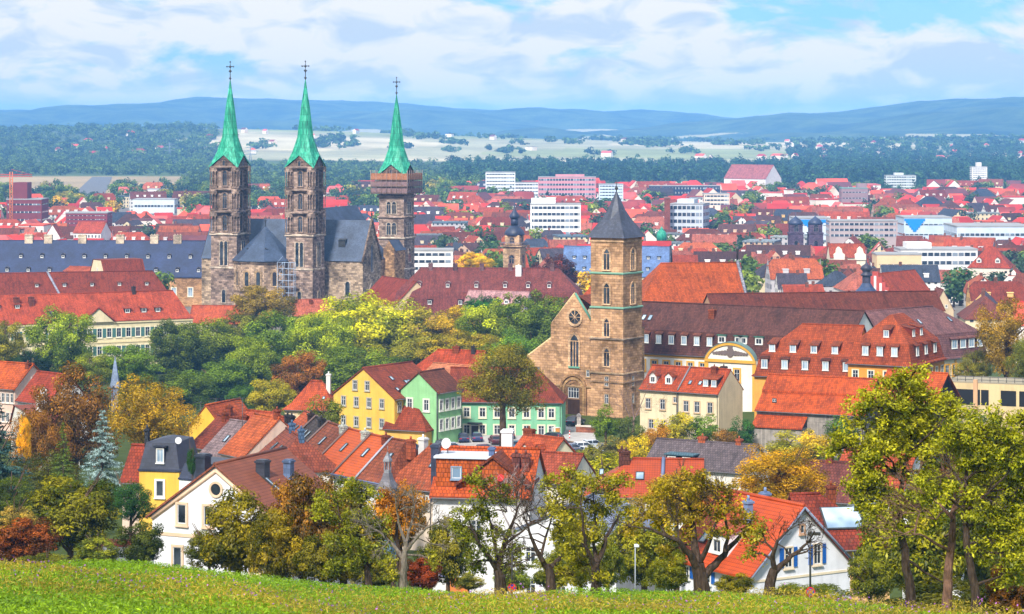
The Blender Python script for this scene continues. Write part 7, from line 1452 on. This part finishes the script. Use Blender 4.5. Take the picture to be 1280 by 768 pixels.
# the three tall trees at the right
orchard('tall_tree', 'tallest tree at the right, dark slanting trunk and spreading yellow-green crown', 104, [[(1142, 764, 0.281), (1138, 735, 0.250), (1132, 700, 0.211), (1126, 660, 0.172, .2), (1124, 625, 0.133, .4), (1130, 590, 0.101, .5), (1136, 555, 0.070, .6), (1134, 520, 0.039)], [(1128, 640, 0.094), (1150, 628, 0.070, -.6), (1172, 624, 0.047, -1)], [(1126, 600, 0.094), (1104, 580, 0.070, .8), (1086, 566, 0.039, 1.2)], [(1132, 570, 0.078), (1156, 548, 0.055, -.8), (1176, 530, 0.031, -1.2)], [(1134, 700, 0.078), (1156, 716, 0.062, .3), (1178, 728, 0.039)]],
        [(1130, 478, 20, 14), (1112, 494, 24, 14), (1150, 492, 24, 14), (1090, 508, 24, 14), (1128, 512, 28, 16), (1168, 510, 26, 16), (1196, 522, 24, 14), (1104, 532, 28, 16), (1144, 536, 28, 16), (1180, 544, 26, 16), (1086, 550, 22, 14), (1120, 556, 26, 14), (1160, 566, 26, 14), (1100, 574, 22, 12), (1196, 570, 24, 14), (1076, 574, 18, 12), (1130, 584, 22, 12), (1172, 594, 22, 12), (1094, 598, 20, 10), (1148, 604, 18, 10), (1128, 470, 8, 8), (1106, 478, 8, 6), (1068, 530, 18, 12), (1062, 556, 16, 12), (1080, 596, 20, 12), (1108, 620, 22, 12), (1140, 626, 20, 10), (1150, 520, 22, 14), (1188, 500, 18, 10), (1210, 546, 20, 12), (1068, 604, 16, 10), (1092, 640, 18, 12), (1112, 660, 16, 10), (1160, 640, 16, 10), (1076, 626, 14, 10)], S(150, 148, 30), 11, leaf=.085, extra=1, group='tall trees at the right', bare=[(1172, 624, 1, 20), (1086, 566, 1, 200)])
orchard('tall_tree', 'middle of the three right-hand trunks, pale reddish and broken, with bare grey twigs', 100, [[(1184, 768, 0.250), (1185, 735, 0.234), (1187, 700, 0.211), (1190, 668, 0.172), (1191, 640, 0.125, .2), (1196, 610, 0.070)], [(1188, 690, 0.094), (1170, 680, 0.070, -.5), (1150, 668, 0.047, -.8), (1130, 668, 0.023)], [(1191, 650, 0.094), (1176, 632, 0.062, .4), (1158, 618, 0.039, .8)], [(1191, 640, 0.094), (1206, 618, 0.062, -.4), (1222, 604, 0.039, -.6)]], [(1150, 660, 14, 10), (1206, 600, 16, 12), (1240, 610, 16, 12)], S(150, 142, 40), 12, bare=[(1130, 668, 1, 170), (1158, 618, 1.1, 130), (1196, 610, 1.1, 90), (1222, 604, 1.1, 50), (1170, 650, 1, 150), (1210, 640, 1, 20), (1150, 640, 1, 160), (1182, 620, 1.1, 100)], group='tall trees at the right', tcol=S(112, 84, 70))
orchard('tall_tree', 'rightmost tall tree with straight grey trunk leaning left', 98, [[(1226, 776, 0.234), (1220, 745, 0.218), (1213, 705, 0.195), (1208, 670, 0.164), (1205, 636, 0.133), (1207, 600, 0.094, .3), (1214, 565, 0.055, .4)], [(1206, 640, 0.094), (1228, 622, 0.070, -.5), (1252, 600, 0.047, -.9), (1272, 580, 0.031)], [(1206, 610, 0.078), (1190, 588, 0.055, .6), (1180, 566, 0.031)], [(1207, 600, 0.070), (1236, 572, 0.047, .6), (1258, 548, 0.031)]],
        [(1212, 540, 24, 14), (1236, 534, 26, 14), (1260, 546, 24, 16), (1280, 560, 22, 16), (1226, 562, 26, 14), (1252, 574, 26, 16), (1276, 592, 24, 16), (1236, 594, 24, 14), (1262, 614, 24, 14), (1212, 580, 20, 12), (1284, 626, 20, 16), (1240, 632, 18, 12), (1204, 556, 20, 12), (1268, 650, 20, 14), (1224, 656, 20, 14), (1250, 676, 22, 14), (1278, 684, 18, 14), (1232, 690, 18, 12), (1262, 704, 20, 12), (1192, 540, 18, 12), (1284, 530, 18, 14), (1248, 520, 18, 10), (1222, 612, 18, 12), (1240, 660, 20, 12), (1280, 720, 18, 12), (1160, 600, 18, 12), (1176, 612, 18, 12)], S(144, 144, 30), 13, leaf=.085, extra=1, group='tall trees at the right', bare=[(1228, 622, 0.702, 20), (1190, 588, 0.702, 140)])
orchard('bare_tree', 'leafless reddish tree beside the cream double house', 418, [[(792, 552, .3), (792, 535, .24), (792, 520, .16), (790, 505, .1)], [(792, 530, .14), (783, 512, .09), (778, 496, .05)], [(792, 524, .14), (800, 510, .09), (806, 494, .05)]], [], S(120, 90, 70), 14, bare=[(790, 505, 3.6, 95), (778, 496, 3.4, 110), (806, 494, 3.4, 70), (784, 512, 3.2, 150), (800, 510, 3.2, 30), (792, 520, 3, 90)], group='bare trees', tcol=S(128, 104, 96))
orchard('bare_tree', 'grey twiggy leafless tree in front of the tall white chimney', 190, [[(636, 700, .2), (640, 670, .16), (645, 645, .1), (648, 622, .06)], [(640, 665, .1), (628, 640, .06), (622, 622, .04)]], [], S(120, 90, 70), 15, bare=[(648, 622, 1.5, 85), (622, 622, 1.5, 110), (640, 640, 1.4, 60), (630, 640, 1.4, 140), (654, 634, 1.4, 40), (642, 622, 1.5, 95)], group='bare trees', tcol=S(150, 140, 138))

# ================================================================ cars, posts, signs
def car_meshes():
    b = MB(); prof = [(-2.1, .28), (2.1, .28), (2.16, .55), (2.05, .78), (1.0, .92), (-1.75, .95), (-2.12, .80), (-2.16, .5)]
    def side(pts, w0): return [(x, w0, z) for x, z in pts]
    outer = [(x, z) for x, z in prof]; rings = [[(x * .985, -.84, z * .98 + .01) for x, z in outer], [(x, -.78 - .06, z) for x, z in outer]]
    b.rings([[(x * .97, y, .3 + (z - .3) * .94) for x, z in outer] if abs(y) > .8 else [(x, y, z) for x, z in outer] for y in (-.86, -.74, .74, .86)], 0, sm=False); body = b.mesh('body', ['car_paint'])
    c = MB(); lo = [(-1.72, .93), (1.02, .92)]; c.rings([[(-1.75, -.76, .93), (1.05, -.76, .91), (1.05, .76, .91), (-1.75, .76, .93)], [(-1.35, -.60, 1.40), (.32, -.60, 1.42), (.32, .60, 1.42), (-1.35, .60, 1.40)]], 0); cab = c.mesh('windows', ['glass'])
    r = MB(); r.rings([[(-1.38, -.62, 1.395), (.36, -.62, 1.415), (.36, .62, 1.415), (-1.38, .62, 1.395)], [(-1.15, -.5, 1.46), (.15, -.5, 1.48), (.15, .5, 1.48), (-1.15, .5, 1.46)]], 0)
    for x0, z0, x1, z1 in ((-1.75, .93, -1.36, 1.41), (1.05, .91, .33, 1.43), (-.45, .93, -.45, 1.42)):
        for s_ in (-1, 1): r.tube([(x0, s_ * .765, z0), (x1, s_ * .61, z1)], .045, 4)
    roof = r.mesh('roof', ['car_paint'])
    w = MB(); pr = [(.0, -.1), (.31, -.1), (.33, -.06), (.33, .06), (.31, .1), (0, .1)]; w.rings([[(r_ * math.cos(2 * math.pi * k / 14), y, r_ * math.sin(2 * math.pi * k / 14)) for k in range(14)] for r_, y in ((.2, -.1), (.31, -.1), (.33, -.06), (.33, .06), (.31, .1), (.2, .1))], 0); wh = w.mesh('wheel', ['rubber']); rm = MB(); rm.rings([[(r_ * math.cos(2 * math.pi * k / 10), y, r_ * math.sin(2 * math.pi * k / 10)) for k in range(10)] for r_, y in ((.205, -.105), (.205, .105))], 0); rim = rm.mesh('rim', ['concrete'])
    hl = MB(); hl.box(-.06, .05, -.2, .2, -.07, .07); return body, cab, roof, wh, rim, hl.mesh('headlight', ['white_frame']), hl.mesh('tail_light', ['painted'])
CM = car_meshes()
def car(px, py, D, ang, col, label, s=1.0, group='cars parked beside the green range'):
    p = P(px, py, D); z = g(p.x, p.y) + .06; r = thing('parked_car', label, 'car', (p.x, p.y, z), R(ang), group); r.scale = (s, s, s)
    link('body', CM[0], r, col); link('windows', CM[1], r); link('roof', CM[2], r, col)
    for x in (-1.3, 1.32):
        for y in (-.76, .76): wo = link('wheel', CM[3], r, None, (x, y, .33)); link('rim', CM[4], wo, S(170, 170, 175))
    for y in (-.6, .6): link('headlight', CM[5], r, None, (2.06, y, .68)); link('tail_light', CM[6], r, S(170, 20, 20), (-2.08, y, .74))
NAVY, SILV, BLK, BLU, WCAR = S(26, 36, 70), S(150, 160, 175), S(24, 26, 34), S(40, 74, 130), S(226, 228, 232)
for a in [(516, 551, 405, 8, S(30, 36, 60), 'dark blue car beside the yellow annex'), (552, 549, 412, 80, BLK, 'black car parked close to the green house corner'), (566, 551, 406, 12, SILV, 'silver car in front of the green house side wall'), (578, 545, 423, 100, NAVY, 'dark car by the front door canopy of the green range'), (596, 544, 424, 95, S(36, 46, 90), 'navy car right of the front door canopy'), (619, 545, 420, 100, S(120, 60, 64), 'maroon car left of the chestnut trunk'), (636, 541, 428, 95, S(40, 44, 54), 'charcoal car right behind the chestnut trunk'), (650, 549, 409, 14, S(60, 120, 150), 'teal blue car right of the chestnut trunk'), (664, 544, 421, 98, BLK, 'black car below the far green range window'), (680, 546, 414, 170, S(90, 100, 124), 'grey-blue car with bright roof near the church'), (688, 541, 424, 160, S(24, 30, 48), 'dark car parked closest to the green range end'), (703, 553, 400, 10, S(24, 44, 96), 'deep blue car at the edge of the pale car park'), (716, 551, 404, 20, S(110, 124, 150), 'steel blue car between deep blue and white cars'), (730, 550, 407, 25, WCAR, 'white car right of the steel blue car'), (741, 547, 411, 30, S(196, 206, 220), 'pale silver car nearest the ivy green bush'), (608, 552, 402, 10, S(34, 60, 90), 'blue-grey car in front of the navy car'), (722, 556, 396, 12, S(60, 70, 96), 'slate blue car below the deep blue one at the car park edge'), (738, 555, 399, 28, S(180, 186, 196), 'light grey car in the front row of the pale car park'), (702, 546, 414, 5, S(46, 50, 58), 'anthracite car in the middle of the pale car park'), (692, 552, 403, 15, S(36, 60, 120), 'bright blue car left of the deep blue car')]: car(*a)
car(719, 527, 447, 65, S(30, 40, 60), 'dark van-like car standing in the shade of the church portal', 1.15)
car(492, 732, 150, 75, S(40, 44, 60), 'dark car on the lane between grey tree and leaning trunk', group='cars on the lane'); car(483, 722, 168, 80, S(150, 40, 40), 'red car farther up the lane behind the dark one', group='cars on the lane')
for px, py, D, lb in ((712, 537, 428, 'red and white post left of the church forecourt wall'), (698, 541, 422, 'red and white post nearest the grey-blue car')):
    p = P(px, py, D); t_ = thing('barrier_post', lb, 'post', (p.x, p.y, g(p.x, p.y))); z0 = 0
    for k in range(5): q = MB(); q.lathe(0, 0, [(.09, k * .26), (.09, k * .26 + .258)], 8); q.obj('stripe', 'painted', t_, S(210, 40, 40) if k % 2 == 0 else S(235, 235, 235))
p = P(729, 531, 436); t_ = thing('forecourt_wall', 'low brick wall with pale coping beside the church portal', 'wall', (p.x, p.y, g(p.x, p.y) - .3), R(-20)); q = MB(); q.box(-1.3, 2.2, 0, .5, -.5, 1.3); q.obj('wall', 'sandstone', t_, S(176, 110, 86)); q = MB(); q.box(-1.4, 2.3, -.1, .6, 1.3, 1.5); q.obj('coping', 'plaster', t_, S(220, 205, 190))
p = P(723.5, 531, 437); t_ = thing('stone_pillar', 'pale square pillar before the dark church portal', 'pillar', (p.x, p.y, g(p.x, p.y) - .3)); q = MB(); q.box(-.32, .32, -.32, .32, 0, 3.0); q.obj('shaft', 'sandstone', t_, S(190, 178, 170)); q = MB(); q.rings([rect_ring(.4, 3), rect_ring(.4, 3.15), rect_ring(.1, 3.5)], 0); q.obj('cap', 'sandstone', t_, S(170, 160, 155))
def no_stop(px, sign_py, D, top_py, lb, base_py):
    b = P(px, base_py, D); zb = g(b.x, b.y); t_ = thing('traffic_sign', lb, 'traffic sign', (b.x, b.y, zb - .2)); zt = P(px, top_py, D).z - zb + .2; zs = P(px, sign_py, D).z - zb + .2
    q = MB(); q.tube([(0, .05, 0), (0, .05, max(zt, zs + .35))], .045, 8); q.obj('pole', 'dark_metal', t_); q = MB(); r = .21; circ = lambda rr, y, n=20: [(rr * math.cos(2 * math.pi * k / n), y, zs + rr * math.sin(2 * math.pi * k / n)) for k in range(n)][::-1]
    q.rings([circ(r, .0), circ(r, -.03), circ(r * .80, -.035)], 0, (True, False)); q.obj('rim', 'painted', t_, S(196, 22, 34)); q = MB(); q.poly(circ(r * .80, -.033)[::-1][::-1]); d_ = q.obj('disc', 'painted', t_, S(16, 52, 150))
    q = MB()
    for a in (45, 135): c_, s_ = math.cos(R(a)), math.sin(R(a)); q.poly([(c_ * r * .82 - s_ * .035, -.042 - a * 1e-5, zs + s_ * r * .82 + c_ * .035), (-c_ * r * .82 - s_ * .035, -.042 - a * 1e-5, zs - s_ * r * .82 + c_ * .035), (-c_ * r * .82 + s_ * .035, -.042 - a * 1e-5, zs - s_ * r * .82 - c_ * .035), (c_ * r * .82 + s_ * .035, -.042 - a * 1e-5, zs + s_ * r * .82 - c_ * .035)][::-1])
    q.obj('red_cross', 'painted', d_, S(200, 24, 36), merge=False); return t_, zt
t_, zt = no_stop(1013, 740, 112, 668, 'no stopping sign on a tall slim pole before the blue shuttered house', 748); q = MB(); q.box(-.12, .45, -.02, .14, zt - .05, zt + .08); q.obj('lamp_head', 'dark_metal', t_)
t_, zt = no_stop(640, 735, 122, 690, 'no stopping sign on a grey pole right of the thick orchard trunk', 745)
b = P(794, 735, 135); t_ = thing('lamp_post', 'slim pale lamp post among yellow-green shrubs', 'lamp post', (b.x, b.y, g(b.x, b.y))); h_ = P(794, 684, 135).z - g(b.x, b.y); q = MB(); q.tube([(0, 0, 0), (0, 0, h_)], .032, 8); q.obj('pole', 'concrete', t_, S(150, 155, 158)); q = MB(); q.rings([[(x, y, h_ + z) for x, y in ((-.06 * s_, -.05 * s_), (.2 * s_, -.05 * s_), (.2 * s_, .05 * s_), (-.06 * s_, .05 * s_))] for z, s_ in ((0, 1), (.1, 1), (.16, .5))], 0); q.obj('lamp_head', 'concrete', t_, S(200, 205, 210))
# little grey church spire poking out of the left trees
p_ = P(144, 480, 520); t_ = thing('spire_turret', 'thin grey slate spire poking out of the trees below the canonry', 'turret', (p_.x, p_.y, g(p_.x, p_.y))); zz = P(144, 484, 520).z - g(p_.x, p_.y); q = MB(); q.box(-.7, .7, -.7, .7, 0, zz); q.obj('wall', 'slate', t_, S(120, 130, 150)); q = MB(); q.rings([rect_ring(1.0, zz), rect_ring(.8, zz + 1.0), rect_ring(.04, P(144, 445, 520).z - g(p_.x, p_.y))], 0); q.obj('spire', 'slate', t_, S(128, 144, 170))

# ================================================================ meadow
rng = np.random.default_rng(12)
def meadow(name, label, n, color, size, hmax, ymin, ymax, seed, up=.5, clump=0, tl=None, ypow=1.0, aspect=.5, cond=None):
    rg_ = np.random.default_rng(seed); y = ymin + (ymax - ymin) * rg_.random(n) ** ypow; x = (rg_.random(n) - .5) * 2 * .215 * y
    if clump: k = rg_.integers(0, max(n // clump, 1), n); x = x[k] + rg_.normal(size=n) * .28; y = y[k] + rg_.normal(size=n) * .28
    if cond is not None: m_ = cond(x, y); x, y = x[m_], y[m_]; n = len(x)
    patch = .5 + .5 * np.sin(x * .8 + 1.3 * np.sin(y * .31)) * np.sin(y * .23 + x * .11); h = rg_.random(n) * hmax * (.5 + patch); z = G(x, y) + h
    nrm = rg_.normal(size=(n, 3)) * .8 + np.array([0, -.25, up]); s_ = rg_.uniform(.6, 1.3, n) * size; t_ = np.clip(.5 + .35 * (patch - .5) + rg_.normal(size=n) * .16 + .1 * h / hmax, 0, 1)
    o = link(name, leaves_mesh(name, np.stack([x, y, z], 1), nrm, s_, t_, rg_, aspect), None, color); return tag(o, label, 'plants', kind='stuff')
meadow('meadow_grass', 'bright green leafy crop covering the meadow slope', 190000, S(104, 132, 30), .06, .22, 48, 134, 3)
near = lambda x, y: y < 97 - 14 * smooth(-3, -14, x) + 3 * np.sin(x * .7)
meadow('meadow_stalks', 'olive yellow seeding stalks along the lower meadow', 60000, S(142, 126, 50), .065, .45, 60, 104, 4, .1, 10, aspect=.3, cond=near)
meadow('meadow_flowers', 'purple wildflowers scattered through the lower meadow', 2600, S(140, 84, 180), .034, .55, 64, 96, 5, .6, 5, aspect=1.0, cond=near)

# ================================================================ air
hz_ = MB(); hz_.box(-9500, 9500, -320, 17500, -14, 172); m, t, o = newmat('haze'); pv = t.nodes.new('ShaderNodeVolumePrincipled'); pv.inputs['Color'].default_value = HAZE_COLOR; pv.inputs['Density'].default_value = HAZE_DENSITY; pv.inputs['Anisotropy'].default_value = -.3; lnk(t, pv.outputs[0], o.inputs['Volume'])
hz_o = hz_.obj('haze', 'haze'); tag(hz_o, 'pale blue haze over the whole valley', 'haze', kind='stuff')
